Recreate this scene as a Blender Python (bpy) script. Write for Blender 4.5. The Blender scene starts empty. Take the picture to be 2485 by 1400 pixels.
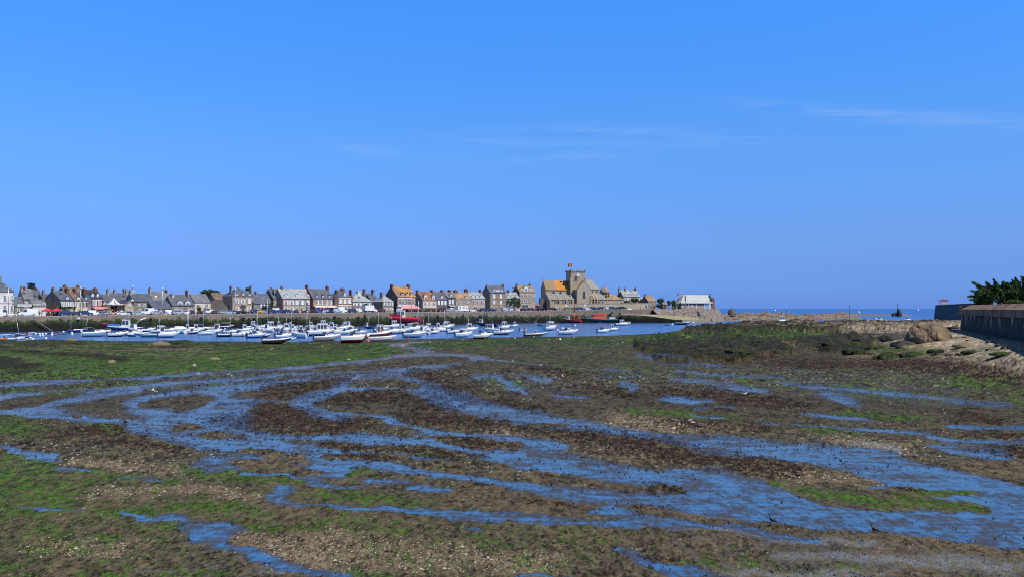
import bpy,math,random
import numpy as np
from mathutils import Vector,Matrix
random.seed(7)
RAD=math.radians
SC=bpy.context.scene
COL=SC.collection
F=2071.0
CX,HY,CH=1242.5,748.0,7.5
TARGETW=2485.0
ZF={0:(0,0,1.0),1:(0,660,7.369),2:(300,660,7.369),3:(600,660,7.369),4:(900,660,7.369),
  5:(1180,620,6.364),6:(1480,660,7.369),7:(1760,680,6.363),8:(2085,650,5.6),
  11:(0,810,2.994),12:(800,810,2.890),13:(1625,770,2.890),14:(0,1080,2.994),15:(800,1080,2.890),16:(1625,1080,2.890)}
def zx(k,x):return ZF[k][0]+x/ZF[k][2]
def zy(k,y):return ZF[k][1]+y/ZF[k][2]
MATS={}
def _nt(name):
 m=bpy.data.materials.new(name);m.use_nodes=True
 return m,m.node_tree,m.node_tree.nodes['Principled BSDF']
def mk(name,col,rough=0.7,col2=None,scale=1.0,amt=0.5,metal=0.0,bump=0.0,bscale=None,spec=0.5,stretch=None,detail=4,lo=0.35,hi=0.65):
 """principled material with a world-space noise variation between two colours"""
 if name in MATS:return MATS[name]
 m,nt,b=_nt(name)
 b.inputs['Base Color'].default_value=(*col,1);b.inputs['Roughness'].default_value=rough
 b.inputs['Metallic'].default_value=metal;b.inputs['Specular IOR Level'].default_value=spec
 g=nt.nodes.new('ShaderNodeNewGeometry');vec=g.outputs['Position']
 if stretch:
  mp=nt.nodes.new('ShaderNodeMapping');mp.inputs['Scale'].default_value=stretch
  nt.links.new(vec,mp.inputs['Vector']);vec=mp.outputs['Vector']
 if col2 is None:col2=tuple(c*0.72 for c in col)
 n=nt.nodes.new('ShaderNodeTexNoise');n.inputs['Scale'].default_value=scale;n.inputs['Detail'].default_value=detail
 nt.links.new(vec,n.inputs['Vector'])
 mr=nt.nodes.new('ShaderNodeMapRange');mr.inputs['From Min'].default_value=lo;mr.inputs['From Max'].default_value=hi
 mr.inputs['To Max'].default_value=amt*2 if amt<.5 else 1.0
 nt.links.new(n.outputs['Fac'],mr.inputs['Value'])
 mx=nt.nodes.new('ShaderNodeMix');mx.data_type='RGBA'
 mx.inputs['A'].default_value=(*col,1);mx.inputs['B'].default_value=(*col2,1)
 nt.links.new(mr.outputs['Result'],mx.inputs['Factor']);nt.links.new(mx.outputs['Result'],b.inputs['Base Color'])
 if bump:
  bn=nt.nodes.new('ShaderNodeTexNoise');bn.inputs['Scale'].default_value=bscale or scale*3;bn.inputs['Detail'].default_value=5
  nt.links.new(vec,bn.inputs['Vector'])
  bp=nt.nodes.new('ShaderNodeBump');bp.inputs['Strength'].default_value=bump;bp.inputs['Distance'].default_value=0.1
  nt.links.new(bn.outputs['Fac'],bp.inputs['Height']);nt.links.new(bp.outputs['Normal'],b.inputs['Normal'])
 MATS[name]=m
 return m
def stone(name,c,c2=None):return mk(name,c,.9,c2 or tuple(x*.5 for x in c),1.1,bump=.4,bscale=4,detail=8,spec=.2)
def slate(name,c,c2=None,stretch=(.6,.6,1.6)):return mk(name,c,.55,c2 or tuple(x*.62 for x in c),.8,bump=.3,bscale=6,stretch=stretch,detail=7,spec=.3)
def paint(name,c,r=.35):return mk(name,c,r,tuple(x*.86 for x in c),1.5,amt=.4)
M={}
M['white']=paint('white_paint',(.76,.76,.74));M['cream']=mk('cream_render',(.66,.58,.45),.85,(.52,.45,.34),.7)
M['whitewall']=mk('white_render',(.72,.69,.64),.85,(.58,.54,.49),.6)
M['pink']=mk('pink_render',(.62,.44,.40),.85,(.5,.36,.33),.6)
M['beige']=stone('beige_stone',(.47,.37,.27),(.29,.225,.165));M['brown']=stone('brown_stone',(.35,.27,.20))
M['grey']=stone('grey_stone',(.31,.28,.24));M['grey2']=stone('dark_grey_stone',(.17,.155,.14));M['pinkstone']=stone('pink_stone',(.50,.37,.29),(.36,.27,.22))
M['green_r']=mk('pale_green_render',(.42,.44,.36),.85,(.35,.37,.3),.6)
M['brick']=stone('red_brick',(.30,.11,.06));M['orangebrick']=stone('orange_brick',(.38,.17,.09))
M['slate']=slate('blue_slate',(.11,.125,.165));M['slate2']=slate('grey_slate',(.18,.19,.21));M['lslate']=slate('pale_slate',(.33,.355,.36),(.24,.26,.27))
M['dslate']=slate('dark_slate',(.05,.055,.07));M['browntile']=slate('brown_tile',(.20,.14,.105),(.12,.095,.08))
M['orangeroof']=mk('orange_lichen_roof',(.48,.22,.05),.8,(.21,.155,.11),.30,bump=.3,bscale=6,detail=8,spec=.2,lo=.40,hi=.58)
M['tanroof']=mk('tan_tile_roof',(.36,.24,.15),.85,(.22,.15,.11),.6,bump=.3,bscale=6,detail=8,spec=.2)
M['redtile']=mk('red_tile_roof',(.33,.14,.07),.85,(.17,.10,.07),.5,bump=.3,bscale=6,detail=8,spec=.2)
M['lichengrey']=mk('lichen_grey_roof',(.25,.22,.17),.85,(.30,.19,.08),.3,bump=.3,bscale=6,detail=8,spec=.2)
M['glass']=mk('window_glass',(.03,.035,.045),.08,(.05,.06,.07),.5,spec=.6)
M['black']=mk('black_rubber',(.018,.018,.02),.7,(.03,.03,.03),3)
M['darkgrey']=mk('dark_grey_metal',(.06,.065,.07),.5);M['metal']=mk('grey_metal',(.45,.46,.47),.4,metal=.5)
M['mastm']=mk('pale_mast',(.62,.62,.60),.35,metal=.3)
M['door']=mk('door_wood',(.10,.06,.04),.5);M['blue']=paint('blue_paint',(.03,.11,.42));M['dblue']=paint('dark_blue_paint',(.015,.035,.15))
M['lblue']=paint('pale_blue_paint',(.30,.50,.66));M['red']=paint('red_paint',(.55,.03,.03));M['dred']=paint('dark_red_paint',(.15,.013,.016))
M['orange']=paint('orange_paint',(.72,.13,.035));M['yellow']=paint('yellow_paint',(.72,.42,.03));M['green']=paint('green_paint',(.01,.11,.085))
M['teal']=paint('teal_paint',(.10,.38,.40));M['pinkcloth']=mk('pink_cloth',(.66,.25,.25),.9);M['redcloth']=mk('red_cloth',(.62,.03,.06),.8)
M['beigecloth']=mk('beige_cloth',(.66,.60,.48),.9);M['greycloth']=mk('grey_canvas',(.33,.36,.40),.9);M['bluecloth']=mk('blue_canvas',(.02,.14,.50),.8)
M['silver']=mk('silver_car_paint',(.52,.55,.58),.3,metal=.3,amt=.2);M['whitecar']=mk('white_car_paint',(.78,.79,.80),.25,amt=.15)
M['blackcar']=mk('black_car_paint',(.015,.016,.02),.22,amt=.15);M['bluecar']=mk('blue_car_paint',(.02,.05,.17),.25,amt=.15)
M['lbluecar']=mk('pale_blue_car_paint',(.33,.45,.62),.25,amt=.15);M['dgreycar']=mk('dark_grey_car_paint',(.05,.055,.065),.25,amt=.15)
M['redcar']=mk('dark_red_car_paint',(.14,.02,.025),.25,amt=.15);M['olivecar']=mk('olive_car_paint',(.23,.19,.05),.3,amt=.15);M['purplecar']=mk('purple_car_paint',(.06,.02,.06),.25,amt=.15)
M['lamp']=mk('lamp_glass',(.75,.75,.72),.2);M['wood']=mk('worn_wood',(.22,.15,.09),.8);M['rope']=mk('rope',(.42,.38,.28),.9)
M['skin']=mk('skin',(.50,.30,.22),.6);M['hair']=mk('hair',(.05,.03,.02),.7);M['bird']=mk('white_feathers',(.78,.78,.76),.8);M['greybird']=mk('grey_feathers',(.35,.36,.38),.8)
M['darkbird']=mk('black_feathers',(.02,.018,.022),.5);M['beak']=mk('beak',(.5,.25,.05),.5)
M['concrete']=mk('old_concrete',(.34,.30,.25),.9,(.2,.175,.15),.8,bump=.3,detail=8)
class MB:
 def __init__(s):s.v=[];s.f=[];s.mi=[];s.sm=[];s.mats=[]
 def mid(s,m):
  m=M[m] if isinstance(m,str) else m
  if m not in s.mats:s.mats.append(m)
  return s.mats.index(m)
 def poly(s,pts,m,smooth=False):
  b=len(s.v);s.v+=[tuple(p) for p in pts];s.f.append(tuple(range(b,b+len(pts))));s.mi.append(s.mid(m));s.sm.append(smooth);return s
 def box(s,x0,y0,z0,x1,y1,z1,m,tx=0,ty=0):
  """box; tx, ty shrink the top"""
  b=len(s.v)
  s.v+=[(x0,y0,z0),(x1,y0,z0),(x1,y1,z0),(x0,y1,z0),(x0+tx,y0+ty,z1),(x1-tx,y0+ty,z1),(x1-tx,y1-ty,z1),(x0+tx,y1-ty,z1)]
  for q in ((0,3,2,1),(4,5,6,7),(0,1,5,4),(1,2,6,5),(2,3,7,6),(3,0,4,7)):
   s.f.append(tuple(b+i for i in q));s.mi.append(s.mid(m));s.sm.append(False)
  return s
 def tube(s,p0,p1,r0,r1=None,m='metal',n=6,caps=True):
  r1=r0 if r1 is None else r1
  p0,p1=Vector(p0),Vector(p1);d=(p1-p0)
  if d.length<1e-6:return s
  d.normalize();a=d.cross(Vector((0,0,1)) if abs(d.z)<.9 else Vector((1,0,0))).normalized();c=d.cross(a)
  b=len(s.v)
  for p,r in ((p0,r0),(p1,r1)):
   for i in range(n):
    t=2*math.pi*i/n;s.v.append(tuple(p+a*(r*math.cos(t))+c*(r*math.sin(t))))
  k=s.mid(m)
  for i in range(n):
   j=(i+1)%n;s.f.append((b+i,b+j,b+n+j,b+n+i));s.mi.append(k);s.sm.append(n>5)
  if caps:
   s.f.append(tuple(b+n-1-i for i in range(n)));s.mi.append(k);s.sm.append(False)
   s.f.append(tuple(b+n+i for i in range(n)));s.mi.append(k);s.sm.append(False)
  return s
 def rings(s,rings,m,cap0=True,cap1=True,closed=True,smooth=True):
  n=len(rings[0]);b=len(s.v)
  for r in rings:s.v+=[tuple(p) for p in r]
  mm=m if isinstance(m,(list,tuple)) else [m]*n
  for i in range(len(rings)-1):
   for j in range(n if closed else n-1):
    k=(j+1)%n
    s.f.append((b+i*n+j,b+i*n+k,b+(i+1)*n+k,b+(i+1)*n+j));s.mi.append(s.mid(mm[j]));s.sm.append(smooth)
  if cap0:s.f.append(tuple(b+n-1-i for i in range(n)));s.mi.append(s.mid(mm[0]));s.sm.append(False)
  if cap1:s.f.append(tuple(b+(len(rings)-1)*n+i for i in range(n)));s.mi.append(s.mid(mm[0]));s.sm.append(False)
  return s
 def lathe(s,prof,m,n=10,c=(0,0,0),sx=1,sy=1):
  rr=[[(c[0]+r*math.cos(2*math.pi*i/n)*sx,c[1]+r*math.sin(2*math.pi*i/n)*sy,c[2]+z) for i in range(n)] for r,z in prof]
  return s.rings(rr,m)
 def ball(s,c,r,m,n=8,sx=1,sy=1,sz=1):
  k=max(4,n//2+1)
  return s.lathe([(max(.02,math.sin(math.pi*i/k))*r,-math.cos(math.pi*i/k)*r*sz) for i in range(k+1)],m,n,c,sx,sy)
 def prism(s,pts,y0,y1,m,iy0=None,iy1=None):
  """side profile pts (x,z), extruded from y0 to y1"""
  a=[(x,y0,z) for x,z in pts];b=[(x,y1,z) for x,z in pts]
  return s.rings([a,b],m,smooth=False)
 def mesh(s,name):
  me=bpy.data.meshes.new(name);me.from_pydata(s.v,[],s.f)
  for m in s.mats:me.materials.append(m)
  me.polygons.foreach_set('material_index',s.mi);me.polygons.foreach_set('use_smooth',s.sm);me.update()
  return me
 def build(s,name,parent=None,loc=None):
  return link(name,s.mesh(name),parent,loc)
def link(name,me,parent=None,loc=None):
 o=bpy.data.objects.new(name,me);COL.objects.link(o)
 if parent is not None:o.parent=parent
 if loc is not None:o.location=loc
 return o
def tag(o,label=None,cat=None,group=None,kind=None):
 if label:o['label']=label
 if cat:o['category']=cat
 if group:o['group']=group
 if kind:o['kind']=kind
 return o
def thing(name,label,cat,loc=(0,0,0),rz=0,group=None):
 o=bpy.data.objects.new(name,None);COL.objects.link(o);o.location=loc;o.rotation_euler=(0,0,rz);o.empty_display_size=.5
 return tag(o,label,cat,group)
def copy_tree(o,parent=None):
 c=o.copy();COL.objects.link(c);c.parent=parent
 for ch in list(o.children):copy_tree(ch,c)
 return c
def vnoise(x,y,seed=0):
 x=np.asarray(x,dtype=np.float64);y=np.asarray(y,dtype=np.float64)
 xi=np.floor(x).astype(np.int64);yi=np.floor(y).astype(np.int64);fx=x-xi;fy=y-yi
 fx=fx*fx*(3-2*fx);fy=fy*fy*(3-2*fy)
 def h(a,b):
  n=(a*374761393+b*668265263+seed*982451653) & 0xffffffff
  n=((n ^ (n>>13))*1274126177) & 0xffffffff
  n=((n ^ (n>>16))*2246822519) & 0xffffffff
  return ((n ^ (n>>15)) & 0xffffff)/float(0xffffff)
 a,b,c,d=h(xi,yi),h(xi+1,yi),h(xi,yi+1),h(xi+1,yi+1)
 return (a*(1-fx)+b*fx)*(1-fy)+(c*(1-fx)+d*fx)*fy
def fbm(x,y,seed=0,octs=4,gain=.5):
 s=0;a=1;t=0
 for i in range(octs):
  s=s+a*vnoise(x*2**i+17.3*i,y*2**i-9.1*i,seed+i);t+=a;a*=gain
 return s/t
def sst(a,b,x):
 t=np.clip((x-a)/(b-a),0,1);return t*t*(3-2*t)
QX=[-240,-215,-161,-68,-26,10,35,60,74];QY=[195,218,268,355,402,440,450,455,457]
QPX=[CX+F*x/y for x,y in zip(QX,QY)]
def quayD(px):return float(np.interp(px,QPX,QY))
def quayZ(px):return float(np.interp(px,[-600,0,300,620,900,1180,1300,1450,1520,1900],[4.8,4.9,5.1,5.4,5.75,5.9,6.2,6.7,7.0,7.2]))
def streetA(px):return RAD(float(np.interp(px,[0,800,1000,1120,1250,1500],[43,44,46,38,26,20])))
class Frame:
 """a building's own frame: x along its front, y to the back, z up from its ground"""
 def __init__(s,px,D,th,zg):
  s.th=th;s.zg=zg;s.c,s.s=math.cos(th),math.sin(th);s.P=((px-CX)/F*D,D)
 def raw(s,px,back=0):
  u=(px-CX)/F;X0,Y0=s.P[0]-s.s*back,s.P[1]+s.c*back
  return (u*Y0-X0)/(s.c-u*s.s)
 def origin(s,px):s.o=s.raw(px);s.P=(s.P[0]+s.c*s.o,s.P[1]+s.s*s.o);return s
 def x(s,px,back=0):return s.raw(px,back)
 def z(s,py,lx=0,back=0):return CH+(HY-py)/F*(s.P[1]+s.s*lx+s.c*back)-s.zg
 def loc(s):return (s.P[0],s.P[1],s.zg)
def ground_at(px,py,z=0.0):
 D=(CH-z)*F/(py-HY);return ((px-CX)/F*D,D)
# ================================================================ the tidal flat: base heights, painted maps, mesh
def base_h(X,Y):
 Yw=np.interp(X,[-260,-130,-50,0,25,45,70,78],[190,198,192,222,232,258,330,420])
 z=0.28-2.6*sst(-7,22,Y-Yw)
 z=z+0.16*sst(118,150,Y)*sst(-45,-85,X)*(1-sst(-14,-2,Y-Yw))*(.6+.8*fbm(X*.05,Y*.05,31))
 xs=48+(Y-95)*.27+6*(fbm(X*.03,Y*.03,5)-.5)
 b=2.55*sst(-8,17,X-xs)*sst(60,112,Y)*(1-.45*sst(190,300,Y))
 far=1.6*sst(215,300,Y)*sst(0,28,X-np.interp(Y,[230,260,330,400],[30,45,73,88]))
 z=z+np.maximum(b,far)-5.0*sst(352,392,Y)
 dw=(X-89.5)*-.930+(Y-170.)*.366
 return z+np.maximum(3.3-z,0)*sst(8,0,dw)*sst(62,88,Y)*sst(230,185,Y)
S_X,S_Y0,S_Y1=2485+800,772,1640
PX0=-400
def field():return np.zeros((S_Y1-S_Y0,S_X),dtype=np.float32)
def stroke(a,k,pts,val=1.0,asp=3.0,mode='max'):
 P=[(zx(k,p[0]),zy(k,p[1]),p[2]) for p in pts]
 if len(P)==1:P=[P[0],(P[0][0]+1,P[0][1],P[0][2])]
 for (x1,y1,h1),(x2,y2,h2) in zip(P[:-1],P[1:]):
  hm=max(h1,h2)*1.9+2
  xa,xb=int(min(x1,x2)-hm*asp)-PX0,int(max(x1,x2)+hm*asp)+1-PX0
  ya,yb=int(min(y1,y2)-hm)-S_Y0,int(max(y1,y2)+hm)+1-S_Y0
  xa,ya=max(xa,0),max(ya,0);xb,yb=min(xb,a.shape[1]),min(yb,a.shape[0])
  if xa>=xb or ya>=yb:continue
  gx,gy=np.meshgrid(np.arange(xa,xb)+PX0,np.arange(ya,yb)+S_Y0)
  dx,dy=(x2-x1)/asp,y2-y1
  t=np.clip(((gx-x1)/asp*dx+(gy-y1)*dy)/max(dx*dx+dy*dy,1e-6),0,1)
  d=np.sqrt(((gx-x1-t*(x2-x1))/asp)**2+(gy-y1-t*(y2-y1))**2)/(h1+t*(h2-h1))
  v=np.clip(1-.5*d*d,0,1)*val
  s=a[ya:yb,xa:xb]
  if mode=='max':np.maximum(s,v,out=s)
  else:s-=np.clip(v*1.6,0,1.0);np.maximum(s,0,out=s)
def polyfill(a,k,pts,val=1.0):
 P=np.array([(zx(k,x),zy(k,y)) for x,y in pts])
 xa,xb=max(int(P[:,0].min())-PX0,0),min(int(P[:,0].max())+2-PX0,a.shape[1]);ya,yb=max(int(P[:,1].min())-S_Y0,0),min(int(P[:,1].max())+2-S_Y0,a.shape[0])
 if xa>=xb or ya>=yb:return
 gx,gy=np.meshgrid(np.arange(xa,xb)+PX0+.013,np.arange(ya,yb)+S_Y0+.017);ins=np.zeros(gx.shape,bool)
 for (x1,y1),(x2,y2) in zip(P,np.roll(P,-1,0)):
  if y1==y2:continue
  c=((gy>=y1) !=(gy>=y2)) & (gx<(x2-x1)*(gy-y1)/(y2-y1)+x1);ins ^=c
 s=a[ya:yb,xa:xb];np.maximum(s,ins*np.float32(val),out=s)
def soften(a,rx,ry):
 def box1(b,r,ax):
  if r<1:return b
  p=[(0,0),(0,0)];p[ax]=(r+1,r);c=np.cumsum(np.pad(b,p,mode='edge'),axis=ax,dtype=np.float64)
  n=2*r+1;sl1=[slice(None)]*2;sl2=[slice(None)]*2;sl1[ax]=slice(n,None);sl2[ax]=slice(0,-n)
  return ((c[tuple(sl1)]-c[tuple(sl2)])/n).astype(np.float32)
 for _ in range(2):a=box1(box1(a,rx,1),ry,0)
 return a
WAT=[
 (12,[(1000,35,1.5),(800,45,2),(600,60,4),(450,72,6),(420,78,5)]),(12,[(420,75,5),(560,95,6),(680,120,9),(740,145,8),(880,148,6),(980,158,6),(1090,165,5)]),
 (12,[(700,140,8),(560,152,7),(430,172,7),(300,190,8),(150,205,7),(0,218,6)]),(11,[(2485,205,5),(2250,235,6),(2050,250,5),(1800,262,4),(1600,275,5),(1400,290,6),(1200,305,5),(1000,325,6),(800,330,5),(600,345,6),(400,350,7),(200,358,7),(0,375,6),(-300,400,6)]),
 (12,[(280,205,5),(380,235,5),(430,245,5)]),(12,[(300,258,3),(150,262,3),(0,268,4)]),
 (11,[(2485,270,4),(2300,280,4),(2100,290,4),(1900,310,6),(1700,330,7),(1500,345,6),(1300,360,6),(1100,375,7),(900,385,7),(700,400,8),(500,430,9),(300,440,9),(100,450,9),(0,470,11),(-300,500,10)]),
 (12,[(1090,165,5),(980,180,7),(860,200,9),(720,225,11),(600,235,12),(480,262,13),(350,290,13),(230,308,13),(160,340,12),(100,370,10),(40,400,8),(0,420,6)]),
 (11,[(2485,385,8),(2400,420,10),(2300,455,12),(2220,480,12),(2190,505,11),(2230,535,10),(2280,560,12),(2350,590,12),(2485,620,10)]),
 (12,[(0,545,5),(150,555,4),(280,562,4),(380,580,6),(440,620,8),(520,650,8),(640,680,9),(760,695,8),(900,705,6),(1000,718,5)]),
 (12,[(460,310,6),(560,325,9),(640,360,12),(740,410,18),(850,460,22),(950,500,20),(1080,525,18),(1200,550,18),(1330,580,20),(1450,605,20),(1580,625,16),(1700,640,15),(1850,655,13),(2000,675,11),(2150,695,10),(2300,720,10),(2485,755,14)]),
 (12,[(100,380,8),(250,380,7),(400,370,5),(560,380,6),(680,430,8)]),
 (11,[(-300,540,9),(0,560,9),(200,580,10),(450,600,9),(650,620,9),(850,640,9),(1000,665,10),(1100,700,11),(1250,745,12),(1400,780,14),(1550,800,16),(1700,810,16),(1900,830,14),(2100,850,10),(2300,870,10),(2485,880,9)]),
 (11,[(1700,540,14),(1620,600,25),(1600,680,25),(1560,760,20)]),(11,[(1850,490,5),(1750,520,12),(1650,560,14)]),(11,[(940,500,9),(1050,550,12),(1200,580,10),(1350,610,10),(1480,640,12),(1560,700,14)]),
 (11,[(1000,480,8),(1100,450,6),(1350,420,7),(1550,400,10),(1800,385,10),(2000,355,7),(2200,330,5),(2485,310,3)]),(11,[(1600,430,10),(1570,480,10),(1500,530,9),(1400,590,8)]),(11,[(1650,470,6),(1900,485,4),(2050,490,2)]),
 (11,[(250,530,6),(450,480,10),(650,460,9),(800,440,6),(1000,410,5)]),(11,[(150,540,7),(420,565,6)]),(11,[(1100,620,10),(1300,680,12),(1450,720,12)]),
 (11,[(1650,690,9),(1900,735,8),(2150,755,7),(2485,745,8)]),(11,[(1850,765,6),(2000,800,9),(2200,830,9),(2485,850,6)]),(12,[(0,735,10),(250,748,12),(420,750,14)]),
 (11,[(50,800,4),(150,840,6),(300,870,6),(400,880,4)]),(14,[(0,5,3),(120,30,7),(200,70,9),(350,90,9),(420,120,4)]),(14,[(420,165,4),(560,185,7),(640,200,2)]),(14,[(880,235,4),(970,238,3)]),(14,[(1060,235,5),(1180,250,3)]),(14,[(-100,190,3),(60,190,3)]),(14,[(270,455,5),(420,465,4)]),(14,[(150,445,4),(200,446,3)]),(14,[(470,470,3),(560,480,3)]),
 (14,[(1400,0,5),(1700,20,12),(1900,30,14),(2200,50,18),(2485,80,25)]),(14,[(1450,140,5),(1600,120,18),(1750,90,10),(1900,110,8),(2100,150,10),(2300,165,12),(2485,175,12)]),(14,[(1550,175,8),(1700,160,8)]),(14,[(1800,200,5),(2050,210,5),(2200,235,7),(2300,270,8),(2485,290,5)]),(14,[(2485,215,6),(2300,220,5)]),
 (14,[(860,490,2),(1000,510,5),(1150,540,8),(1300,550,9)]),(14,[(1380,610,14),(1500,620,24),(1600,610,18)]),(14,[(1460,650,14),(1530,690,14),(1650,740,10),(1800,780,12),(1950,840,14),(2100,890,14),(2300,920,10),(2485,945,10)]),
 (14,[(2000,305,4),(2080,330,9),(2020,370,8),(2050,410,6),(2200,430,3),(2485,440,4)]),
 (15,[(0,425,4),(300,440,7),(500,455,9),(700,475,10),(900,490,12),(1100,505,12),(1300,510,11),(1500,520,11),(1700,535,8),(1900,545,10),(2100,545,14),(2300,550,14),(2485,555,12)]),
 (15,[(0,60,4),(200,45,8),(500,65,8),(800,75,8),(1000,85,9),(1150,60,14)]),(15,[(0,120,12),(250,130,14),(450,155,14),(650,185,12),(850,205,12),(1050,225,12),(1200,255,14),(1400,290,16),(1600,320,18),(1800,345,18),(2000,365,16),(2200,385,16),(2485,420,16)]),
 (15,[(1050,60,15),(1200,90,24),(1350,110,28),(1500,130,30),(1650,150,28),(1800,180,26),(2000,210,26),(2200,240,26),(2485,280,50)]),
 (12,[(1050,725,8),(1200,745,12),(1400,765,14),(1550,790,14),(1650,800,6)]),(12,[(0,735,12),(200,740,14),(400,745,14),(600,760,14),(800,790,12),(1000,805,12),(1200,830,16),(1400,820,20)]),
 (15,[(280,250,7),(400,255,6),(550,265,4)]),(15,[(560,310,6),(650,300,9),(800,310,7)]),(15,[(0,280,5),(200,290,5)]),(15,[(1850,460,6),(1980,450,10),(2100,490,10)]),
 (15,[(2030,730,6),(2120,760,8),(2200,800,8),(2300,840,8),(2400,870,12),(2485,880,14)]),(15,[(0,915,5),(300,920,3)]),(15,[(1300,915,4),(1700,920,6)]),(15,[(980,580,3),(1060,585,4)]),
 (16,[(0,545,3),(200,550,6),(350,570,8),(500,580,12),(650,620,10),(850,650,9),(1000,660,6)]),(16,[(0,860,7),(200,900,8),(400,930,6)]),
 (13,[(0,850,10),(200,880,20),(400,900,22),(700,930,22),(1000,950,24),(1300,960,16),(1500,960,10)]),
 (13,[(0,310,6),(200,320,4),(400,345,2)]),(13,[(60,375,3),(250,395,4),(450,410,3)]),(13,[(20,435,4),(200,445,6),(380,475,8),(500,500,8),(650,520,5)]),(13,[(450,415,2),(800,420,3)]),(13,[(780,460,3),(950,480,4),(1200,500,5),(1400,520,6),(1600,540,7),(1750,555,5),(1900,570,4),(2100,600,6),(2400,620,5)]),
 (13,[(1100,530,6),(1200,560,10),(1280,600,8),(1350,630,4)]),(13,[(0,570,8),(150,590,7),(300,590,4)]),(13,[(170,640,3),(450,630,4)]),(13,[(960,680,4),(1150,700,5),(1400,720,5)]),(13,[(830,750,2),(1100,765,3),(1300,780,4),(1550,800,5),(1800,810,4)]),(13,[(1970,765,5),(2200,770,6),(2600,780,8)]),(13,[(1800,830,5),(2000,870,6),(2200,880,7),(2600,880,7)]),(13,[(1870,900,5),(2050,940,10),(2300,960,14)]),(13,[(850,370,2),(930,370,2)]),(13,[(560,725,2),(740,740,3)]),(13,[(120,680,3),(390,705,3)]),
 (12,[(1100,178,3),(1400,205,3),(1600,225,2),(1850,245,2),(2100,260,2)]),(12,[(2050,340,5),(2130,370,7),(2120,400,4)]),(12,[(1850,310,2),(2180,290,2)]),(12,[(2150,140,4),(2300,170,8),(2485,205,9)]),(12,[(1600,135,2),(1880,115,2)]),(12,[(2400,455,6),(2485,460,7)]),(12,[(1600,430,4),(1830,455,4)]),
 (12,[(1200,300,4),(1300,380,7),(1380,420,3)]),(12,[(1000,300,5),(1130,290,7)]),(12,[(1300,270,3),(1450,310,6),(1550,320,6)]),(12,[(1250,80,1),(1800,80,1.5),(2485,88,1.5)])]
WPOLY=[(16,[(0,165),(150,175),(400,215),(620,240),(700,260),(900,280),(1100,290),(1300,300),(1500,280),(1450,250),(1250,190),(1000,140),(700,100),(350,60),(150,30),(0,10),(0,-10),(500,0),(900,-5),(1300,20),(1600,40),(1700,110),(2000,170),(2300,240),(2485,290),(3300,400),(3300,900),(2485,735),(2200,700),(1900,660),(1700,640),(1500,615),(1400,600),(1250,600),(1000,590),(900,570),(700,545),(500,520),(300,495),(100,470),(0,450)],1.0),
 (13,[(0,290),(700,340),(1400,340),(2000,420),(2485,560),(3000,640),(2485,660),(1800,640),(1200,600),(600,560),(0,450)],.37),(12,[(1000,260),(1500,280),(1850,450),(1700,490),(1300,450),(930,350)],.37),(16,[(0,580),(600,640),(1400,640),(2485,760),(2485,925),(3000,1000),(0,1000)],.33),
 (14,[(1280,700),(2000,830),(2300,960),(1900,1100),(600,1100),(900,900),(1250,850)],.33),(12,[(2000,130),(2485,150),(2485,330),(1900,300)],.36),(11,[(0,360),(1000,330),(2485,230),(2485,330),(1850,480),(1500,800),(900,640),(0,560)],.34)]
ISL=[(15,[(600,150,3),(750,160,7),(950,145,16),(1100,165,16),(1250,205,10),(1500,235,10),(1750,255,8),(2000,285,7),(2200,305,6),(2380,310,9),(2440,320,4)]),(15,[(380,90,8),(520,100,8)]),(15,[(0,80,6),(150,82,6),(400,90,6)]),(12,[(0,780,7),(300,800,8),(600,815,9),(800,835,7),(1020,850,3)]),(12,[(760,740,4),(900,750,8),(1100,775,9),(1300,795,8)]),
 (12,[(400,670,5),(500,672,8),(600,680,4)]),(12,[(1370,630,2),(1500,635,4),(1650,630,3)]),(11,[(1460,740,3),(1570,742,7),(1690,745,3)]),(11,[(1320,680,7),(1450,685,4)]),(12,[(180,350,4),(300,345,7),(450,345,8),(600,365,5)]),(11,[(520,385,5),(750,360,8),(1000,355,4)]),(11,[(0,520,8),(200,490,10),(400,450,7),(560,430,4)]),(11,[(1040,520,6),(1200,510,8)]),(11,[(1250,500,7),(1400,510,8),(1500,470,6)]),(12,[(340,210,7),(500,200,8),(700,185,8),(950,175,4)]),(12,[(0,240,6),(150,235,6),(280,240,4)]),
 (16,[(700,265,3),(800,285,6),(1000,325,12),(1200,355,20),(1450,385,20),(1700,410,16),(2000,440,12),(2200,460,6)]),(16,[(1700,340,4),(1950,345,6),(2200,350,4)]),(16,[(1550,300,3),(1750,325,4)]),(14,[(1760,45,4),(1950,70,9),(2100,105,9),(2180,125,4)]),(14,[(1720,130,7),(1900,150,10),(2150,180,8),(2280,200,5)])]
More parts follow.
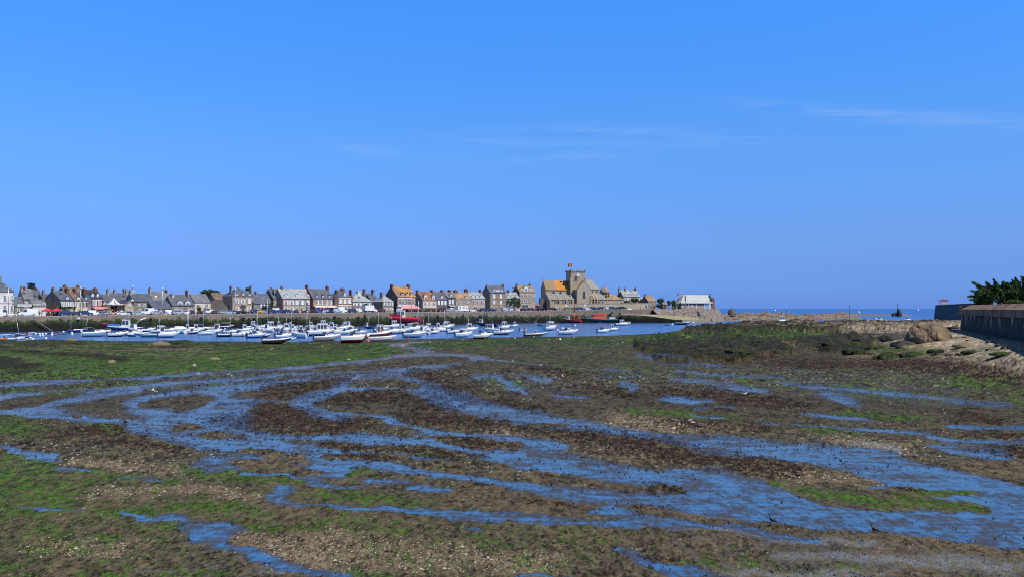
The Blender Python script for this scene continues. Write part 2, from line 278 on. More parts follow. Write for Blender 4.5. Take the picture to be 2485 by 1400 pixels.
GRN=[(14,[(-200,130,30),(0,120,30),(250,160,22),(500,190,14),(900,240,12),(1300,260,10)]),(14,[(-200,330,60),(0,300,60),(200,330,50),(450,430,22)]),(14,[(1450,180,18),(1700,225,16),(2000,250,14),(2200,265,8)]),(14,[(0,470,16),(500,500,14),(900,490,12),(1300,460,14),(1700,470,20),(1900,500,12)]),(14,[(300,620,20),(450,650,12)]),(14,[(640,670,9),(800,650,8)]),(14,[(200,760,12),(380,770,10)]),(14,[(500,740,7),(680,735,6)]),(14,[(780,850,7),(900,840,6)]),(14,[(820,930,10),(950,935,10)]),(14,[(1200,940,8),(1500,930,12),(1650,940,6)]),(14,[(2100,920,6),(2400,945,8)]),(14,[(-200,900,22),(60,870,16)]),(14,[(1750,600,10),(2000,590,8),(2400,610,8)]),(14,[(900,590,9),(1200,600,8)]),(14,[(1050,700,7),(1150,690,5)]),
 (15,[(0,340,14),(350,370,14),(600,400,8)]),(15,[(180,590,10),(350,610,10),(520,630,8)]),(15,[(0,520,8),(300,540,7),(500,555,5)]),(15,[(480,820,5),(560,812,10),(620,820,5)]),(15,[(150,845,6)]),(15,[(200,895,6),(340,890,6)]),(15,[(1000,640,6),(1250,680,8),(1100,660,6)]),(15,[(1620,650,8),(1760,650,6)]),(15,[(1940,690,7),(2050,680,6)]),(15,[(1650,810,6),(1880,800,7)]),(15,[(950,50,3)]),(15,[(80,190,6),(250,185,8),(350,195,5)]),
 (16,[(100,830,7),(350,830,13),(600,830,9),(680,820,5)]),(16,[(820,870,5),(1000,893,7),(1070,890,4)]),(16,[(700,265,4),(800,285,7),(1000,325,14),(1200,355,22),(1450,385,22),(1700,410,18),(2000,440,14),(2200,460,8)]),(16,[(1700,340,5),(1950,345,8),(2200,350,5)]),(16,[(450,740,6),(520,735,5)]),(16,[(1180,860,4),(1400,870,4)]),(16,[(1480,180,6),(1560,190,8)]),(16,[(1560,230,5),(1640,235,4)]),(16,[(500,440,4)]),(16,[(790,460,5),(860,460,5)]),(16,[(1580,520,7),(1620,525,7)]),(16,[(2400,520,8),(2460,510,6)]),(16,[(2440,635,8),(2485,635,8)]),(16,[(1220,155,6),(1290,160,6)]),(16,[(250,15,5),(320,18,5)]),
 (13,[(-300,165,8),(0,150,10),(400,138,12),(800,125,12),(1150,118,9)]),(13,[(1150,670,9),(1450,680,10),(1500,690,8)]),(13,[(1550,700,7),(1800,705,6)]),(13,[(450,700,7),(100,690,6)]),(13,[(1000,790,8),(1300,800,7)]),(13,[(1400,215,8),(1800,240,10)]),(13,[(2050,235,7),(2480,240,6)]),(13,[(870,255,6)]),(13,[(1300,210,8),(1500,200,5)]),(13,[(650,100,5),(750,100,5)]),(13,[(2000,440,14),(2300,470,14)]),(13,[(1500,520,8),(1200,480,6)]),
 (11,[(100,640,14),(0,680,20),(300,700,14)]),(11,[(700,660,8),(900,700,8)]),(11,[(500,380,6),(900,350,6),(1300,370,5)]),(11,[(0,420,8),(500,420,6)]),(11,[(1500,380,5),(1850,380,5)]),(12,[(2100,540,8),(2485,550,10)]),(12,[(1100,330,8),(1350,360,10)])]
GPOLY=[(0,[(-400,824),(0,824),(150,816),(300,818),(640,826),(850,832),(1000,827),(1250,819),(1480,816),(1700,811),(2080,806),(2120,815),(1700,828),(1500,832),(1250,836),(1100,842),(1010,852),(900,876),(700,892),(500,905),(250,918),(0,922),(-400,930)],1.02),
 (12,[(840,40),(1500,60),(2300,60),(2485,90),(2485,320),(1900,300),(1300,200),(900,140)],.46),(13,[(0,330),(2485,420),(2900,500),(2700,700),(1300,580),(0,450)],.40),(14,[(-300,100),(700,200),(2485,240),(2485,600),(1700,580),(1250,1100),(-300,1100)],.36),(15,[(0,300),(900,420),(2000,600),(1700,1000),(0,1000)],.33)]
WEED=[(12,[(600,260,8),(750,320,14),(900,420,14),(1000,480,8),(1250,470,10),(1450,540,10)]),(12,[(300,400,8),(500,440,18),(700,490,18),(850,530,10)]),(12,[(0,450,14),(250,470,16)]),(12,[(600,580,16),(900,620,18),(1200,640,14)]),(12,[(1350,670,10),(1700,700,18),(2000,740,22),(2300,800,28),(2485,840,26)]),(16,[(-100,30,22),(0,50,22),(300,100,20),(600,150,20),(850,190,16),(1000,200,10)]),(11,[(1700,650,24),(2000,620,30),(2300,660,24),(2485,680,20)]),(11,[(1900,590,20),(2200,560,12),(1850,500,8)]),(11,[(1950,400,10),(2200,390,16),(2485,330,10)]),(11,[(1900,440,8),(2150,450,10)]),(12,[(0,620,14),(200,630,14)]),(12,[(380,470,10),(200,430,8)]),
 (13,[(300,270,12),(800,300,12),(1400,310,10),(1900,310,10),(2300,420,18)]),(13,[(800,330,14),(1400,330,10),(1900,360,14)]),(13,[(100,520,14),(500,570,16),(900,620,12)]),(13,[(0,740,10),(300,760,12),(700,790,8)]),(13,[(2200,540,8),(2100,700,14),(2250,720,10)]),(13,[(250,630,8),(400,650,8)]),(13,[(2100,810,8),(2485,840,8)]),(16,[(2250,30,10),(2400,40,14),(2485,60,14)]),(13,[(530,680,4),(670,680,4)]),
 (15,[(0,80,6),(150,82,6),(400,90,6)]),(15,[(2220,260,8),(2380,300,10),(2250,330,8),(2450,330,5)]),(15,[(650,150,5),(770,135,5)]),(15,[(860,165,5),(980,175,4)]),(15,[(930,260,4),(1130,285,4)]),(15,[(1380,400,4),(1700,410,5)]),(15,[(2220,780,7),(2400,790,6)]),(15,[(1450,650,4),(1600,640,4)]),(16,[(880,880,5),(960,870,5)]),(16,[(1400,895,5),(1530,895,5)]),(16,[(1550,300,5),(1750,325,5)]),(15,[(2100,450,5),(2440,450,6)]),(15,[(1780,910,6)]),(15,[(1900,915,5),(2050,915,5)]),(15,[(740,690,4)]),(15,[(760,755,4),(820,745,3)]),(12,[(0,780,8),(300,800,9),(600,815,9),(800,835,7),(1020,850,3)]),(12,[(760,740,4),(900,750,10),(1100,775,11),(1300,795,9)]),
 (14,[(560,195,4),(640,190,5)]),(11,[(160,800,6),(280,790,7)]),(14,[(330,730,5),(360,720,5)]),(14,[(1830,470,4),(1870,485,4)]),(14,[(1780,545,5),(1820,540,4)]),(14,[(2250,540,5),(2300,530,3)]),(14,[(690,822,4)]),(11,[(400,720,10),(900,690,14),(1050,720,8)]),(11,[(800,780,10),(1300,830,10)]),(12,[(1180,410,6),(1290,410,6)]),(12,[(2050,420,8),(2400,420,10)]),(12,[(1450,240,8),(1700,280,8)]),(12,[(1800,390,10),(2200,440,8)])]
SAND=[(13,[(1000,95,8),(1350,85,8)]),(13,[(1550,190,12),(1900,195,14),(2300,215,18),(2700,240,22)]),(13,[(1300,250,8),(1900,275,10),(2400,290,16),(2800,320,22)]),(14,[(650,380,12),(850,340,18),(1100,330,18),(1500,330,14),(1850,380,14)]),(14,[(1750,660,14),(1950,730,28),(2200,800,36),(2485,830,40)]),(15,[(0,720,40),(300,800,34),(800,780,34),(1400,820,28)]),(13,[(2050,290,16),(2300,300,30),(2485,310,40),(2900,330,60)]),(13,[(1250,290,5),(1600,285,5)]),(13,[(100,760,8),(400,780,8)]),(13,[(1200,860,8),(1500,900,14),(1650,930,8)]),(13,[(1500,170,10),(1700,190,6),(2100,170,10)]),(13,[(800,185,5),(900,190,4)]),(13,[(2000,120,12),(2200,170,12),(2500,190,16)]),(13,[(1900,85,12),(2100,110,12),(2000,40,5)]),(12,[(1150,690,10),(1300,720,8)]),(16,[(850,220,12),(1200,230,10),(1480,270,8)]),(12,[(2000,600,16),(2485,650,18)]),(14,[(300,740,18),(900,730,20)]),(14,[(500,120,14),(900,150,12),(1300,170,14)]),
 (13,[(200,105,3),(600,105,3)]),(13,[(1000,85,5),(1500,80,5),(1900,80,5)]),(11,[(1000,40,2),(1500,40,3)]),(11,[(0,180,8),(300,180,5)]),(11,[(250,90,3),(700,95,3)]),(11,[(950,105,4),(1500,110,3)]),(11,[(1050,55,4),(1220,65,4)]),(12,[(1500,60,3)])]
ROCK=[(13,[(-100,190,14),(0,200,22),(300,190,24),(600,190,22),(750,220,14)]),(13,[(0,260,14),(500,260,14)]),(13,[(150,92,5),(500,70,13),(900,62,14),(1400,45,14),(1700,45,12),(2000,40,8),(2600,60,14)]),(13,[(950,180,12),(1300,190,14),(1150,230,10)]),(13,[(1250,220,8),(1380,235,6)]),(13,[(1200,145,8),(1400,155,6)]),(11,[(0,215,14),(150,240,16)]),(11,[(250,60,8),(600,55,6)]),(11,[(0,110,4),(350,140,5),(700,160,5),(900,190,6)]),(11,[(1200,50,6),(1380,75,5)]),(11,[(0,60,6),(250,80,6)])]
FOAM=[(16,[(300,590,6),(600,625,9),(850,670,12),(1050,670,12),(1400,690,12)]),(16,[(800,780,12),(1300,790,16),(1800,800,22),(2300,850,26)]),(16,[(0,560,8),(200,590,5)]),(16,[(400,890,14),(1000,900,14),(1500,900,12)]),(15,[(1900,570,5),(2200,570,6),(2485,575,6)]),(15,[(560,310,5),(700,300,6),(820,310,5)]),(15,[(1000,505,4),(1300,515,4)]),(14,[(1900,940,8),(2200,945,6)]),(13,[(1200,715,3),(1450,725,3)]),(13,[(1300,880,6),(1550,910,10),(1600,930,6)]),(16,[(100,470,4),(500,510,5),(800,545,4)]),(14,[(650,470,2)]),(15,[(1500,350,4),(2000,395,4)])]
f_wat,f_grn,f_weed,f_sand,f_rock,f_foam=[field() for _ in range(6)]
for k,p in WAT:stroke(f_wat,k,p)
for k,p,v in WPOLY:polyfill(f_wat,k,p,v)
f_wat=soften(f_wat,4,1)
for k,p in ISL:stroke(f_wat,k,p,mode='sub')
for k,p in GRN:stroke(f_grn,k,p)
for k,p,v in GPOLY:polyfill(f_grn,k,p,v)
for fl,L in ((f_weed,WEED),(f_sand,SAND),(f_rock,ROCK),(f_foam,FOAM)):
 for k,p in L:stroke(fl,k,p)
f_wat=soften(f_wat,5,1);f_grn=soften(f_grn,16,4);f_weed=soften(f_weed,14,3);f_sand=soften(f_sand,14,5);f_rock=soften(f_rock,6,2);f_foam=soften(f_foam,6,2)
WETSOFT=soften(f_wat,14,5)
def sample(a,px,py):
 x=np.clip(px-PX0,0,a.shape[1]-1.001);y=np.clip(py-S_Y0,0,a.shape[0]-1.001)
 xi=x.astype(int);yi=y.astype(int);fx=x-xi;fy=y-yi
 return (a[yi,xi]*(1-fx)+a[yi,xi+1]*fx)*(1-fy)+(a[yi+1,xi]*(1-fx)+a[yi+1,xi+1]*fx)*fy
def ground_fields(X,Y):
 """all the maps and the height at plan positions X, Y"""
 zb=base_h(X,Y)
 wx=X+.012*Y*(fbm(X*.5,Y*.25,1,3)-.5)+.35*(fbm(X*1.7,Y*.9,2,3)-.5)
 wy=Y+.035*Y*(fbm(X*.4,Y*.22,3,3)-.5)+1.0*(fbm(X*1.5,Y*.8,4,3)-.5)
 px=CX+F*wx/wy;py=HY+F*(CH-zb)/wy
 sc=np.clip(Y/45.,.6,3.2)
 lv=np.log2(sc);l0=np.floor(lv);fl=sst(0,1,lv-l0)
 def ms(ax,ay,seed,octs,gain=.5):
  r=0
  for k in range(-1,4):
   w=np.where(l0==k,1-fl,0)+np.where(l0+1==k,fl,0)
   if np.any(w>0):r=r+w*fbm(X*ax/2.**k,Y*ay/2.**k,seed+50*(k+2),octs,gain)
  return r
 n1=ms(.9,.55,11,4);n2=ms(3.1,1.6,12,4,.6);n3=ms(8,4.2,13,3,.6);n4=ms(1.7,.5,14,5,.65);n5=ms(2.3,1.2,15,4,.6)
 wat=sample(f_wat,px,py);grn=sample(f_grn,px,py);weed=sample(f_weed,px,py);sand=sample(f_sand,px,py);rock=sample(f_rock,px,py);foam=sample(f_foam,px,py);ws=sample(WETSOFT,px,py)
 c2,c3,c4,c5,c1=[2.2*(n-.5) for n in (n2,n3,n4,n5,n1)]
 c6=2.2*(ms(5.0,1.6,16,5,.7)-.5);n6=c6;c7=2.2*(ms(15,8,17,2,.7)-.5);c8=2.2*(ms(12,7,18,2,.7)-.5);cs=2.2*(ms(.7,3.0,19,4,.6)-.5)
 wn=wat+.20*c2+.26*n6+.15*c3+.16*c4+.10*c5+.20*cs-.11-.09*sst(45,80,Y)
 rel=np.where(wn>.5,(.5-wn)*.09,np.minimum((.5-wn)*.10,.016))+.010*c4+(.005*c2+.004*c3)
 SH=np.clip(.42+.6*c2+.6*n6+.3*c4+1.3*cs+.5*c3+.5*c7+.9*c1-(wat-.75)*.7+.28*sst(48,26,Y),0,1)  # shoal mottling, plus weaker reflection near the camera put into the mask
 WET=np.maximum(np.clip((wn-.28)/.22,0,1),.8*np.clip(ws*1.6-.35+.5*c5,0,1));WET=WET*(1-.45*sst(60,130,Y));DAMP=np.clip(.70*sst(34,60,Y)*(1-.9*sand)+.5*c5+.4*c1+.3*c2,0,1)*sst(30,48,Y)
 inw=np.clip((wn-.42)*8,0,1)
 W=np.clip((weed*.62-.12*grn*(1-.5*sand)+.17+.0*inw-.1*sand-(.5+c2*.45+c3*.6+n6*.5+c7*.55))*5,0,1)  # weed cover; its fine dark flecks also put weed shade into the colour
 LT=np.clip((-.07+.14*sand-(.5+c8*.95+c2*.25))*6,0,1)*(1-inw)*(1-.7*weed)*(1-.6*grn)
 G=np.clip((grn*.70+.06-(.5+c5*.55+c1*.2-c3*.7+.4*c2+.45*c8))*4,0,1)
 S=np.clip(sand*.9+c1*.45+c3*.35+c7*.3-.15,0,1)
 bare=sst(110,140,Y)*np.clip((fbm(X*.10,Y*.35,91,5,.6)-.53)*9+sand*.8,0,1)*sst(-20,-55,X);G=G*(1-.85*bare);S=np.maximum(S,.8*bare*(c3>-.1));W=np.maximum(W,np.clip((fbm(X*.13,Y*.45,95,5,.6)-.56)*10,0,1)*sst(110,140,Y)*sst(-20,-55,X))
 rn=fbm(X*.28,Y*.14,21,5,.55);rr=1-np.abs(2*fbm(X*.55,Y*.3,22,4)-1)
 R=np.clip((rock*1.0+(2.0*(rn-.5)+c2*.5+c3*.4)*np.clip(rock*3,0,1)-.42)*3.5,0,1)
 hrock=R*(.10+.75*np.clip(rn-.34,0,1)*1.6+.35*rr**2*n2)*np.clip(.35+Y/160,0,1.9)
 FO=np.clip((foam*.66-(.5+c2*.5+c3*.7+n6*.4))*3,0,1)
 T=np.clip(.5+c3*.7+c2*.45+n6*.3,0,1)
 hrock=hrock*(1-.7*sst(-10,-40,X))
 rel=rel+W*(.01+.075*n3*np.clip(sc,.8,1.6))+G*.012*n3+hrock
 return dict(zb=zb,z=zb+rel,wat=wat,W=W,G=G,S=S,R=R,FO=FO,ws=ws,px=px,py=py,T=T,SH=SH,LT=LT,WET=WET,DAMP=DAMP)
cols=np.concatenate([np.arange(-1500,-200,14),np.arange(-200,2690,2.5),np.arange(2690,4000,14)])
dys=np.concatenate([np.arange(900,150,-1.9),np.arange(150,60,-.8),np.arange(60,37.5,-.6)])
U,DY=np.meshgrid((cols-CX)/F,dys);GY=(CH-.28)*F/DY;GX=U*GY
G_=ground_fields(GX,GY)
GZ=G_['z']
nr,nc=GX.shape
def grid_mesh(name,X,Y,Z,mask=None):
 idx=np.arange(nr*nc).reshape(nr,nc)
 q=np.stack([idx[:-1,:-1],idx[:-1,1:],idx[1:,1:],idx[1:,:-1]],-1).reshape(-1,4)
 if mask is not None:
  q=q[mask[:-1,:-1].ravel() | mask[1:,1:].ravel()]
  used,inv=np.unique(q,return_inverse=True);q=inv.reshape(-1,4)
 else:used=np.arange(nr*nc)
 co=np.stack([X.ravel()[used],Y.ravel()[used],Z.ravel()[used]],-1).astype(np.float32)
 me=bpy.data.meshes.new(name);me.vertices.add(len(co));me.vertices.foreach_set('co',co.ravel())
 me.loops.add(q.size);me.loops.foreach_set('vertex_index',q.ravel().astype(np.int32))
 me.polygons.add(len(q));me.polygons.foreach_set('loop_start',np.arange(0,q.size,4,dtype=np.int32))
 try:me.polygons.foreach_set('loop_total',np.full(len(q),4,dtype=np.int32))
 except Exception:pass
 me.update(calc_edges=True);me.polygons.foreach_set('use_smooth',np.ones(len(q),bool))
 return me,used
def vcol(me,name,arrs):
 a=me.color_attributes.new(name,'FLOAT_COLOR','POINT')
 d=np.stack([np.clip(x,0,4).ravel() for x in arrs],-1).astype(np.float32);a.data.foreach_set('color',d.ravel())
g_me,_=grid_mesh('mudflat',GX,GY,GZ)
one=np.ones_like(GX)
vcol(g_me,'cover',[G_['G'],G_['W'],G_['S'],G_['DAMP']]);vcol(g_me,'state',[G_['R'],G_['FO'],G_['WET'],one])
farmask=sst(120,190,GY)*(1-sst(20,40,GX-(48+(GY-95)*.27))) ;vcol(g_me,'place',[farmask,sst(1.1,2.3,G_['zb']),G_['T'],G_['LT']])
def ground_material():
 m,nt,b=_nt('tidal_mud');N=nt.nodes;L=nt.links
 geo=N.new('ShaderNodeNewGeometry')
 def attr(n):
  a=N.new('ShaderNodeAttribute');a.attribute_name=n;s=N.new('ShaderNodeSeparateColor');L.new(a.outputs['Color'],s.inputs['Color']);return s.outputs
 cv,st,pl=attr('cover'),attr('state'),attr('place')
 def noise(scale,stretch=(1,1,1),det=6,rough=.6):
  mp=N.new('ShaderNodeMapping');mp.inputs['Scale'].default_value=stretch;L.new(geo.outputs['Position'],mp.inputs['Vector'])
  n=N.new('ShaderNodeTexNoise');n.inputs['Scale'].default_value=scale;n.inputs['Detail'].default_value=det;n.inputs['Roughness'].default_value=rough
  L.new(mp.outputs['Vector'],n.inputs['Vector']);return n.outputs['Fac']
 def rng(v,a,c,o0=0.,o1=1.):
  r=N.new('ShaderNodeMapRange');r.inputs['From Min'].default_value=a;r.inputs['From Max'].default_value=c;r.inputs['To Min'].default_value=o0;r.inputs['To Max'].default_value=o1;L.new(v,r.inputs['Value']);return r.outputs['Result']
 def mix(f,a,c):
  x=N.new('ShaderNodeMix');x.data_type='RGBA'
  for s,v in (('Factor',f),('A',a),('B',c)):
   if isinstance(v,(tuple,float)):x.inputs[s].default_value=(*v,1) if isinstance(v,tuple) else v
   else:L.new(v,x.inputs[s])
  return x.outputs['Result']
 def mth(op,a,c):
  x=N.new('ShaderNodeMath');x.operation=op
  for i,v in enumerate((a,c)):
   if isinstance(v,float):x.inputs[i].default_value=v
   else:L.new(v,x.inputs[i])
  return x.outputs[0]
 big=noise(.35,(1,.6,1));mid=noise(3.5,(1,.7,1));fine=noise(28.0,det=4);vf=noise(9.0,(1,.8,1),5,.7)
 mud=mix(rng(mid,.35,.65),(.090,.073,.045),(.036,.031,.021))
 mud=mix(rng(big,.42,.62),mud,mix(rng(fine,.4,.6),(.062,.047,.026),(.120,.092,.054)))
 wetmud=mix(rng(vf,.35,.65),(.026,.024,.018),(.066,.058,.043))
 c=mix(rng(st[2],.1,.9),mud,wetmud)
 ca=N.new('ShaderNodeAttribute');ca.attribute_name='cover';c=mix(ca.outputs['Alpha'],c,mix(rng(mid,.36,.64),(.026,.025,.013),(.062,.050,.030)))
 sand=mix(rng(fine,.42,.62),(.105,.077,.045),(.20,.150,.095));hisand=mix(rng(mid,.35,.65),(.40,.335,.245),(.25,.205,.145))
 c=mix(mth('MULTIPLY',cv[2],.8),c,mix(pl[1],sand,hisand))
 weed=mix(rng(fine,.38,.62),(.016,.010,.007),(.052,.030,.018));weed=mix(rng(mid,.55,.72),weed,(.05,.042,.012))
 green=mix(rng(vf,.36,.64),(.018,.046,.007),(.060,.120,.014));green=mix(rng(fine,.6,.75),green,(.12,.19,.035))
 gfar=mix(rng(noise(1.2,(1,.4,1)),.34,.66),(.013,.036,.008),(.036,.084,.012));gfar=mix(rng(noise(.25,(1,.25,1)),.55,.7),gfar,(.09,.14,.025))
 c=mix(cv[0],c,mix(pl[0],green,gfar));c=mix(cv[1],c,weed)
 rockc=mix(rng(noise(1.6,(1,1,2)),.34,.6),(.006,.006,.005),(.032,.026,.016));rockc=mix(mth('MULTIPLY',rng(noise(.45,(1,.5,1)),.50,.60),rng(pl[1],.02,.35)),rockc,(.24,.165,.115));rockc=mix(rng(mid,.54,.66),rockc,(.04,.075,.012))
 rockc=mix(rng(noise(5.0),.66,.72),rockc,(.32,.27,.21))
 la=N.new('ShaderNodeAttribute');la.attribute_name='place';c=mix(mth('MULTIPLY',la.outputs['Alpha'],.85),c,mix(rng(vf,.4,.6),(.26,.22,.17),(.56,.52,.46)))
 gs=mth('MULTIPLY',st[0],mth('SUBTRACT',1.0,mth('MULTIPLY',cv[0],mth('MULTIPLY',pl[0],.8))));c=mix(gs,c,rockc);c=mix(mth('MULTIPLY',mth('MULTIPLY',cv[2],pl[1]),.9),c,hisand);c=mix(mth('MULTIPLY',st[1],.7),c,(.27,.30,.345))
 tn=rng(pl[2],.15,.85,.35,1.6);vs=N.new('ShaderNodeVectorMath');vs.operation='SCALE';L.new(c,vs.inputs[0]);L.new(tn,vs.inputs['Scale'])
 L.new(vs.outputs[0],b.inputs['Base Color'])
 wet=rng(st[2],.1,.95);ro=mth('SUBTRACT',.8,mth('MULTIPLY',wet,.55));ro=mth('ADD',ro,mth('MULTIPLY',cv[0],.15));ro=mth('ADD',ro,mth('MULTIPLY',cv[1],.12));L.new(ro,b.inputs['Roughness'])
 L.new(mth('ADD',.10,mth('MULTIPLY',wet,.40)),b.inputs['Specular IOR Level'])
 bp=N.new('ShaderNodeBump');bp.inputs['Strength'].default_value=.55;bp.inputs['Distance'].default_value=.05
 L.new(mth('ADD',vf,mth('MULTIPLY',fine,.5)),bp.inputs['Height']);L.new(bp.outputs['Normal'],b.inputs['Normal'])
 return m
def water_material(name,deep,shallow,rough,wave,strength,ior=.6,glossc=None,mixf=None,far=None):
 m,nt,b=_nt(name);N=nt.nodes;L=nt.links
 geo=N.new('ShaderNodeNewGeometry');mp=N.new('ShaderNodeMapping');mp.inputs['Scale'].default_value=(1,.45,1);L.new(geo.outputs['Position'],mp.inputs['Vector'])
 n=N.new('ShaderNodeTexNoise');n.inputs['Scale'].default_value=wave;n.inputs['Detail'].default_value=5;L.new(mp.outputs['Vector'],n.inputs['Vector'])
 n2=N.new('ShaderNodeTexNoise');n2.inputs['Scale'].default_value=wave*.12;n2.inputs['Detail'].default_value=4;L.new(mp.outputs['Vector'],n2.inputs['Vector'])
 r=N.new('ShaderNodeMapRange');r.inputs['From Min'].default_value=.35;r.inputs['From Max'].default_value=.65;L.new(n2.outputs['Fac'],r.inputs['Value'])
 x=N.new('ShaderNodeMix');x.data_type='RGBA';x.inputs['A'].default_value=(*deep,1);x.inputs['B'].default_value=(*shallow,1);L.new(r.outputs['Result'],x.inputs['Factor'])
 out=x.outputs['Result']
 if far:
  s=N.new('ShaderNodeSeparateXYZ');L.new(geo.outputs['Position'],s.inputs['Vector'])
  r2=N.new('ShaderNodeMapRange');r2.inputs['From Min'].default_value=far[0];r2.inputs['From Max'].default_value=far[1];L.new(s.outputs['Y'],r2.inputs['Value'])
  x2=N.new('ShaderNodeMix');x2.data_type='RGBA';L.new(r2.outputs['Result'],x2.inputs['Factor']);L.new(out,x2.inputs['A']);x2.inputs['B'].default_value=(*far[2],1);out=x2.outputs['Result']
 L.new(out,b.inputs['Base Color']);b.inputs['Roughness'].default_value=rough;b.inputs['Specular IOR Level'].default_value=ior
 bp=N.new('ShaderNodeBump');bp.inputs['Strength'].default_value=strength;bp.inputs['Distance'].default_value=.08;L.new(n.outputs['Fac'],bp.inputs['Height']);L.new(bp.outputs['Normal'],b.inputs['Normal'])
 if glossc:
  g=N.new('ShaderNodeBsdfGlossy');g.inputs['Color'].default_value=(*glossc,1);g.inputs['Roughness'].default_value=rough;L.new(bp.outputs['Normal'],g.inputs['Normal'])
  ms=N.new('ShaderNodeMixShader');ms.inputs['Fac'].default_value=mixf
  at=N.new('ShaderNodeAttribute');at.attribute_name='shoal_reflect';sp=N.new('ShaderNodeSeparateColor');L.new(at.outputs['Color'],sp.inputs['Color'])
  fr=N.new('ShaderNodeMapRange');fr.inputs['To Min'].default_value=mixf*1.05;fr.inputs['To Max'].default_value=mixf*.16;sa=N.new('ShaderNodeMath');sa.operation='MULTIPLY_ADD';L.new(n.outputs['Fac'],sa.inputs[0]);sa.inputs[1].default_value=1.6;sb=N.new('ShaderNodeMath');sb.operation='SUBTRACT';L.new(sp.outputs[0],sb.inputs[0]);sb.inputs[1].default_value=.8;L.new(sb.outputs[0],sa.inputs[2]);L.new(sa.outputs[0],fr.inputs['Value']);L.new(fr.outputs['Result'],ms.inputs['Fac'])
  x3=N.new('ShaderNodeMix');x3.data_type='RGBA';L.new(sp.outputs[0],x3.inputs['Factor']);L.new(out,x3.inputs['A']);x3.inputs['B'].default_value=(.052,.044,.042,1);L.new(x3.outputs['Result'],b.inputs['Base Color']);L.new(b.outputs['BSDF'],ms.inputs[1]);L.new(g.outputs['BSDF'],ms.inputs[2]);L.new(ms.outputs['Shader'],N['Material Output'].inputs['Surface'])
 return m
g_me.materials.append(ground_material())
tag(link('mudflat',g_me),kind='structure')
wm=(G_['wat']>.2) & (GY<186)
w_me,wu=grid_mesh('tidal_stream',GX,GY,G_['zb']+.0*GX,wm)
vcol(w_me,'shoal_reflect',[G_['SH'].ravel()[wu],G_['T'].ravel()[wu],one.ravel()[wu],one.ravel()[wu]])
w_me.materials.append(water_material('stream_water',(.010,.015,.03),(.02,.022,.032),.10,4.0,.35,ior=.0,glossc=(1.0,.86,.74),mixf=.64))
tag(link('tidal_stream',w_me),kind='structure')
sea=MB()
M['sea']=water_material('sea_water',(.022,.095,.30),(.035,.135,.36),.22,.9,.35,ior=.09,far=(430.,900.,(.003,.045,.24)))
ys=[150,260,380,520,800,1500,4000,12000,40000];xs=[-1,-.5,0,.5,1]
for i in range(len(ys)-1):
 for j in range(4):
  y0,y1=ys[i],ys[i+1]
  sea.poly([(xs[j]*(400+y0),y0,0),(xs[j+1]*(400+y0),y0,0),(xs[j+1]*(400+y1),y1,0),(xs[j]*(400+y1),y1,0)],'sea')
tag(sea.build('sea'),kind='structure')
M['mudplain']=mk('mud_plain',(.10,.075,.052),.8,(.03,.04,.015),.4,bump=.3)
under=MB();under.poly([(-260,-60,-.35),(260,-60,-.35),(260,185,-.35),(-260,185,-.35)],'mudplain');tag(under.build('seabed'),kind='structure')
def ground_z(X,Y):
 f=ground_fields(np.array([float(X)]),np.array([float(Y)]));return float(f['z'][0])
def flat_point(px,py):
 """where a pixel's ray meets the flat"""
 u=(px-CX)/F;lo,hi=15.0,420.0
 Ys=np.geomspace(lo,hi,4000);Z=np.maximum(base_h(u*Ys,Ys),0);ray=CH-(py-HY)/F*Ys
 i=int(np.argmax(ray<=Z)) if (ray<=Z).any() else len(Ys)-1
 X,Y=u*Ys[i],Ys[i];return X,Y,max(ground_z(X,Y),float(Z[i]) if Z[i]>.1 else 0)
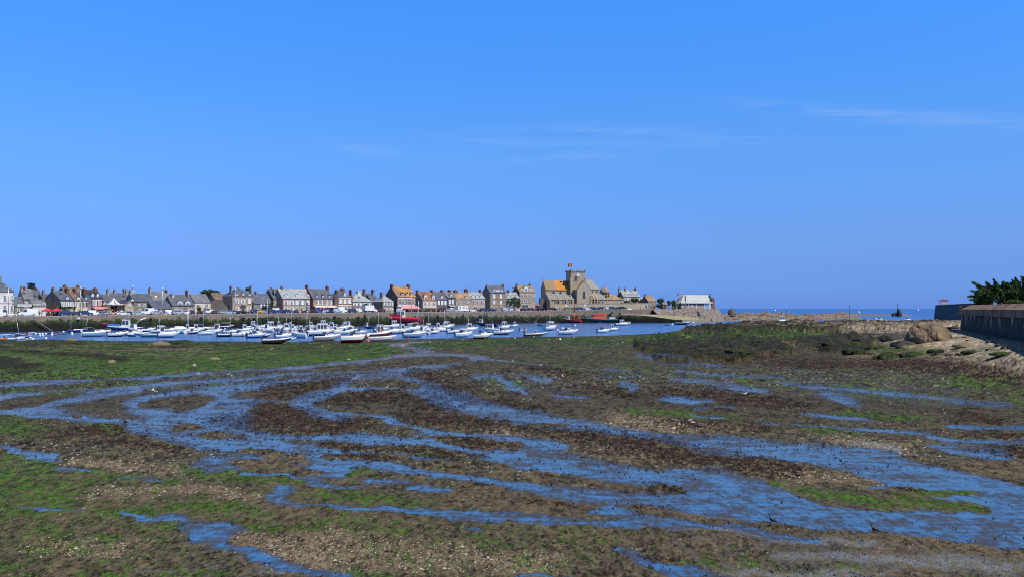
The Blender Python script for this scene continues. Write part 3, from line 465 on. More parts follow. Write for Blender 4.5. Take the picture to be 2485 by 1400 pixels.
# ================================================================ quay, road and the houses behind it
GH='houses along the quay'
def qdir(i):
 d=Vector((QX[i+1]-QX[i],QY[i+1]-QY[i],0));d.normalize();return d
def wallmat():
 m,nt,b=_nt('quay_stone');N=nt.nodes;L=nt.links
 g=N.new('ShaderNodeNewGeometry');s=N.new('ShaderNodeSeparateXYZ');L.new(g.outputs['Position'],s.inputs['Vector'])
 def noise(sc,st=(1,1,1),d=6):
  mp=N.new('ShaderNodeMapping');mp.inputs['Scale'].default_value=st;L.new(g.outputs['Position'],mp.inputs['Vector']);n=N.new('ShaderNodeTexNoise');n.inputs['Scale'].default_value=sc;n.inputs['Detail'].default_value=d;L.new(mp.outputs['Vector'],n.inputs['Vector']);return n.outputs['Fac']
 def rng(v,a,c,o0=0.,o1=1.):
  r=N.new('ShaderNodeMapRange');r.inputs['From Min'].default_value=a;r.inputs['From Max'].default_value=c;r.inputs['To Min'].default_value=o0;r.inputs['To Max'].default_value=o1;L.new(v,r.inputs['Value']);return r.outputs['Result']
 def mix(f,a,c):
  x=N.new('ShaderNodeMix');x.data_type='RGBA';L.new(f,x.inputs['Factor'])
  for k,v in (('A',a),('B',c)):
   if isinstance(v,tuple):x.inputs[k].default_value=(*v,1)
   else:L.new(v,x.inputs[k])
  return x.outputs['Result']
 ad=N.new('ShaderNodeMath');ad.operation='MULTIPLY_ADD';L.new(noise(.35,d=5),ad.inputs[0]);ad.inputs[1].default_value=3.4;L.new(s.outputs['Z'],ad.inputs[2])
 ad2=N.new('ShaderNodeMath');ad2.operation='MULTIPLY_ADD';L.new(noise(2.2,(1,1,.6)),ad2.inputs[0]);ad2.inputs[1].default_value=3.2;L.new(ad.outputs[0],ad2.inputs[2]);h=ad2.outputs[0]
 st=mix(rng(noise(.8,(1,1,1.6)),.36,.64),(.27,.225,.175),(.135,.115,.095));st=mix(rng(noise(4.0,(1,1,2.5)),.52,.68),st,(.09,.075,.06));st=mix(rng(noise(.16,(1,1,.3)),.5,.62),st,(.25,.175,.13))
 gr=mix(rng(noise(1.6),.36,.62),(.013,.026,.007),(.040,.060,.016));bk=mix(rng(noise(3.0),.4,.65),(.006,.006,.006),(.022,.02,.014))
 c=mix(rng(h,5.2,5.9),bk,mix(rng(h,6.75,7.25),gr,st))
 L.new(c,b.inputs['Base Color']);b.inputs['Roughness'].default_value=.85;b.inputs['Specular IOR Level'].default_value=.25
 bp=N.new('ShaderNodeBump');bp.inputs['Strength'].default_value=.6;bp.inputs['Distance'].default_value=.15;L.new(noise(2.5),bp.inputs['Height']);L.new(bp.outputs['Normal'],b.inputs['Normal'])
 M['quay']=m
wallmat()
M['road']=mk('quay_road',(.20,.19,.175),.9,(.14,.13,.125),.5,bump=.2,detail=6);M['coping']=mk('granite_coping',(.36,.31,.25),.85,(.24,.2,.165),1.5)
def qpt(px,off=0,z=None):
 D=quayD(px);u=(px-CX)/F
 return Vector((u*D,D+off,quayZ(px) if z is None else z))
qs=[p for p in np.linspace(QPX[0],QPX[-1],70)]
rows=[(qpt(p),qpt(p,1.1),qpt(p,70)) for p in qs]
road=MB();wall=MB()
for i in range(len(qs)-1):
 a,b=rows[i],rows[i+1]
 road.poly([a[1]-Vector((0,0,.02)),b[1]-Vector((0,0,.02)),b[2],a[2]],'road')
 bz=Vector((0,-.55,0))
 fa,fb=Vector((a[0].x,a[0].y,-2.5))+bz,Vector((b[0].x,b[0].y,-2.5))+bz
 nz=10
 for k in range(nz):
  t0,t1=k/nz,(k+1)/nz
  wall.poly([fa.lerp(a[0],t0),fb.lerp(b[0],t0),fb.lerp(b[0],t1),fa.lerp(a[0],t1)],'quay')
 wall.poly([a[0]+Vector((0,-.06,.12)),b[0]+Vector((0,-.06,.12)),b[1]+Vector((0,0,.12)),a[1]+Vector((0,0,.12))],'coping')
 wall.poly([a[0]+Vector((0,-.06,-.22)),b[0]+Vector((0,-.06,-.22)),b[0]+Vector((0,-.06,.12)),a[0]+Vector((0,-.06,.12))],'coping')
 wall.poly([a[1]+Vector((0,0,.12)),b[1]+Vector((0,0,.12)),b[1]-Vector((0,0,.1)),a[1]-Vector((0,0,.1))],'coping')
tag(road.build('road'),kind='structure')
qw=tag(wall.build('quay_wall'),'long stone harbour wall with a green weed band and black foot below the houses','quay wall')
town=MB();town.poly([(-260,262,4.5),(-120,330,4.6),(10,505,5.6),(110,520,6.5),(110,640,6.5),(-400,640,4.5),(-400,262,4.5)],'road');tag(town.build('ground'),kind='structure')
_mc={}
def cached(key,fn):
 if key not in _mc:_mc[key]=fn()
 return _mc[key]
def win_meshes(w,h,frame):
 w,h=round(w*5)/5,round(h*5)/5
 def fr():
  b=MB();t=.1
  b.box(-w/2-.06,-.05,0,-w/2+t,.05,h,frame);b.box(w/2-t,-.05,0,w/2+.06,.05,h,frame);b.box(-w/2+t,-.05,h-t,w/2-t,.05,h+.06,frame)
  b.box(-w/2-.1,-.12,-.1,w/2+.1,.05,.0,frame);b.box(-.05,-.04,.002,.05,.03,h-t,frame);b.box(-w/2+t,-.035,h*.6,w/2-t,.03,h*.6+.08,frame);return b.mesh('window')
 def pn():b=MB();b.poly([(-w/2+.08,-.01,.02),(w/2-.08,-.01,.02),(w/2-.08,-.01,h-.08),(-w/2+.08,-.01,h-.08)],'glass');return b.mesh('pane')
 return cached(('w',w,h,frame),fr),cached(('p',w,h),pn),w,h
def surround_mesh(w,h,mat):
 def f():
  b=MB();t=.22
  b.box(-w/2-t-.07,-.03,-.1,-w/2-.07,.04,h+.1,mat);b.box(w/2+.07,-.03,-.1,w/2+t+.07,.04,h+.1,mat);b.box(-w/2-t-.07,-.04,h+.07,w/2+t+.07,.04,h+.36,mat);b.box(-w/2-t-.05,-.06,-.26,w/2+t+.05,.04,-.11,mat);return b.mesh('surround')
 return cached(('s',round(w,1),round(h,1),mat),f)
def shutter_mesh(w,h,mat):
 def f():
  b=MB();b.box(-w/2,-.07,0,w/2,-.01,h,mat)
  for i in range(5):b.box(-w/2+.06,-.085,h*(i+.3)/5.4,w/2-.06,-.068,h*(i+.55)/5.4,mat)
  return b.mesh('shutter')
 return cached(('sh',round(w,1),round(h,1),mat),f)
def add_window(par,x,y,z,w,h,style,frame='white'):
 sty=style[0];col={'s':'white','c':'white','r':'redcar','g':'lblue'}.get(sty,'white')
 fm,pm,w,h=win_meshes(w,h,frame)
 wo=link('window',fm,par,(x,y-.055,z));link('pane',pm,wo,(0,0,0))
 if sty in 'srg':
  sm=shutter_mesh(w*.5,h,col)
  for sx in (-1,1):link('shutter',sm,wo,(sx*(w*.75+.08),.05,0))
 if sty=='c':
  link('shutter',shutter_mesh(w,h,col),wo,(0,-.06,0))
 if len(style)>1 and style[1] in 'bgk':link('surround',surround_mesh(w,h,{'b':'brick','g':'grey','k':'beige'}[style[1]]),wo,(0,.03,0))
 return wo
def add_chimney(par,x,y,z0,z1,w,d,mat):
 b=MB();h=z1-z0
 b.box(x-w/2,y-d/2,z0,x+w/2,y+d/2,z1-.35,mat);b.box(x-w/2-.1,y-d/2-.1,z1-.35,x+w/2+.1,y+d/2+.1,z1-.12,mat);b.box(x-w/2-.03,y-d/2-.03,z1-.12,x+w/2+.03,y+d/2+.03,z1,'concrete')
 c=b.build('chimney',par);n=max(1,int(d/.7))
 def pot():p=MB();p.tube((0,0,0),(0,0,.5),.16,.13,'orangebrick',6);return p.mesh('chimney_pot')
 for i in range(n):link('chimney_pot',cached('pot',pot),c,(x,y-d/2+(i+.5)*d/n,z1))
def build_house(H):
 """H: measured front edges, eave and ridge rows in one zoom frame; everything else follows from the frame's own geometry"""
 k=H['k'];X=lambda v:zx(k,v);Y=lambda v:zy(k,v)
 x1,x2=X(H['x'][0]),X(H['x'][1]);xm=(x1+x2)/2
 D=H.get('D') or quayD(xm)+H.get('set',17);zg=H.get('zg',quayZ(xm) if xm<1520 else 7.0)-.15
 th=H.get('th');th=streetA(xm) if th is None else RAD(th)
 fr=Frame(xm,D,th,zg).origin(x1);W=fr.x(x2);dep=H.get('dep',7.5);kind=H.get('kind','gable')
 ze=fr.z(Y(H['y'][0]),W/2,0);zr=fr.z(Y(H['y'][1]),W/2,dep/2)
 if kind=='front':zr=fr.z(Y(H['y'][1]),W/2,0)
 zr=max(zr,ze+.6)
 root=thing(H.get('name','house'),H['lab'],H.get('cat','house'),fr.loc(),th,H.get('group',GH))
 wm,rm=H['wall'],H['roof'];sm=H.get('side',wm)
 w=MB()
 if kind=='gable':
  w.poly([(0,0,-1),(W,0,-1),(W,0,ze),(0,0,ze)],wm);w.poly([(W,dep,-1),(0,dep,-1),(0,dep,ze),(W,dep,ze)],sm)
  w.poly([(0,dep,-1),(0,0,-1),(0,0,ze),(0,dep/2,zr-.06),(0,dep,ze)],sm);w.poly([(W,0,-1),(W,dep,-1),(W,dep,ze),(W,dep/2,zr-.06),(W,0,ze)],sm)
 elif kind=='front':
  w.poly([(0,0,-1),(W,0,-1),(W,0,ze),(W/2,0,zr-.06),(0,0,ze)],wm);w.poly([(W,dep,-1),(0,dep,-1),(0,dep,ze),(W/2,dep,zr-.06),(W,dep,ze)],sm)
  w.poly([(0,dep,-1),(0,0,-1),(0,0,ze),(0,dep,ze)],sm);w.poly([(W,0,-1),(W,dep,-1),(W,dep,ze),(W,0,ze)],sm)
 else:
  w.box(0,0,-1,W,dep,ze,wm)
 w.build('wall',root)
 if H.get('trim'):
  t=MB();t.box(-.08,-.12,ze-.3,W+.08,.02,ze-.02,H['trim']);t.build('cornice',root);t=MB();t.box(-.04,-.06,ze*.52,W+.04,.02,ze*.52+.2,H['trim']);t.build('string_course',root)
 if H.get('quoin'):
  for xx in (0,W):
   q=MB()
   for i in range(int(ze/.7)):
    ww=.55 if i%2 else .35;q.box(xx-(.03 if xx==0 else ww),-.05,i*.7,xx+(ww if xx==0 else .03),.04,i*.7+.72,H['quoin'])
   q.build('quoin',root)
 r=MB();o=.22;tk=.16
 if kind in ('gable','front'):
  L_,P_=(W,dep) if kind=='gable' else (dep,W)
  sl=(zr-ze)/(P_/2);pts=[(-o,ze-o*sl),(P_/2,zr),(P_+o,ze-o*sl),(P_+o,ze-o*sl+tk),(P_/2,zr+tk),(-o,ze-o*sl+tk)]
  def P(a,b,z):return (a,b,z) if kind=='gable' else (b,a,z)
  A=[P(-.12,p[0],p[1]) for p in pts];B=[P(L_+.12,p[0],p[1]) for p in pts]
  r.rings([A,B],rm,cap0=False,cap1=False,smooth=False)
  for E in (A,B):r.poly([E[0],E[1],E[4],E[5]],rm);r.poly([E[1],E[2],E[3],E[4]],rm)
  r.tube(P(-.1,P_/2,zr+tk),P(L_+.1,P_/2,zr+tk),.13,.13,H.get('ridgem','concrete'),5)
 elif kind in ('hip','hipr','hipl','mansard'):
  f=.1 if kind=='mansard' else .5
  i0=dep*f*H.get('hipk',1.0) if kind !='hipr' else 0;i1=dep*f*H.get('hipk',1.0) if kind !='hipl' else 0
  i0=min(i0,W*.46);i1=min(i1,W*.46);yy0,yy1=(dep/2,dep/2) if kind !='mansard' else (dep*.25,dep*.75)
  e=[(-o,-o,ze-.1),(W+o,-o,ze-.1),(W+o,dep+o,ze-.1),(-o,dep+o,ze-.1)]
  t=[(i0,yy0,zr),(W-i1,yy0,zr),(W-i1,yy1+.01,zr),(i0,yy1+.01,zr)]
  r.rings([e,t],rm,smooth=False);r.tube((i0,yy0,zr),(W-i1,yy0,zr),.12,.12,'concrete',5)
 elif kind=='lean':
  r.rings([[(-o,-o,ze-.1),(-o,dep,zr),(-o,dep,zr+tk),(-o,-o,ze+tk-.1)],[(W+o,-o,ze-.1),(W+o,dep,zr),(W+o,dep,zr+tk),(W+o,-o,ze+tk-.1)]],rm,smooth=False)
 ro=r.build('roof',root)
 for c in H.get('ch',()):
  cx,cy,cw,cm=c[:4];yb=dep/2 if len(c)<5 else dep*c[4]
  lx=min(max(fr.x(X(cx),yb),.4),W-.4) if not H.get('freech') else fr.x(X(cx),yb)
  wd=max(.55,abs(fr.x(X(cx+cw/2),yb)-fr.x(X(cx-cw/2),yb))*.55)
  add_chimney(ro,lx,yb,zr-1.4 if kind !='hip' else ze-.5,fr.z(Y(cy),lx,yb),wd,1.5,cm)
 sl=(zr-ze)/(dep/2) if kind !='mansard' else (zr-ze)/(dep*.25)
 for d in H.get('dm',()):
  cx,yt,yb_,dw=d[:4];face=d[4] if len(d)>4 else 'white'
  lx=fr.x(X(cx),.6);zb,zt=fr.z(Y(yb_),lx,.6),fr.z(Y(yt),lx,.6);y0=max((zb-ze)/max(sl,.2),.15);w2=max(abs(fr.x(X(cx+dw/2),.6)-fr.x(X(cx-dw/2),.6))/2,.45);zb=max(zb,ze+.1)
  hh=max(zt-zb,.7);y1=min(y0+hh/max(sl,.3)+.3,dep/2);b=MB()
  b.box(lx-w2,y0,zb-.3,lx+w2,y1,zb+hh*.72,face);b.build('dormer',ro)
  dr=MB();e=.12;g=hh*(.42 if dw<90 else .12)
  dr.poly([(lx-w2-e,y0-.15,zb+hh*.70),(lx,y0-.15,zb+hh*.72+g),(lx,y1+.6,zb+hh*.72+g),(lx-w2-e,y1+.2,zb+hh*.70)],rm)
  dr.poly([(lx+w2+e,y0-.15,zb+hh*.70),(lx+w2+e,y1+.2,zb+hh*.70),(lx,y1+.6,zb+hh*.72+g),(lx,y0-.15,zb+hh*.72+g)],rm)
  dr.poly([(lx-w2,y0-.01,zb+hh*.71),(lx+w2,y0-.01,zb+hh*.71),(lx,y0-.01,zb+hh*.7+g)],face);dr.build('dormer_roof',ro)
  n=max(1,int(w2/1.1))
  for q in range(n):
   fm,pm,ww,wh=win_meshes(min(1.1,w2*1.3/n),hh*.6,'white');wx_=lx+(q-(n-1)/2)*2*w2/n
   link('window',fm,ro,(wx_,y0-.05,zb));link('pane',pm,ro,(wx_,y0-.05,zb))
 for s in H.get('sky',()):
  lx=fr.x(X(s[0]),1.5);zz=fr.z(Y(s[1]),lx,1.5);yy=min(max((zz-ze)/sl,.3),dep/2-.8);b=MB();b.poly([(lx-.4,yy,ze+yy*sl+tk+.12),(lx+.4,yy,ze+yy*sl+tk+.12),(lx+.4,yy+.8,ze+(yy+.8)*sl+tk+.12),(lx-.4,yy+.8,ze+(yy+.8)*sl+tk+.12)],'glass' if len(s)<3 else s[2]);b.build('skylight',ro)
 for wd in H.get('win',()):
  yt,yb_,ww,sty,xs_=wd
  for xc in xs_:
   lx=fr.x(X(xc));w_=max(.6,abs(fr.x(X(xc+ww/2))-fr.x(X(xc-ww/2))));z0=fr.z(Y(yb_),lx);h_=max(.6,fr.z(Y(yt),lx)-z0)
   add_window(root,lx,0,z0,w_,h_,sty)
 for dd in H.get('door',()):
  lx=fr.x(X(dd));b=MB();b.box(lx-.5,-.06,.12,lx+.5,.03,2.2,'door');b.box(lx-.62,-.09,2.2,lx+.62,.03,2.36,'concrete');do=b.build('door',root);hb=MB();hb.box(lx+.3,-.12,1.05,lx+.42,-.06,1.15,'metal');hb.build('handle',do)
 for a in H.get('awn',()):
  xa,xb,ya,yb_,m=a;la,lb=fr.x(X(xa)),fr.x(X(xb));z1,z0=fr.z(Y(ya),la),fr.z(Y(yb_),la,-2.2);b=MB()
  b.rings([[(la,0,z1),(la,-2.2,z0+.3),(la,-2.25,z0),(la,-2.2,z0+.02),(la,0,z1-.06)],[(lb,0,z1),(lb,-2.2,z0+.3),(lb,-2.25,z0),(lb,-2.2,z0+.02),(lb,0,z1-.06)]],m,smooth=False);b.build('awning',root)
 for a in H.get('shop',()):
  xa,xb,ya,yb_,m=a;la,lb=fr.x(X(xa)),fr.x(X(xb));z1,z0=fr.z(Y(ya),la),fr.z(Y(yb_),la);b=MB();b.box(la,-.08,max(z0,.1),lb,.03,z1,m);so=b.build('shop_front',root);g=MB();n=max(2,int((lb-la)/1.5))
  for i in range(n):g.poly([(la+(i+.1)*(lb-la)/n,-.09,max(z0,.1)+.4),(la+(i+.9)*(lb-la)/n,-.09,max(z0,.1)+.4),(la+(i+.9)*(lb-la)/n,-.09,z1-.35),(la+(i+.1)*(lb-la)/n,-.09,z1-.35)],'glass')
  g.build('shop_window',so)
 if H.get('balc'):
  xa,xb,ya,yb_=H['balc'];la,lb=fr.x(X(xa)),fr.x(X(xb));z0,z1=fr.z(Y(yb_),la),fr.z(Y(ya),la);b=MB();b.box(la,-.9,z0,lb,-.01,z0+.14,'concrete');bo=b.build('balcony',root);g=MB()
  for i in range(13):xx=la+(lb-la)*i/12;g.tube((xx,-.86,z0+.14),(xx,-.86,z1),.03,m='white',n=4)
  g.box(la,-.9,z1,lb,-.82,z1+.06,'white');g.build('railing',bo)
 H['_fr'],H['_root'],H['_W']=fr,root,W
 return root
HOUSES=[
 dict(k=1,x=(-150,250),y=(345,160),wall='whitewall',roof='slate',kind='hip',dep=9,set=9,quoin='grey',trim='concrete',lab='white rendered house with grey quoins at the far left edge of the quay',ch=[(0,95,40,'grey')],win=[(418,512,46,'o',[-60,92]),(590,690,46,'o',[-60,92,218]),(410,490,28,'o',[220])]),
 dict(k=1,x=(260,420),y=(600,455),wall='grey',roof='slate',dep=6,set=15,lab='low grey stone house with a dark slate roof right of the white corner house',win=[(650,700,36,'o',[330])]),
 dict(k=1,x=(425,610),y=(480,312),wall='brown',side='beige',roof='slate2',dep=9,set=34,lab='brown house with a pale gable behind the striped white banner',ch=[(310,262,60,'beige'),(430,270,60,'brick')],win=[(530,562,26,'o',[465,515])],sky=[(440,400)]),
 dict(k=1,x=(605,760),y=(485,325),wall='grey',roof='slate',dep=10,set=40,lab='grey house with two skylights below the black roof turret',ch=[(645,290,55,'brick')],sky=[(600,430),(620,460)]),
 dict(k=1,x=(570,825),y=(600,505),wall='whitewall',roof='slate2',dep=5,set=20,lab='low white house with a grey roof behind the cafe terrace',ch=[(775,470,30,'grey')],win=[(555,612,40,'o',[785]),(570,620,60,'o',[620,690])]),
 dict(k=1,th=58,x=(1075,1335),y=(497,345),wall='grey',side='brown',roof='slate',dep=10,set=17,lab='grey stone house with three white shuttered windows behind the red cafe awning',ch=[(950,288,62,'grey')],freech=1,win=[(530,615,34,'s',[1120,1205,1287]),(668,720,30,'o',[1130,1210,1280])],dm=[(1195,440,495,34,'white')],sky=[(1130,415)]),
 dict(k=1,th=58,x=(1340,1480),y=(505,350),wall='cream',roof='browntile',dep=9,set=17,lab='narrow cream house with small dark windows beside the grey shuttered house',ch=[(1195,290,75,'brick')],freech=1,win=[(540,610,24,'o',[1360,1425]),(670,715,30,'o',[1380,1440])],dm=[(1395,440,495,34,'white')],door=[1410]),
 dict(k=1,th=58,x=(1480,1632),y=(505,362),wall='cream',roof='slate',dep=9,set=17,lab='cream house with dark red window shutters beside the white and red house',ch=[(1330,300,60,'brick')],freech=1,win=[(535,618,32,'r',[1513,1578]),(670,715,30,'o',[1530])],dm=[(1540,445,495,30,'white'),(1500,415,440,60,'slate')],door=[1590]),
 dict(k=1,th=58,x=(1638,1838),y=(467,325),wall='whitewall',roof='dslate',dep=8,set=15,quoin='redcar',trim='redcar',lab='white house with dark red shutters and two white dormers left of the carousel',ch=[(1500,300,70,'brick'),(1700,292,90,'brick')],freech=1,win=[(510,595,30,'r',[1670,1765]),(660,715,36,'o',[1700,1780])],dm=[(1655,378,450,44),(1748,378,450,44)],awn=[(1640,1880,622,668,'pinkcloth')]),
 dict(k=1,x=(765,900),y=(470,398),wall='grey',roof='slate',dep=8,set=36,lab='small slate roofed house with a lone chimney left of the grey gable',ch=[(772,330,40,'grey')]),
 dict(k=1,x=(1150,1470),y=(350,283),wall='brick',roof='slate2',dep=8,set=42,lab='tall roof with brick chimneys rising behind the cream houses',ch=[(1155,240,85,'brick'),(1400,245,75,'brick')]),
 dict(k=1,x=(1845,2010),y=(520,405),wall='grey',roof='slate',dep=8,set=30,lab='slate roofed house behind the carousel with a tall pale chimney',ch=[(1940,315,60,'beige')],win=[(530,580,28,'o',[1880])]),
 dict(k=1,x=(2010,2340),y=(520,385),wall='grey',roof='slate',dep=8,set=34,lab='long slate roofed house right of the carousel with three chimneys',ch=[(2048,325,55,'beige'),(2215,312,45,'grey'),(2330,333,50,'beige')],sky=[(2225,455)]),
 dict(k=2,x=(20,190),y=(600,505),wall='beige',roof='slate',kind='front',dep=9,set=15,lab='small pink stone gabled house facing the harbour right of the carousel',win=[(570,620,26,'o',[105]),(650,700,30,'o',[70,140])]),
 dict(k=2,x=(180,535),y=(520,390),wall='grey',roof='slate',dep=9,set=20,lab='grey stone house with two white roller blinds behind the open white van',ch=[(118,335,60,'beige'),(468,290,48,'beige')],freech=1,win=[(570,620,40,'o',[278,375]),(660,700,40,'o',[290])],dm=[(150,480,520,50)]),
 dict(k=2,x=(535,855),y=(505,357),wall='whitewall',roof='slate2',dep=9,set=24,lab='slate house with a white gutter line and a long lower roof in front',ch=[(812,330,55,'brick')],sky=[(583,460,'white')]),
 dict(k=2,x=(535,865),y=(655,512),wall='grey',roof='slate',dep=6,set=15,kind='lean',lab='low slate lean-to building beside the quay lamp post',win=[(665,700,40,'o',[590,680])]),
 dict(k=2,x=(866,1268),y=(590,432),wall='grey',roof='slate',kind='gable',dep=9,set=17,lab='slate roofed stone house with two wide white dormers',dm=[(1003,512,582,88),(1143,512,582,88)],ch=[(872,392,28,'whitewall'),(1127,332,40,'brick')],win=[(650,690,44,'o',[940,1010,1200])]),
 dict(k=2,x=(890,1140),y=(440,402),wall='grey',roof='browntile',dep=8,set=40,lab='brown tiled roof showing above the wide white dormers'),
 dict(k=2,x=(1270,1555),y=(540,405),wall='cream',roof='slate2',dep=9,set=18,lab='cream rendered house with a plain grey roof left of the sloping shed',win=[(575,630,60,'o',[1330]),(570,612,52,'o',[1483])]),
 dict(k=2,x=(1640,1900),y=(505,387),wall='grey',roof='browntile',dep=8,set=30,lab='old house with a patchy brown tiled roof left of the mansion'),
 dict(k=2,x=(1590,1905),y=(650,505),wall='grey2',roof='browntile',dep=7,set=19,kind='front',lab='grey rendered shed with a sloping gable left of the mansion'),
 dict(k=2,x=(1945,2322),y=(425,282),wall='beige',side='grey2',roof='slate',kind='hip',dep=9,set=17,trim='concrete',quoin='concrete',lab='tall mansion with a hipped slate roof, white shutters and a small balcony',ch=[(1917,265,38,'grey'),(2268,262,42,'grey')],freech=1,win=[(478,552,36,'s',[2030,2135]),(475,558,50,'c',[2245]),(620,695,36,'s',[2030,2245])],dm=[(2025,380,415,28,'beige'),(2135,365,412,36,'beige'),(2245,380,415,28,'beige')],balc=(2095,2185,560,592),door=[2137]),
 dict(k=3,x=(115,440),y=(555,392),wall='grey',roof='slate',dep=8,set=17,lab='low stone house with one white shuttered window right of the mansion',ch=[(150,355,32,'grey')],win=[(570,628,42,'s',[277]),(660,700,40,'o',[180,330])]),
 dict(k=3,x=(468,622),y=(478,312),wall='beige',side='grey',roof='slate',dep=9,set=20,lab='narrow stone house with a broad beige chimney stack on its roof',ch=[(430,290,42,'grey'),(478,322,50,'beige',.2)],freech=1,win=[(522,600,42,'o',[552])],sky=[(550,420)]),
 dict(k=3,x=(352,612),y=(630,617),wall='door',roof='dslate',kind='lean',dep=4,set=14,lab='low dark garage with a white panelled door',win=[(640,690,120,'c',[510])]),
 dict(k=3,x=(628,1165),y=(468,306),wall='pinkstone',roof='lslate',dep=8,set=17,trim='concrete',quoin='brick',lab='long pink stone house with a pale slate roof and three dormers',ch=[(612,268,38,'grey'),(1110,240,42,'brick')],win=[(508,580,42,'s',[692,792]),(505,582,50,'cg',[888,987,1087]),(630,690,40,'s',[692,792]),(630,690,40,'o',[890])],dm=[(688,395,455,52),(888,395,455,52),(1082,395,455,52)],shop=[(960,1060,640,712,'greycloth')]),
 dict(k=3,x=(1172,1532),y=(468,310),wall='whitewall',side='brick',roof='slate',dep=8,set=17,trim='brick',quoin='brick',lab='white house with brick framed windows above a cream shop awning',ch=[(1465,262,52,'brick')],win=[(505,572,36,'ob',[1230,1312,1390,1467])],dm=[(1235,405,452,32,'brick'),(1345,405,452,32,'brick'),(1465,405,452,32,'brick')],awn=[(1175,1590,592,632,'beigecloth')],shop=[(1185,1530,640,725,'dblue')]),
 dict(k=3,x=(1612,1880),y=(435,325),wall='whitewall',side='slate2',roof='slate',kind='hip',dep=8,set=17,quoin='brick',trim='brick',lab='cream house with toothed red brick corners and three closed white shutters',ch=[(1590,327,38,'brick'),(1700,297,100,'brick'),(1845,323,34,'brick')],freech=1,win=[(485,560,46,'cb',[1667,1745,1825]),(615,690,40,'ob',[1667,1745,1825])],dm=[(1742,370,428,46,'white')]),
 dict(k=3,x=(1885,2232),y=(522,386),wall='grey',roof='lslate',kind='hip',dep=8,set=17,lab='stone house with a pale hipped slate roof behind the box truck',ch=[(1990,338,110,'whitewall'),(2090,310,40,'grey')],win=[(548,600,34,'s',[1930,1995]),(548,605,40,'s',[2065,2155])],sky=[(2005,470)]),
 dict(k=3,x=(2110,2340),y=(500,385),wall='beige',roof='slate',dep=8,set=40,lab='dark roofed house with pale gable and paired chimneys behind the box truck',ch=[(2245,322,46,'beige'),(2280,375,36,'beige')],dm=[(2230,420,480,36)]),
 dict(k=4,x=(30,150),y=(540,405),wall='grey2',roof='slate',dep=9,set=34,lab='dark slate house squeezed behind the small white shuttered house',ch=[(40,322,44,'grey')]),
 dict(k=4,x=(213,408),y=(525,412),wall='grey',roof='lslate',kind='hip',dep=7,set=16,side='grey2',lab='small stone house with a pale hipped roof and white shutters left of the hotel',ch=[(188,368,38,'grey')],freech=1,win=[(535,595,30,'s',[265,365]),(640,675,30,'s',[265,365])]),
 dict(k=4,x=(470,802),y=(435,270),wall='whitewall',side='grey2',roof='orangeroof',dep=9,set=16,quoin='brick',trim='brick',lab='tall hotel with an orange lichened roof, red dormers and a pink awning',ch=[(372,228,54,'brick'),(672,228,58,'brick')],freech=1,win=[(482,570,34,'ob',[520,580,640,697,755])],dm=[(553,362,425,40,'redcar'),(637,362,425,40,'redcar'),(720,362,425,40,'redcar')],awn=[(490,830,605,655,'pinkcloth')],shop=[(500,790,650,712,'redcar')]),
 dict(k=4,x=(930,1172),y=(500,357),wall='cream',side='green_r',roof='redtile',dep=9,set=16,lab='white house with a rust red roof and two big white dormers right of the hotel',ch=[(832,330,48,'grey'),(1085,325,44,'brick')],freech=1,win=[(530,585,34,'o',[972,1122]),(530,580,26,'o',[1043])],dm=[(972,400,492,52),(1112,410,495,46)],shop=[(935,1165,640,712,'door')]),
 dict(k=4,x=(1174,1366),y=(487,357),wall='grey2',roof='slate',dep=8,set=16,lab='dark stone house with three closed white shutters and one small dormer',ch=[(1275,325,60,'brick')],win=[(510,582,34,'c',[1213,1272,1330])],dm=[(1268,420,475,44)],door=[1220],shop=[(1245,1350,635,700,'dblue')]),
 dict(k=4,x=(1370,1515),y=(452,358),wall='grey2',roof='slate2',dep=8,set=16,lab='narrow dark stone house with two tall closed white shutters',ch=[(1400,322,55,'brick')],win=[(492,568,28,'c',[1410,1463])],dm=[(1432,390,445,34)],awn=[(1375,1495,590,620,'greycloth')]),
 dict(k=4,x=(1518,1785),y=(482,370),wall='beige',roof='tanroof',dep=8,set=16,lab='stone house with a tan tiled roof behind the white motorhome',ch=[(1510,325,90,'brick')],win=[(505,568,32,'o',[1570,1665]),(500,560,24,'o',[1730])],dm=[(1695,425,475,40,'beige')],door=[1640]),
 dict(k=4,x=(1788,2042),y=(472,366),wall='pinkstone',roof='lslate',dep=8,set=16,lab='pinkish stone house with a pale slate roof and three linked white dormers',ch=[(1700,305,80,'brick'),(1952,320,46,'orangebrick')],freech=1,win=[(500,568,34,'ok',[1830,1905,1980]),(615,655,70,'o',[1865]),(612,655,26,'o',[1985])],dm=[(1825,415,465,50),(1900,415,465,50),(1975,415,465,50)]),
 dict(k=5,x=(55,302),y=(572,470),wall='brown',side='grey',roof='slate',dep=8,set=17,lab='tall brown stone house with four closed white shutters and a long white dormer',ch=[(12,462,34,'beige'),(257,452,34,'brick')],freech=1,win=[(598,658,30,'c',[121,224]),(692,748,30,'c',[121,224]),(780,820,34,'o',[90,150,230])],dm=[(180,518,556,150)]),
 dict(k=5,x=(305,515),y=(657,572),wall='grey',roof='lslate',dep=8,set=18,lab='ivy covered house with a pale slate roof between the two tall stone houses',ch=[(335,537,40,'brick')],win=[(690,745,34,'s',[345,412,478])],dm=[(335,610,652,34),(400,610,652,34),(465,610,652,34)]),
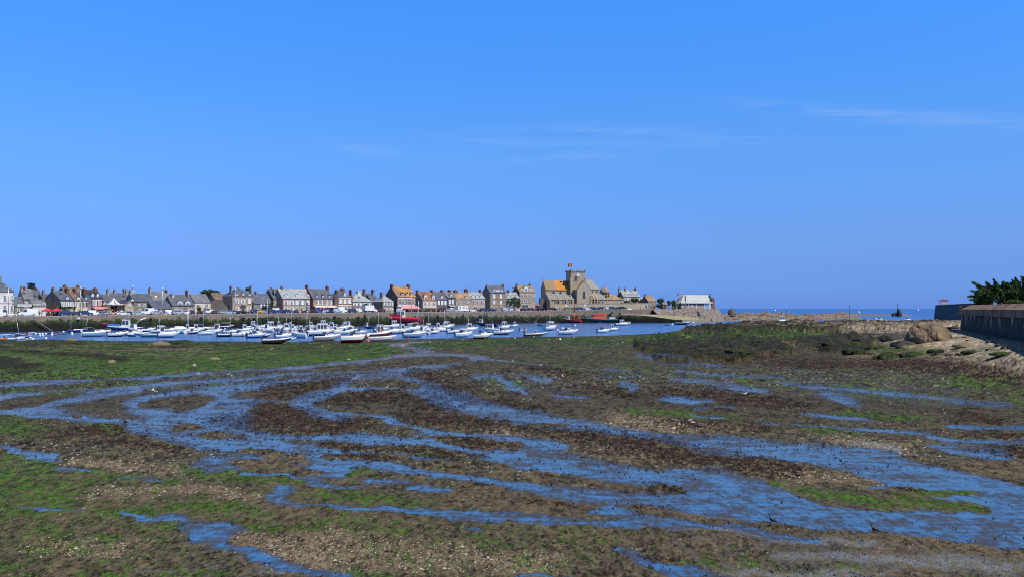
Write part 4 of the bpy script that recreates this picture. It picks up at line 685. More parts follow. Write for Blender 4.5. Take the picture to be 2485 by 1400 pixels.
 dict(k=5,x=(515,757),y=(562,472),wall='beige',side='grey2',roof='lichengrey',dep=9,set=17,trim='concrete',lab='tall stone hotel-like house with three rows of windows and a white dormer band',ch=[(472,442,40,'grey'),(673,442,40,'grey'),(415,502,30,'brick')],freech=1,win=[(590,638,30,'ok',[557,620,683]),(680,725,28,'o',[557,620,683]),(595,640,14,'o',[738]),(755,800,100,'o',[600])],dm=[(552,505,552,46),(617,478,552,60),(680,505,552,46)]),
 dict(k=5,x=(760,832),y=(772,742),wall='redcar',roof='slate2',dep=4,set=20,lab='low dark red shed between the tall stone house and the church'),
 dict(k=6,x=(240,535),y=(433,330),wall='grey',side='grey2',roof='lslate',dep=9,th=18,D=520,lab='long stone house with three chimneys and white dormers right of the church',ch=[(165,290,40,'beige'),(272,292,40,'beige'),(453,290,40,'brick')],freech=1,win=[(455,510,28,'s',[290,350,510])],dm=[(275,390,428,40),(345,390,428,40),(415,390,428,40),(485,390,428,40)],sky=[(300,360),(400,360)]),
 dict(k=6,x=(540,600),y=(480,455),wall='grey2',roof='lslate',dep=5,th=18,D=522,lab='tiny grey house end just left of the lone small cottage'),
 dict(k=6,x=(682,822),y=(518,430),wall='brown',side='grey2',roof='tanroof',dep=9,th=18,D=500,lab='lone small stone cottage with a tan roof and one chimney near the trees',ch=[(632,400,32,'grey')],freech=1,win=[(545,585,20,'o',[780]),(560,590,20,'o',[725])],door=[790]),
 dict(k=6,x=(955,1035),y=(575,548),wall='brown',roof='tanroof',dep=4,th=10,D=478,name='shelter',cat='shelter',lab='small tiled shelter with a blue door between the two round trees',shop=[(965,1000,590,655,'blue')]),
]
for H in HOUSES:build_house(H)
# ================================================================ church
def gable_roof(b,x0,x1,y0,y1,ze,zr,mat,along='x',o=.3,tk=.2):
 if along=='x':P=lambda a,c,z:(a,c,z);L0,L1,P0,P1=x0,x1,y0,y1
 else:P=lambda a,c,z:(c,a,z);L0,L1,P0,P1=y0,y1,x0,x1
 m=(P0+P1)/2;sl=(zr-ze)/(m-P0);pts=[(P0-o,ze-o*sl),(m,zr),(P1+o,ze-o*sl),(P1+o,ze-o*sl+tk),(m,zr+tk),(P0-o,ze-o*sl+tk)]
 A=[P(L0,*p) for p in pts];B=[P(L1,*p) for p in pts];b.rings([A,B],mat,cap0=False,cap1=False,smooth=False)
 for E in (A,B):b.poly([E[0],E[1],E[4],E[5]],mat);b.poly([E[1],E[2],E[3],E[4]],mat)
def gable_walls(b,x0,x1,y0,y1,ze,zr,mat,along='x',z0=-1,mats=None):
 if along=='x':P=lambda a,c,z:(a,c,z);L0,L1,P0,P1=x0,x1,y0,y1
 else:P=lambda a,c,z:(c,a,z);L0,L1,P0,P1=y0,y1,x0,x1
 m=(P0+P1)/2
 for L_ in (L0,L1):b.poly([P(L_,P0,z0),P(L_,P1,z0),P(L_,P1,ze),P(L_,m,zr),P(L_,P0,ze)],mat)
 for Q in (P0,P1):b.poly([P(L0,Q,z0),P(L1,Q,z0),P(L1,Q,ze),P(L0,Q,ze)],mat)
def arch_window(par,x,y,z0,z1,w,name='window',mat='grey'):
 """pointed window facing -y: stone surround and dark pane"""
 pts=[(-w/2,0),(w/2,0),(w/2,(z1-z0)*.68)]+[(w/2*math.cos(a),(z1-z0)*(.68+.32*math.sin(a))) for a in (.5,1.0)]+[(0,z1-z0)]+[(-w/2*math.cos(a),(z1-z0)*(.68+.32*math.sin(a))) for a in (1.0,.5)]+[(-w/2,(z1-z0)*.68)]
 out=[(px_*1.5 ,-.12+pz*1.08) for px_,pz in pts];b=MB();n=len(pts)
 for i in range(n):
  j=(i+1)%n;b.poly([(x+out[i][0],y-.1,z0+out[i][1]),(x+out[j][0],y-.1,z0+out[j][1]),(x+pts[j][0],y-.1,z0+pts[j][1]),(x+pts[i][0],y-.1,z0+pts[i][1])],mat)
  b.poly([(x+out[i][0],y,z0+out[i][1]),(x+out[j][0],y,z0+out[j][1]),(x+out[j][0],y-.1,z0+out[j][1]),(x+out[i][0],y-.1,z0+out[i][1])],mat)
 wo=b.build(name,par);p=MB();p.poly([(x+a,y-.05,z0+c) for a,c in pts],'glass');p.build('pane',wo);return wo
M['churchstone']=stone('church_stone',(.47,.375,.27),(.30,.24,.175));M['rubble']=mk('church_rubble',(.52,.44,.33),.9,(.30,.25,.19),2.2,bump=.4,detail=8,spec=.2)
M['churchgrey']=slate('church_grey_roof',(.26,.26,.24),(.18,.175,.155))
M['orangeroof2']=mk('bright_orange_roof',(.56,.23,.035),.8,(.38,.18,.06),.35,bump=.3,bscale=6,detail=8,spec=.2)
M['domestone']=mk('dome_stone',(.29,.235,.175),.9,(.20,.17,.135),1.2,bump=.3,detail=8)
def church():
 zg=6.9;fr=Frame(zx(5,1400),486,RAD(16),zg).origin(zx(5,960));X=lambda v,b=0:fr.x(zx(5,v),b);Z=lambda v,x=0,b=0:fr.z(zy(5,v),x,b)
 root=thing('church','large stone church with a square clock tower and a partly orange lichened roof','church',fr.loc(),fr.th)
 nb,nd=5.0,9.0
 n0,n1=0,X(1330,nb);ze,zr=Z(527,10,nb),Z(396,10,nb+nd/2)
 w=MB();gable_walls(w,n0,n1,nb,nb+nd,ze,zr-.1,'churchstone');w.build('nave_wall',root)
 xo=X(1080,nb);r=MB();gable_roof(r,n0-.1,xo,nb,nb+nd,ze,zr,'lichengrey');gable_roof(r,xo,X(1300,nb),nb,nb+nd,ze,zr,'orangeroof2');r.build('nave_roof',root)
 c=MB();c.box(-.35,nb+nd/2-.2,zr,.05,nb+nd/2+.2,zr+.5,'grey');c.box(-.25,nb+nd/2-.08,zr+.5,-.1,nb+nd/2+.08,zr+1.6,'grey');c.box(-.25,nb+nd/2-.45,zr+1.0,-.1,nb+nd/2+.45,zr+1.2,'grey');c.build('gable_cross',root)
 for xx in (1040,1145,1253):arch_window(root,X(xx,nb),nb,Z(602,10,nb),Z(552,10,nb),.9)
 a1=X(1400);za,zt=Z(680,12,0),Z(592,12,nb);w=MB();w.box(.3,0,-1,a1,nb,za,'churchstone');w.poly([(.3,0,za),(.3,nb,za),(.3,nb,zt-.2)],'churchstone');w.build('aisle_wall',root)
 r=MB();r.rings([[(.1,-.35,za-.1),(.1,nb,zt),(.1,nb,zt+.15),(.1,-.35,za+.1)],[(a1,-.35,za-.1),(a1,nb,zt),(a1,nb,zt+.15),(a1,-.35,za+.1)]],'churchgrey',smooth=False);r.build('aisle_roof',root)
 for xx in (985,1130,1237,1330):
  lx=X(xx);b=MB();b.prism([(lx-.45,-1),(lx+.45,-1),(lx+.45,za-.4),(lx-.45,za-.4)],-1.3,0,'churchstone');b.poly([(lx-.45,-1.3,za-.4),(lx+.45,-1.3,za-.4),(lx+.45,0,za+.1),(lx-.45,0,za+.1)],'lichengrey')
  zc=Z(582,10,nb);b.rings([[(lx-.35,.3,za+.2),(lx+.35,.3,za+.2),(lx+.35,nb,zc-.8),(lx-.35,nb,zc-.8)],[(lx-.35,.3,za+.9),(lx+.35,.3,za+.9),(lx+.35,nb,zc),(lx-.35,nb,zc)]],'churchstone',smooth=False);b.build('buttress',root)
 for xx in (1060,1090,1185,1285):arch_window(root,X(xx),0,Z(742,10),Z(705,10),.55)
 d=MB();lx=X(1320);d.box(lx-.6,-.12,0,lx+.6,.02,2.5,'door');d.box(lx-.9,-.2,2.5,lx+.9,.02,2.9,'grey');d.build('door',root)
 tb=3.0;t0,t1=X(1310,tb),X(1525,tb);tw=t1-t0;zt=Z(262,t0+tw/2,tb);b=MB();b.box(t0,tb,0,t1,tb+tw,zt,'churchstone');tower=b.build('tower',root)
 for cx_ in (t0,t1):
  q=MB();q.box(cx_-.5,tb-.35,0,cx_+.5,tb+.5,zt*.86,'churchstone',.05,.05);q.build('buttress',tower)
 p=MB();zp=Z(235,t0+tw/2,tb);o=.14
 p.box(t0-o,tb-o,zt,t1+o,tb+tw+o,zt+.5,'grey');pp=p.build('cornice',tower);q=MB();hh=zp-zt-.5
 for (ax,ay,bx,by) in ((t0-o,tb-o,t1+o,tb-o),(t1+o,tb-o,t1+o,tb+tw+o),(t1+o,tb+tw+o,t0-o,tb+tw+o),(t0-o,tb+tw+o,t0-o,tb-o)):
  m=16
  for i in range(m+1):
   x_,y_=ax+(bx-ax)*i/m,ay+(by-ay)*i/m;big=i%8==0;s=.28 if big else .13;q.box(x_-s,y_-s,zt+.5,x_+s,y_+s,zp+(.55 if big else-.25),'churchstone')
  q.box(min(ax,bx)-.14,min(ay,by)-.14,zp-.28,max(ax,bx)+.14,max(ay,by)+.14,zp,'churchstone')
 q.build('parapet',tower)
 cx_,cz=X(1418,tb),Z(298,t0+tw/2,tb);k=MB();R=1.05
 ring=[(cx_+R*math.cos(2*math.pi*i/20),tb-.12,cz+R*math.sin(2*math.pi*i/20)) for i in range(20)];k.poly(ring[::-1],'white');k.rings([[(x_,tb+.02,z_) for x_,_,z_ in ring],ring],'darkgrey',cap0=False,cap1=False);face=k.build('clock_face',tower)
 h=MB();h.rings([[(cx_-.05,tb-.16,cz),(cx_+.05,tb-.16,cz),(cx_+.05,tb-.14,cz),(cx_-.05,tb-.14,cz)],[(cx_-.45,tb-.16,cz+.62),(cx_-.38,tb-.16,cz+.65),(cx_-.38,tb-.14,cz+.65),(cx_-.45,tb-.14,cz+.62)]],'black',smooth=False);h.build('clock_hand',face)
 h=MB();h.rings([[(cx_-.06,tb-.19,cz),(cx_,tb-.19,cz-.06),(cx_,tb-.17,cz-.06),(cx_-.06,tb-.17,cz)],[(cx_+.42,tb-.19,cz+.3),(cx_+.45,tb-.19,cz+.24),(cx_+.45,tb-.17,cz+.24),(cx_+.42,tb-.17,cz+.3)]],'black',smooth=False);h.build('clock_hand',face)
 for i in range(12):a=2*math.pi*i/12;nm=MB();nm.box(cx_+.85*math.cos(a)-.05,tb-.15,cz+.85*math.sin(a)-.05,cx_+.85*math.cos(a)+.05,tb-.125,cz+.85*math.sin(a)+.05,'black');nm.build('hour_mark',face)
 arch_window(tower,X(1385,tb),tb,Z(385,t0+tw/2,tb),Z(318,t0+tw/2,tb),1.15,'belfry_window');s=MB();s.box(X(1370,tb),tb-.25,Z(398,30,tb),X(1405,tb),tb+.02,Z(390,30,tb),'grey');s.build('sill',tower)
 b=MB();yy=tb+tw/2;b.box(t0-.06,yy-.6,zt*.72,t0+.02,yy+.6,zt*.86,'glass');b.build('belfry_window',tower)
 u0,u1=X(1405,-1.2),X(1615,-1.2);zte,ztr=Z(527,u0+4,-1.2),Z(394,u0+4,-1.2);w=MB();gable_walls(w,u0,u1,-1.2,tb+1,zte,ztr-.1,'rubble','y');w.build('transept_wall',root)
 r=MB();gable_roof(r,u0,u1,-1.3,tb+.1,zte,ztr,'lichengrey','y',.35);gable_roof(r,u0-3.4,u1-3.4,tb*.2,tb+.05,zte+.3,ztr-.2,'lichengrey','y',.3) if False else None;r.build('transept_roof',root)
 r=MB();r.poly([(X(1330,.5),.5,Z(528,20,.5)),(u0,.5,zte),((u0+u1)/2,tb,ztr),(X(1440,tb),tb-.05,ztr-.1)],'lichengrey');r.build('valley_roof',root)
 arch_window(root,(u0+u1)/2,-1.2,Z(660,u0+4,-1.2),Z(548,u0+4,-1.2),1.1,'lancet_window','grey')
 for cx_ in (u0,u1):b=MB();b.box(cx_-.5,-1.8,-1,cx_+.5,-1.1,zte*.72,'churchstone',.1,.12);b.build('buttress',root)
 cb=4.0;v0,v1=t1,X(1745,cb);zce,zcr=Z(522,34,cb),Z(371,34,cb+4.5);w=MB();w.box(v0,cb,-1,v1,cb+9,zce,'churchstone');w.build('choir_wall',root)
 r=MB();i1=X(1620,cb+4.5);r.rings([[(v0,cb-.3,zce),(v1+.3,cb-.3,zce),(v1+.3,cb+9.3,zce),(v0,cb+9.3,zce)],[(v0,cb+4.5,zcr),(i1,cb+4.5,zcr),(i1,cb+4.55,zcr),(v0,cb+4.55,zcr)]],'churchgrey',smooth=False);r.tube((v0,cb+4.5,zcr),(i1,cb+4.5,zcr),.15,.15,'grey',5);r.tube((i1,cb+4.5,zcr),(i1,cb+4.5,zcr+1.2),.14,.05,'grey',5);r.build('choir_roof',root)
 c0,c1=X(1622,.4),X(1870,.4);zce2,zct=Z(678,38,.4),Z(585,38,cb);w=MB();w.box(c0,.4,-1,c1,cb,zce2,'churchstone');w.build('chapel_wall',root)
 r=MB();r.rings([[(c0,.1,zce2-.1),(c0,cb,zct),(c0,cb,zct+.15),(c0,.1,zce2+.1)],[(c1,.1,zce2-.1),(c1-3,cb,zct),(c1-3,cb,zct+.15),(c1,.1,zce2+.1)]],'churchgrey',smooth=False);r.build('chapel_roof',root)
 for xx in (1705,1665):
  lx=X(xx,.4);b=MB();zc=Z(590,38,cb);b.rings([[(lx-.35,-.6,0),(lx+.35,-.6,0),(lx+.35,cb,zc-1.5),(lx-.35,cb,zc-1.5)],[(lx-.35,-.6,zce2+.4),(lx+.35,-.6,zce2+.4),(lx+.35,cb,zc+.4),(lx-.35,cb,zc+.4)]],'churchstone',smooth=False);b.build('buttress',root)
 for xx in (1640,1700):arch_window(root,X(xx,cb),cb,Z(572,36,cb),Z(545,36,cb),.7)
 for xx in (1740,1800):arch_window(root,X(xx,.4),.4,Z(735,38),Z(700,38),.6)
 ax,ay=X(1828,6.5),6.5;rr=(X(1905,6.5)-X(1755,6.5))/2;zb,ztp=Z(588,42,6.5),Z(488,42,6.5);b=MB();b.lathe([(rr*.93,-zb),(rr*.93,0)],'churchstone',14,(ax,ay,zb));b.build('apse_wall',root)
 b=MB();hd=ztp-zb;b.lathe([(rr*1.02,0),(rr*.97,hd*.3),(rr*.82,hd*.6),(rr*.55,hd*.85),(rr*.2,hd*.98),(.15,hd*1.05),(.1,hd*1.45),(.02,hd*1.5)],'domestone',16,(ax,ay,zb));b.build('apse_dome',root)
 for xx in (1855,1890):b=MB();lx=X(xx,2.4);b.box(lx-.4,2.3,Z(630,44,2.4),lx+.4,2.42,Z(598,44,2.4),'glass');b.build('window',root)
 s0,s1=X(1868,.8),X(2118,.8);zse,zsr=Z(682,48,.8),Z(592,48,4.3);w=MB();gable_walls(w,s0,s1,.8,7.8,zse,zsr-.1,'rubble');w.build('sacristy_wall',root);r=MB();i0=1.5
 r.rings([[(s0-.2,.5,zse),(s1+.3,.5,zse),(s1+.3,8.1,zse),(s0-.2,8.1,zse)],[(s0+1,4.3,zsr),(s1-5.5,4.3,zsr),(s1-5.5,4.35,zsr),(s0+1,4.35,zsr)]],'tanroof',smooth=False);r.build('sacristy_roof',root)
 for xx,st in ((1990,'door'),(2060,'glass'),(1930,'glass')):b=MB();lx=X(xx,.8);b.box(lx-.35,.7,.6,lx+.35,.82,2.6,st);b.build('door' if st=='door' else 'window',root)
 for i,(xx,hh) in enumerate(((845,655),(870,650),(905,700))):
  lx=X(xx,5);b=MB();zt_=Z(hh,lx,5);b.prism([(lx-.9,-1),(lx+.9,-1),(lx+.9,zt_-1.2),(lx-.9,zt_)],4+i*.4,6+i*.4,'grey2');b.build('porch_buttress',root)
 return fr,(t0,tb,tw,zp)
CF,(T0,TB,TW,ZP)=church()
def world_of(fr,x,y,z):return Vector((fr.P[0]+fr.c*x-fr.s*y,fr.P[1]+fr.s*x+fr.c*y,fr.zg+z))
def flagpole(label,base,h,stripes,fl,fh,direction=-1,name='flagpole',r=.07):
 root=thing(name,label,'flag',base);p=MB();p.tube((0,0,0),(0,0,h),r,r*.6,'white',6);p.ball((0,0,h),r*1.8,'white',6);p.build('pole',root)
 f=MB();n=7
 for i in range(n):
  a,c=i/n,(i+1)/n;y0,y1=.22*math.sin(a*7),.22*math.sin(c*7);m=stripes[min(len(stripes)-1,int(a*len(stripes)))];dz0,dz1=-.12*fl*a*a,-.12*fl*c*c
  for j in range(3):
   z0,z1=h-fh+fh*j/3,h-fh+fh*(j+1)/3;mm=m if isinstance(m,str) else m[2-j];f.poly([(direction*fl*a,y0,z0+dz0),(direction*fl*c,y1,z0+dz1),(direction*fl*c,y1,z1+dz1),(direction*fl*a,y0,z1+dz0)],mm)
 f.build('banner',root);return root
fx=CF.x(zx(5,1325),TB+.5);zc=CF.z(zy(5,235),fx,TB+.5)
flagpole('red flag with yellow charge flying from the church tower top',world_of(CF,fx,TB+.5,zc-.2),CF.z(zy(5,122),fx,TB)-zc+.2,[('red','red','red'),('red','yellow','red'),('yellow','red','red'),('red','yellow','red'),('red','red','yellow'),('red','red','red')],2.3,1.9)
def long_wall(label,k,pts,D,ytop,zb,mat='rubble',th=.5,name='stone_wall',nseg=1):
 b=MB()
 for (xa,Da),(xb,Db) in zip(pts[:-1],pts[1:]):
  ua,ub=(zx(k,xa)-CX)/F,(zx(k,xb)-CX)/F;A,B=Vector((ua*Da,Da,0)),Vector((ub*Db,Db,0));zt=CH+(HY-zy(k,ytop))/F*(Da+Db)/2
  nrm=Vector((-(B-A).y,(B-A).x,0)).normalized()*th;h0=Vector((0,0,zb));h1=Vector((0,0,zt))
  b.rings([[A+h0,B+h0,B+nrm+h0,A+nrm+h0],[A+h1,B+h1,B+nrm+h1,A+nrm+h1]],mat,smooth=False)
  c=nrm*.2;h2=Vector((0,0,zt+.15));b.rings([[A-c+h1,B-c+h1,B+nrm+c+h1,A+nrm+c+h1],[A-c+h2,B-c+h2,B+nrm+c+h2,A+nrm+c+h2]],'coping',smooth=False)
 return tag(b.build(name),label,'wall')
long_wall('pale rubble churchyard wall running behind the dark parked cars',5,[(1050,474),(1300,477),(1640,480),(2140,486),(2290,488)],0,742,5.6)
long_wall('stone garden wall below the hedge between the long house and cottage',6,[(195,488),(470,492),(686,495)],0,553,6.2)
# ================================================================ slipway, jetty and sea wall at the end of the quay
def P6(x,y,D):return Vector(((zx(6,x)-CX)/F*D,D,CH+(HY-zy(6,y))/F*D))
sw=MB();zt=7.05
jt=MB()
a,b_=P6(205,0,457),P6(790,0,468);a.z=b_.z=0
def slab(B,A,C,th,z0,z1,mat,top=None):
 n=Vector((-(C-A).y,(C-A).x,0)).normalized()*th;Z0,Z1=Vector((0,0,z0)),Vector((0,0,z1));A=Vector((A.x,A.y,0));C=Vector((C.x,C.y,0))
 B.poly([A+Z0,C+Z0,C+Z1,A+Z1],mat);B.poly([A+n+Z1,A+Z1,C+Z1,C+n+Z1],top or mat);B.poly([A+Z0,A+Z1,A+n+Z1,A+n+Z0],mat);B.poly([C+Z0,C+n+Z0,C+n+Z1,C+Z1],mat)
slab(jt,a,b_,60,-2,zt,'quay','road');slab(jt,a+Vector((0,-.1,0)),b_+Vector((0,-.1,0)),.9,zt-.3,zt+.14,'coping')
tag(jt.build('quay_wall'),'short stretch of pinkish quay wall above the top of the slipway','quay wall')
bt=MB();blk=[P6(778,0,465),P6(912,0,470)]
n=9;ring0,ring1=[],[]
path=[(905,470),(1100,474),(1300,478),(1500,482),(1650,484),(1760,487),(1850,492),(1920,500),(1960,515)]
Pp=[Vector(((zx(6,x)-CX)/F*D,D,0)) for x,D in path]
M['seawall']=mk('sea_wall_stone',(.31,.25,.20),.9,(.12,.10,.085),.7,bump=.5,bscale=2.5,detail=8,stretch=(1,1,3),spec=.2)
for i in range(len(Pp)-1):
 A,C=Pp[i],Pp[i+1];nr_=Vector((-(C-A).y,(C-A).x,0)).normalized()
 for kz in range(8):
  z0,z1=-1+8.0*kz/8,-1+8.0*(kz+1)/8;o0,o1=-nr_*(2.6*(1-kz/8))*(1+.25*i/8),-nr_*(2.6*(1-(kz+1)/8))*(1+.25*i/8)
  bt.poly([A+o0+Vector((0,0,z0)),C+o0+Vector((0,0,z0)),C+o1+Vector((0,0,z1)),A+o1+Vector((0,0,z1))],'seawall')
 bt.poly([A+Vector((0,0,7)),C+Vector((0,0,7)),C+nr_*45+Vector((0,0,7)),A+nr_*45+Vector((0,0,7))],'road')
 bt.poly([A+Vector((0,-.1,7)),C+Vector((0,-.1,7)),C+Vector((0,-.1,7.25)),A+Vector((0,-.1,7.25))],'coping');bt.poly([A+Vector((0,-.1,7.25)),C+Vector((0,-.1,7.25)),C+nr_*.7+Vector((0,0,7.25)),A+nr_*.7+Vector((0,0,7.25))],'coping')
tag(bt.build('sea_wall'),'battered stone sea wall curving round the point under the lifeboat station','sea wall')
b=MB();q0,q1,q2=P6(772,670,464),P6(850,752,459),P6(915,745,464);q3=P6(912,660,470)
b.rings([[q1,q2,q2+Vector((0,8,0)),q1+Vector((0,8,0))],[q0,q3,q3+Vector((0,8,0)),q0+Vector((0,8,0))]],'seawall',smooth=False);b.poly([P6(772,668,463.8),P6(772,752,463.8),P6(848,752,458.8)],'black');tag(b.build('buttress_wall'),'sloping stone buttress with a dark side where slipway and sea wall meet','buttress')
rp=MB();top=[(210,750,455),(520,752,455),(900,757,463),(1200,778,470),(1480,808,476),(1710,836,480)];fro=[(210,757,450),(480,762,448),(760,790,447),(960,818,446),(1150,845,446),(1300,852,448)]
M['ramp']=mk('slipway_stone',(.40,.33,.24),.85,(.24,.20,.15),.5,bump=.3,detail=8);M['rampgreen']=mk('weedy_slipway',(.20,.21,.08),.85,(.33,.28,.19),.35,detail=8,bump=.3)
T_=[P6(*p) for p in top];Fp=[P6(*p) for p in fro]
for i in range(5):
 rp.poly([Fp[i],Fp[i+1],T_[i+1],T_[i]],'ramp' if i<2 else 'rampgreen');lo=[Vector((v.x,v.y,-2)) for v in (Fp[i],Fp[i+1])];rp.poly([lo[0],lo[1],Fp[i+1],Fp[i]],'quay')
rp.poly([Vector((Fp[-1].x,Fp[-1].y,-2)),Vector((T_[-1].x,T_[-1].y,-2)),T_[-1],Fp[-1]],'rampgreen');rp.poly([Vector((Fp[0].x,Fp[0].y,-2)),Fp[0],T_[0],Vector((T_[0].x,T_[0].y,-2))],'quay')
tag(rp.build('slipway'),'long stone slipway sloping down to the water, green with weed at its foot','slipway')
# ================================================================ lifeboat station
M['boatroof']=slate('boathouse_roof',(.44,.48,.47),(.36,.39,.385))
def lifeboat_station():
 zg=7.0;fr=Frame(zx(6,1550),492,RAD(8),zg).origin(zx(6,1280));X=lambda v,b=0:fr.x(zx(6,v),b);Z=lambda v,x=0,b=0:fr.z(zy(6,v),x,b)
 root=thing('lifeboat_station','long low boathouse with a big pale grey roof at the end of the quay','boathouse',fr.loc(),fr.th)
 W=X(1832);dep=11;ze,zr=Z(548,W/2),Z(403,W/2,dep/2)
 w=MB();w.box(0,0,-.5,W,dep,ze-.02,'pinkstone');w.build('wall',root)
 r=MB();r.rings([[(-.6,-.6,ze),(W+.2,-.6,ze),(W+.2,dep+.6,ze),(-.6,dep+.6,ze)],[(X(1318,dep/2),dep/2,zr),(X(1765,dep/2),dep/2,zr),(X(1765,dep/2),dep/2+.05,zr),(X(1318,dep/2),dep/2+.05,zr)]],'boatroof',smooth=False);r.tube((X(1318,dep/2),dep/2,zr),(X(1765,dep/2),dep/2,zr),.18,.18,'dslate',5);r.box(-.6,-.68,ze-.25,W+.2,-.6,ze+.02,'white');r.build('roof',root)
 for xx in (1405,1545,1690):b=MB();lx=X(xx);b.box(lx-.2,-.15,0,lx+.2,.02,ze-.3,'white');b.build('pilaster',root)
 for xa,xb in ((1340,1398),(1412,1538),(1552,1682)):b=MB();b.box(X(xa),-.06,Z(575,6),X(xb),.02,Z(556,6),'glass');b.build('window',root)
 b=MB();b.box(X(1700),-.12,0,X(1760),.02,Z(560,12),'lblue');d=b.build('sliding_door',root);h=MB();h.box(X(1728),-.18,1.2,X(1731),-.12,1.8,'metal');h.build('handle',d)
 g=MB();g.prism([(W-.2,-.5),(W+1.6,-.5),(W+1.1,Z(470,W)),(W-.2,Z(455,W))],-.3,dep,'orangebrick');g.build('end_wall',root)
 l0=X(1195,1);w=MB();w.box(l0,1,-.5,.02,dep-1,ze*.93,'brown');w.build('wing_wall',root);r=MB();r.rings([[(l0-.4,.6,ze*.93),(.3,.6,ze*.93),(.3,dep-.6,ze*.93),(l0-.4,dep-.6,ze*.93)],[(X(1290,dep/2),dep/2,zr*.9),(X(1330,dep/2),dep/2,zr*.97),(X(1330,dep/2),dep/2+.05,zr*.97),(X(1290,dep/2),dep/2+.05,zr*.9)]],'slate2',smooth=False);r.build('wing_roof',root)
 b=MB();b.box(X(1205,1),.9,0,X(1262,1),1.02,2.6,'green');b.build('door',root);b=MB();b.box(X(1270),-.1,0,X(1318),.02,2.7,'pinkstone');b.build('pier',root)
 s=MB();s.box(X(1445),-.12,Z(615,8),X(1490),-.02,Z(592,8),'white');s.build('notice_board',root)
lifeboat_station()
def at(k,x,y,D):return Vector(((zx(k,x)-CX)/F*D,D,CH+(HY-zy(k,y))/F*D))
p=at(6,1782,655,478);root=thing('beacon','slim white harbour light with a green lantern frame beside the boathouse','beacon',p);sc=478/F/7.369
b=MB();b.box(-16*sc,-.5,0,16*sc,.5,105*sc,'white',4*sc,.1);b.build('base',root);b=MB();b.tube((0,0,105*sc),(0,0,215*sc),.16,.12,'white');b.build('mast',root)
b=MB()
for i in range(4):b.tube((.5*(i%2*2-1),.5*(i//2*2-1),200*sc),(.4*(i%2*2-1),.4*(i//2*2-1),262*sc),.07,.07,'green',4)
b.box(-.7,-.7,198*sc,.7,.7,204*sc,'green');b.tube((0,0,204*sc),(0,0,240*sc),.3,.3,'green',8);b.box(-.6,-.6,258*sc,.6,.6,264*sc,'green');b.build('lantern',root)
p=at(6,1348,650,484);root=thing('statue','dark figure standing on a tall stone pillar before the boathouse','statue',p);sc=484/F/7.369;b=MB();b.box(-.55,-.55,0,.55,.55,22*sc,'grey');b.box(-.2,-.2,22*sc,.2,.2,140*sc,'grey',.04,.04);b.box(-.4,-.4,140*sc,.4,.4,146*sc,'grey');b.build('pillar',root)
b=MB();z=146*sc;b.lathe([(.34,0),(.38,.3),(.26,1.3),(.36,1.9),(.3,2.3),(.12,2.45),(.17,2.6),(.18,2.8),(.08,2.95)],'darkgrey',8,(0,0,z),1,.7);b.tube((-.3,0,z+2.2),(-.45,-.3,z+1.5),.11,.08,'darkgrey',6);b.tube((.3,0,z+2.2),(.5,-.25,z+2.8),.11,.07,'darkgrey',6);b.build('figure',root)
flagpole('black and white flag on a pole behind the boathouse wing',at(6,1282,560,500),200*500/F/7.369,[('white','black','white'),('black','white','black'),('white','black','white'),('white','white','black')],2.6,2.0,-1)
# ================================================================ lighthouse far behind the town
p=at(2,167,420,2900);sc=2900/F/7.369;root=thing('lighthouse','very tall slender pale lighthouse standing far off behind the roofs','lighthouse',(p.x,p.y,0));z0=p.z
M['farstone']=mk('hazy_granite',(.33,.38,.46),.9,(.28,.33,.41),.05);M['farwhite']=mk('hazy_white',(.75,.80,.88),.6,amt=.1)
b=MB();b.lathe([(20*sc,0),(17*sc,z0*.5),(15*sc,z0+115*sc)],'farstone',14);b.build('tower',root);b=MB();b.lathe([(17*sc,z0+115*sc),(20*sc,z0+122*sc),(20*sc,z0+130*sc),(15*sc,z0+131*sc)],'farstone',14);b.build('gallery',root)
b=MB();b.lathe([(13*sc,z0+131*sc),(13*sc,z0+150*sc)],'farstone',12);b.build('upper_stage',root);b=MB();b.lathe([(11*sc,z0+150*sc),(12*sc,z0+168*sc),(7*sc,z0+176*sc),(1*sc,z0+180*sc)],'farwhite',12);b.build('lantern',root)
p=at(1,559,325,322);sc=322/F/7.369;root=thing('roof_turret','black boxy siren turret with round openings standing above the left roofs','turret',(p.x,p.y,p.z-3));b=MB();b.box(-46*sc,-46*sc,0,46*sc,46*sc,3+110*sc,'blackcar',2*sc,2*sc);b.build('body',root)
b=MB();b.box(-52*sc,-52*sc,3+110*sc,52*sc,52*sc,3+116*sc,'blackcar');b.rings([[(-50*sc,-50*sc,3+116*sc),(50*sc,-50*sc,3+116*sc),(50*sc,50*sc,3+116*sc),(-50*sc,50*sc,3+116*sc)],[(-14*sc,-14*sc,3+130*sc),(14*sc,-14*sc,3+130*sc),(14*sc,14*sc,3+130*sc),(-14*sc,14*sc,3+130*sc)]],'blackcar',smooth=False);b.build('cap',root)
for sx in (-20,):b=MB();b.tube((sx*sc,-46.5*sc,3+85*sc),(sx*sc,-44*sc,3+85*sc),11*sc,11*sc,'concrete',10);b.build('opening',root)
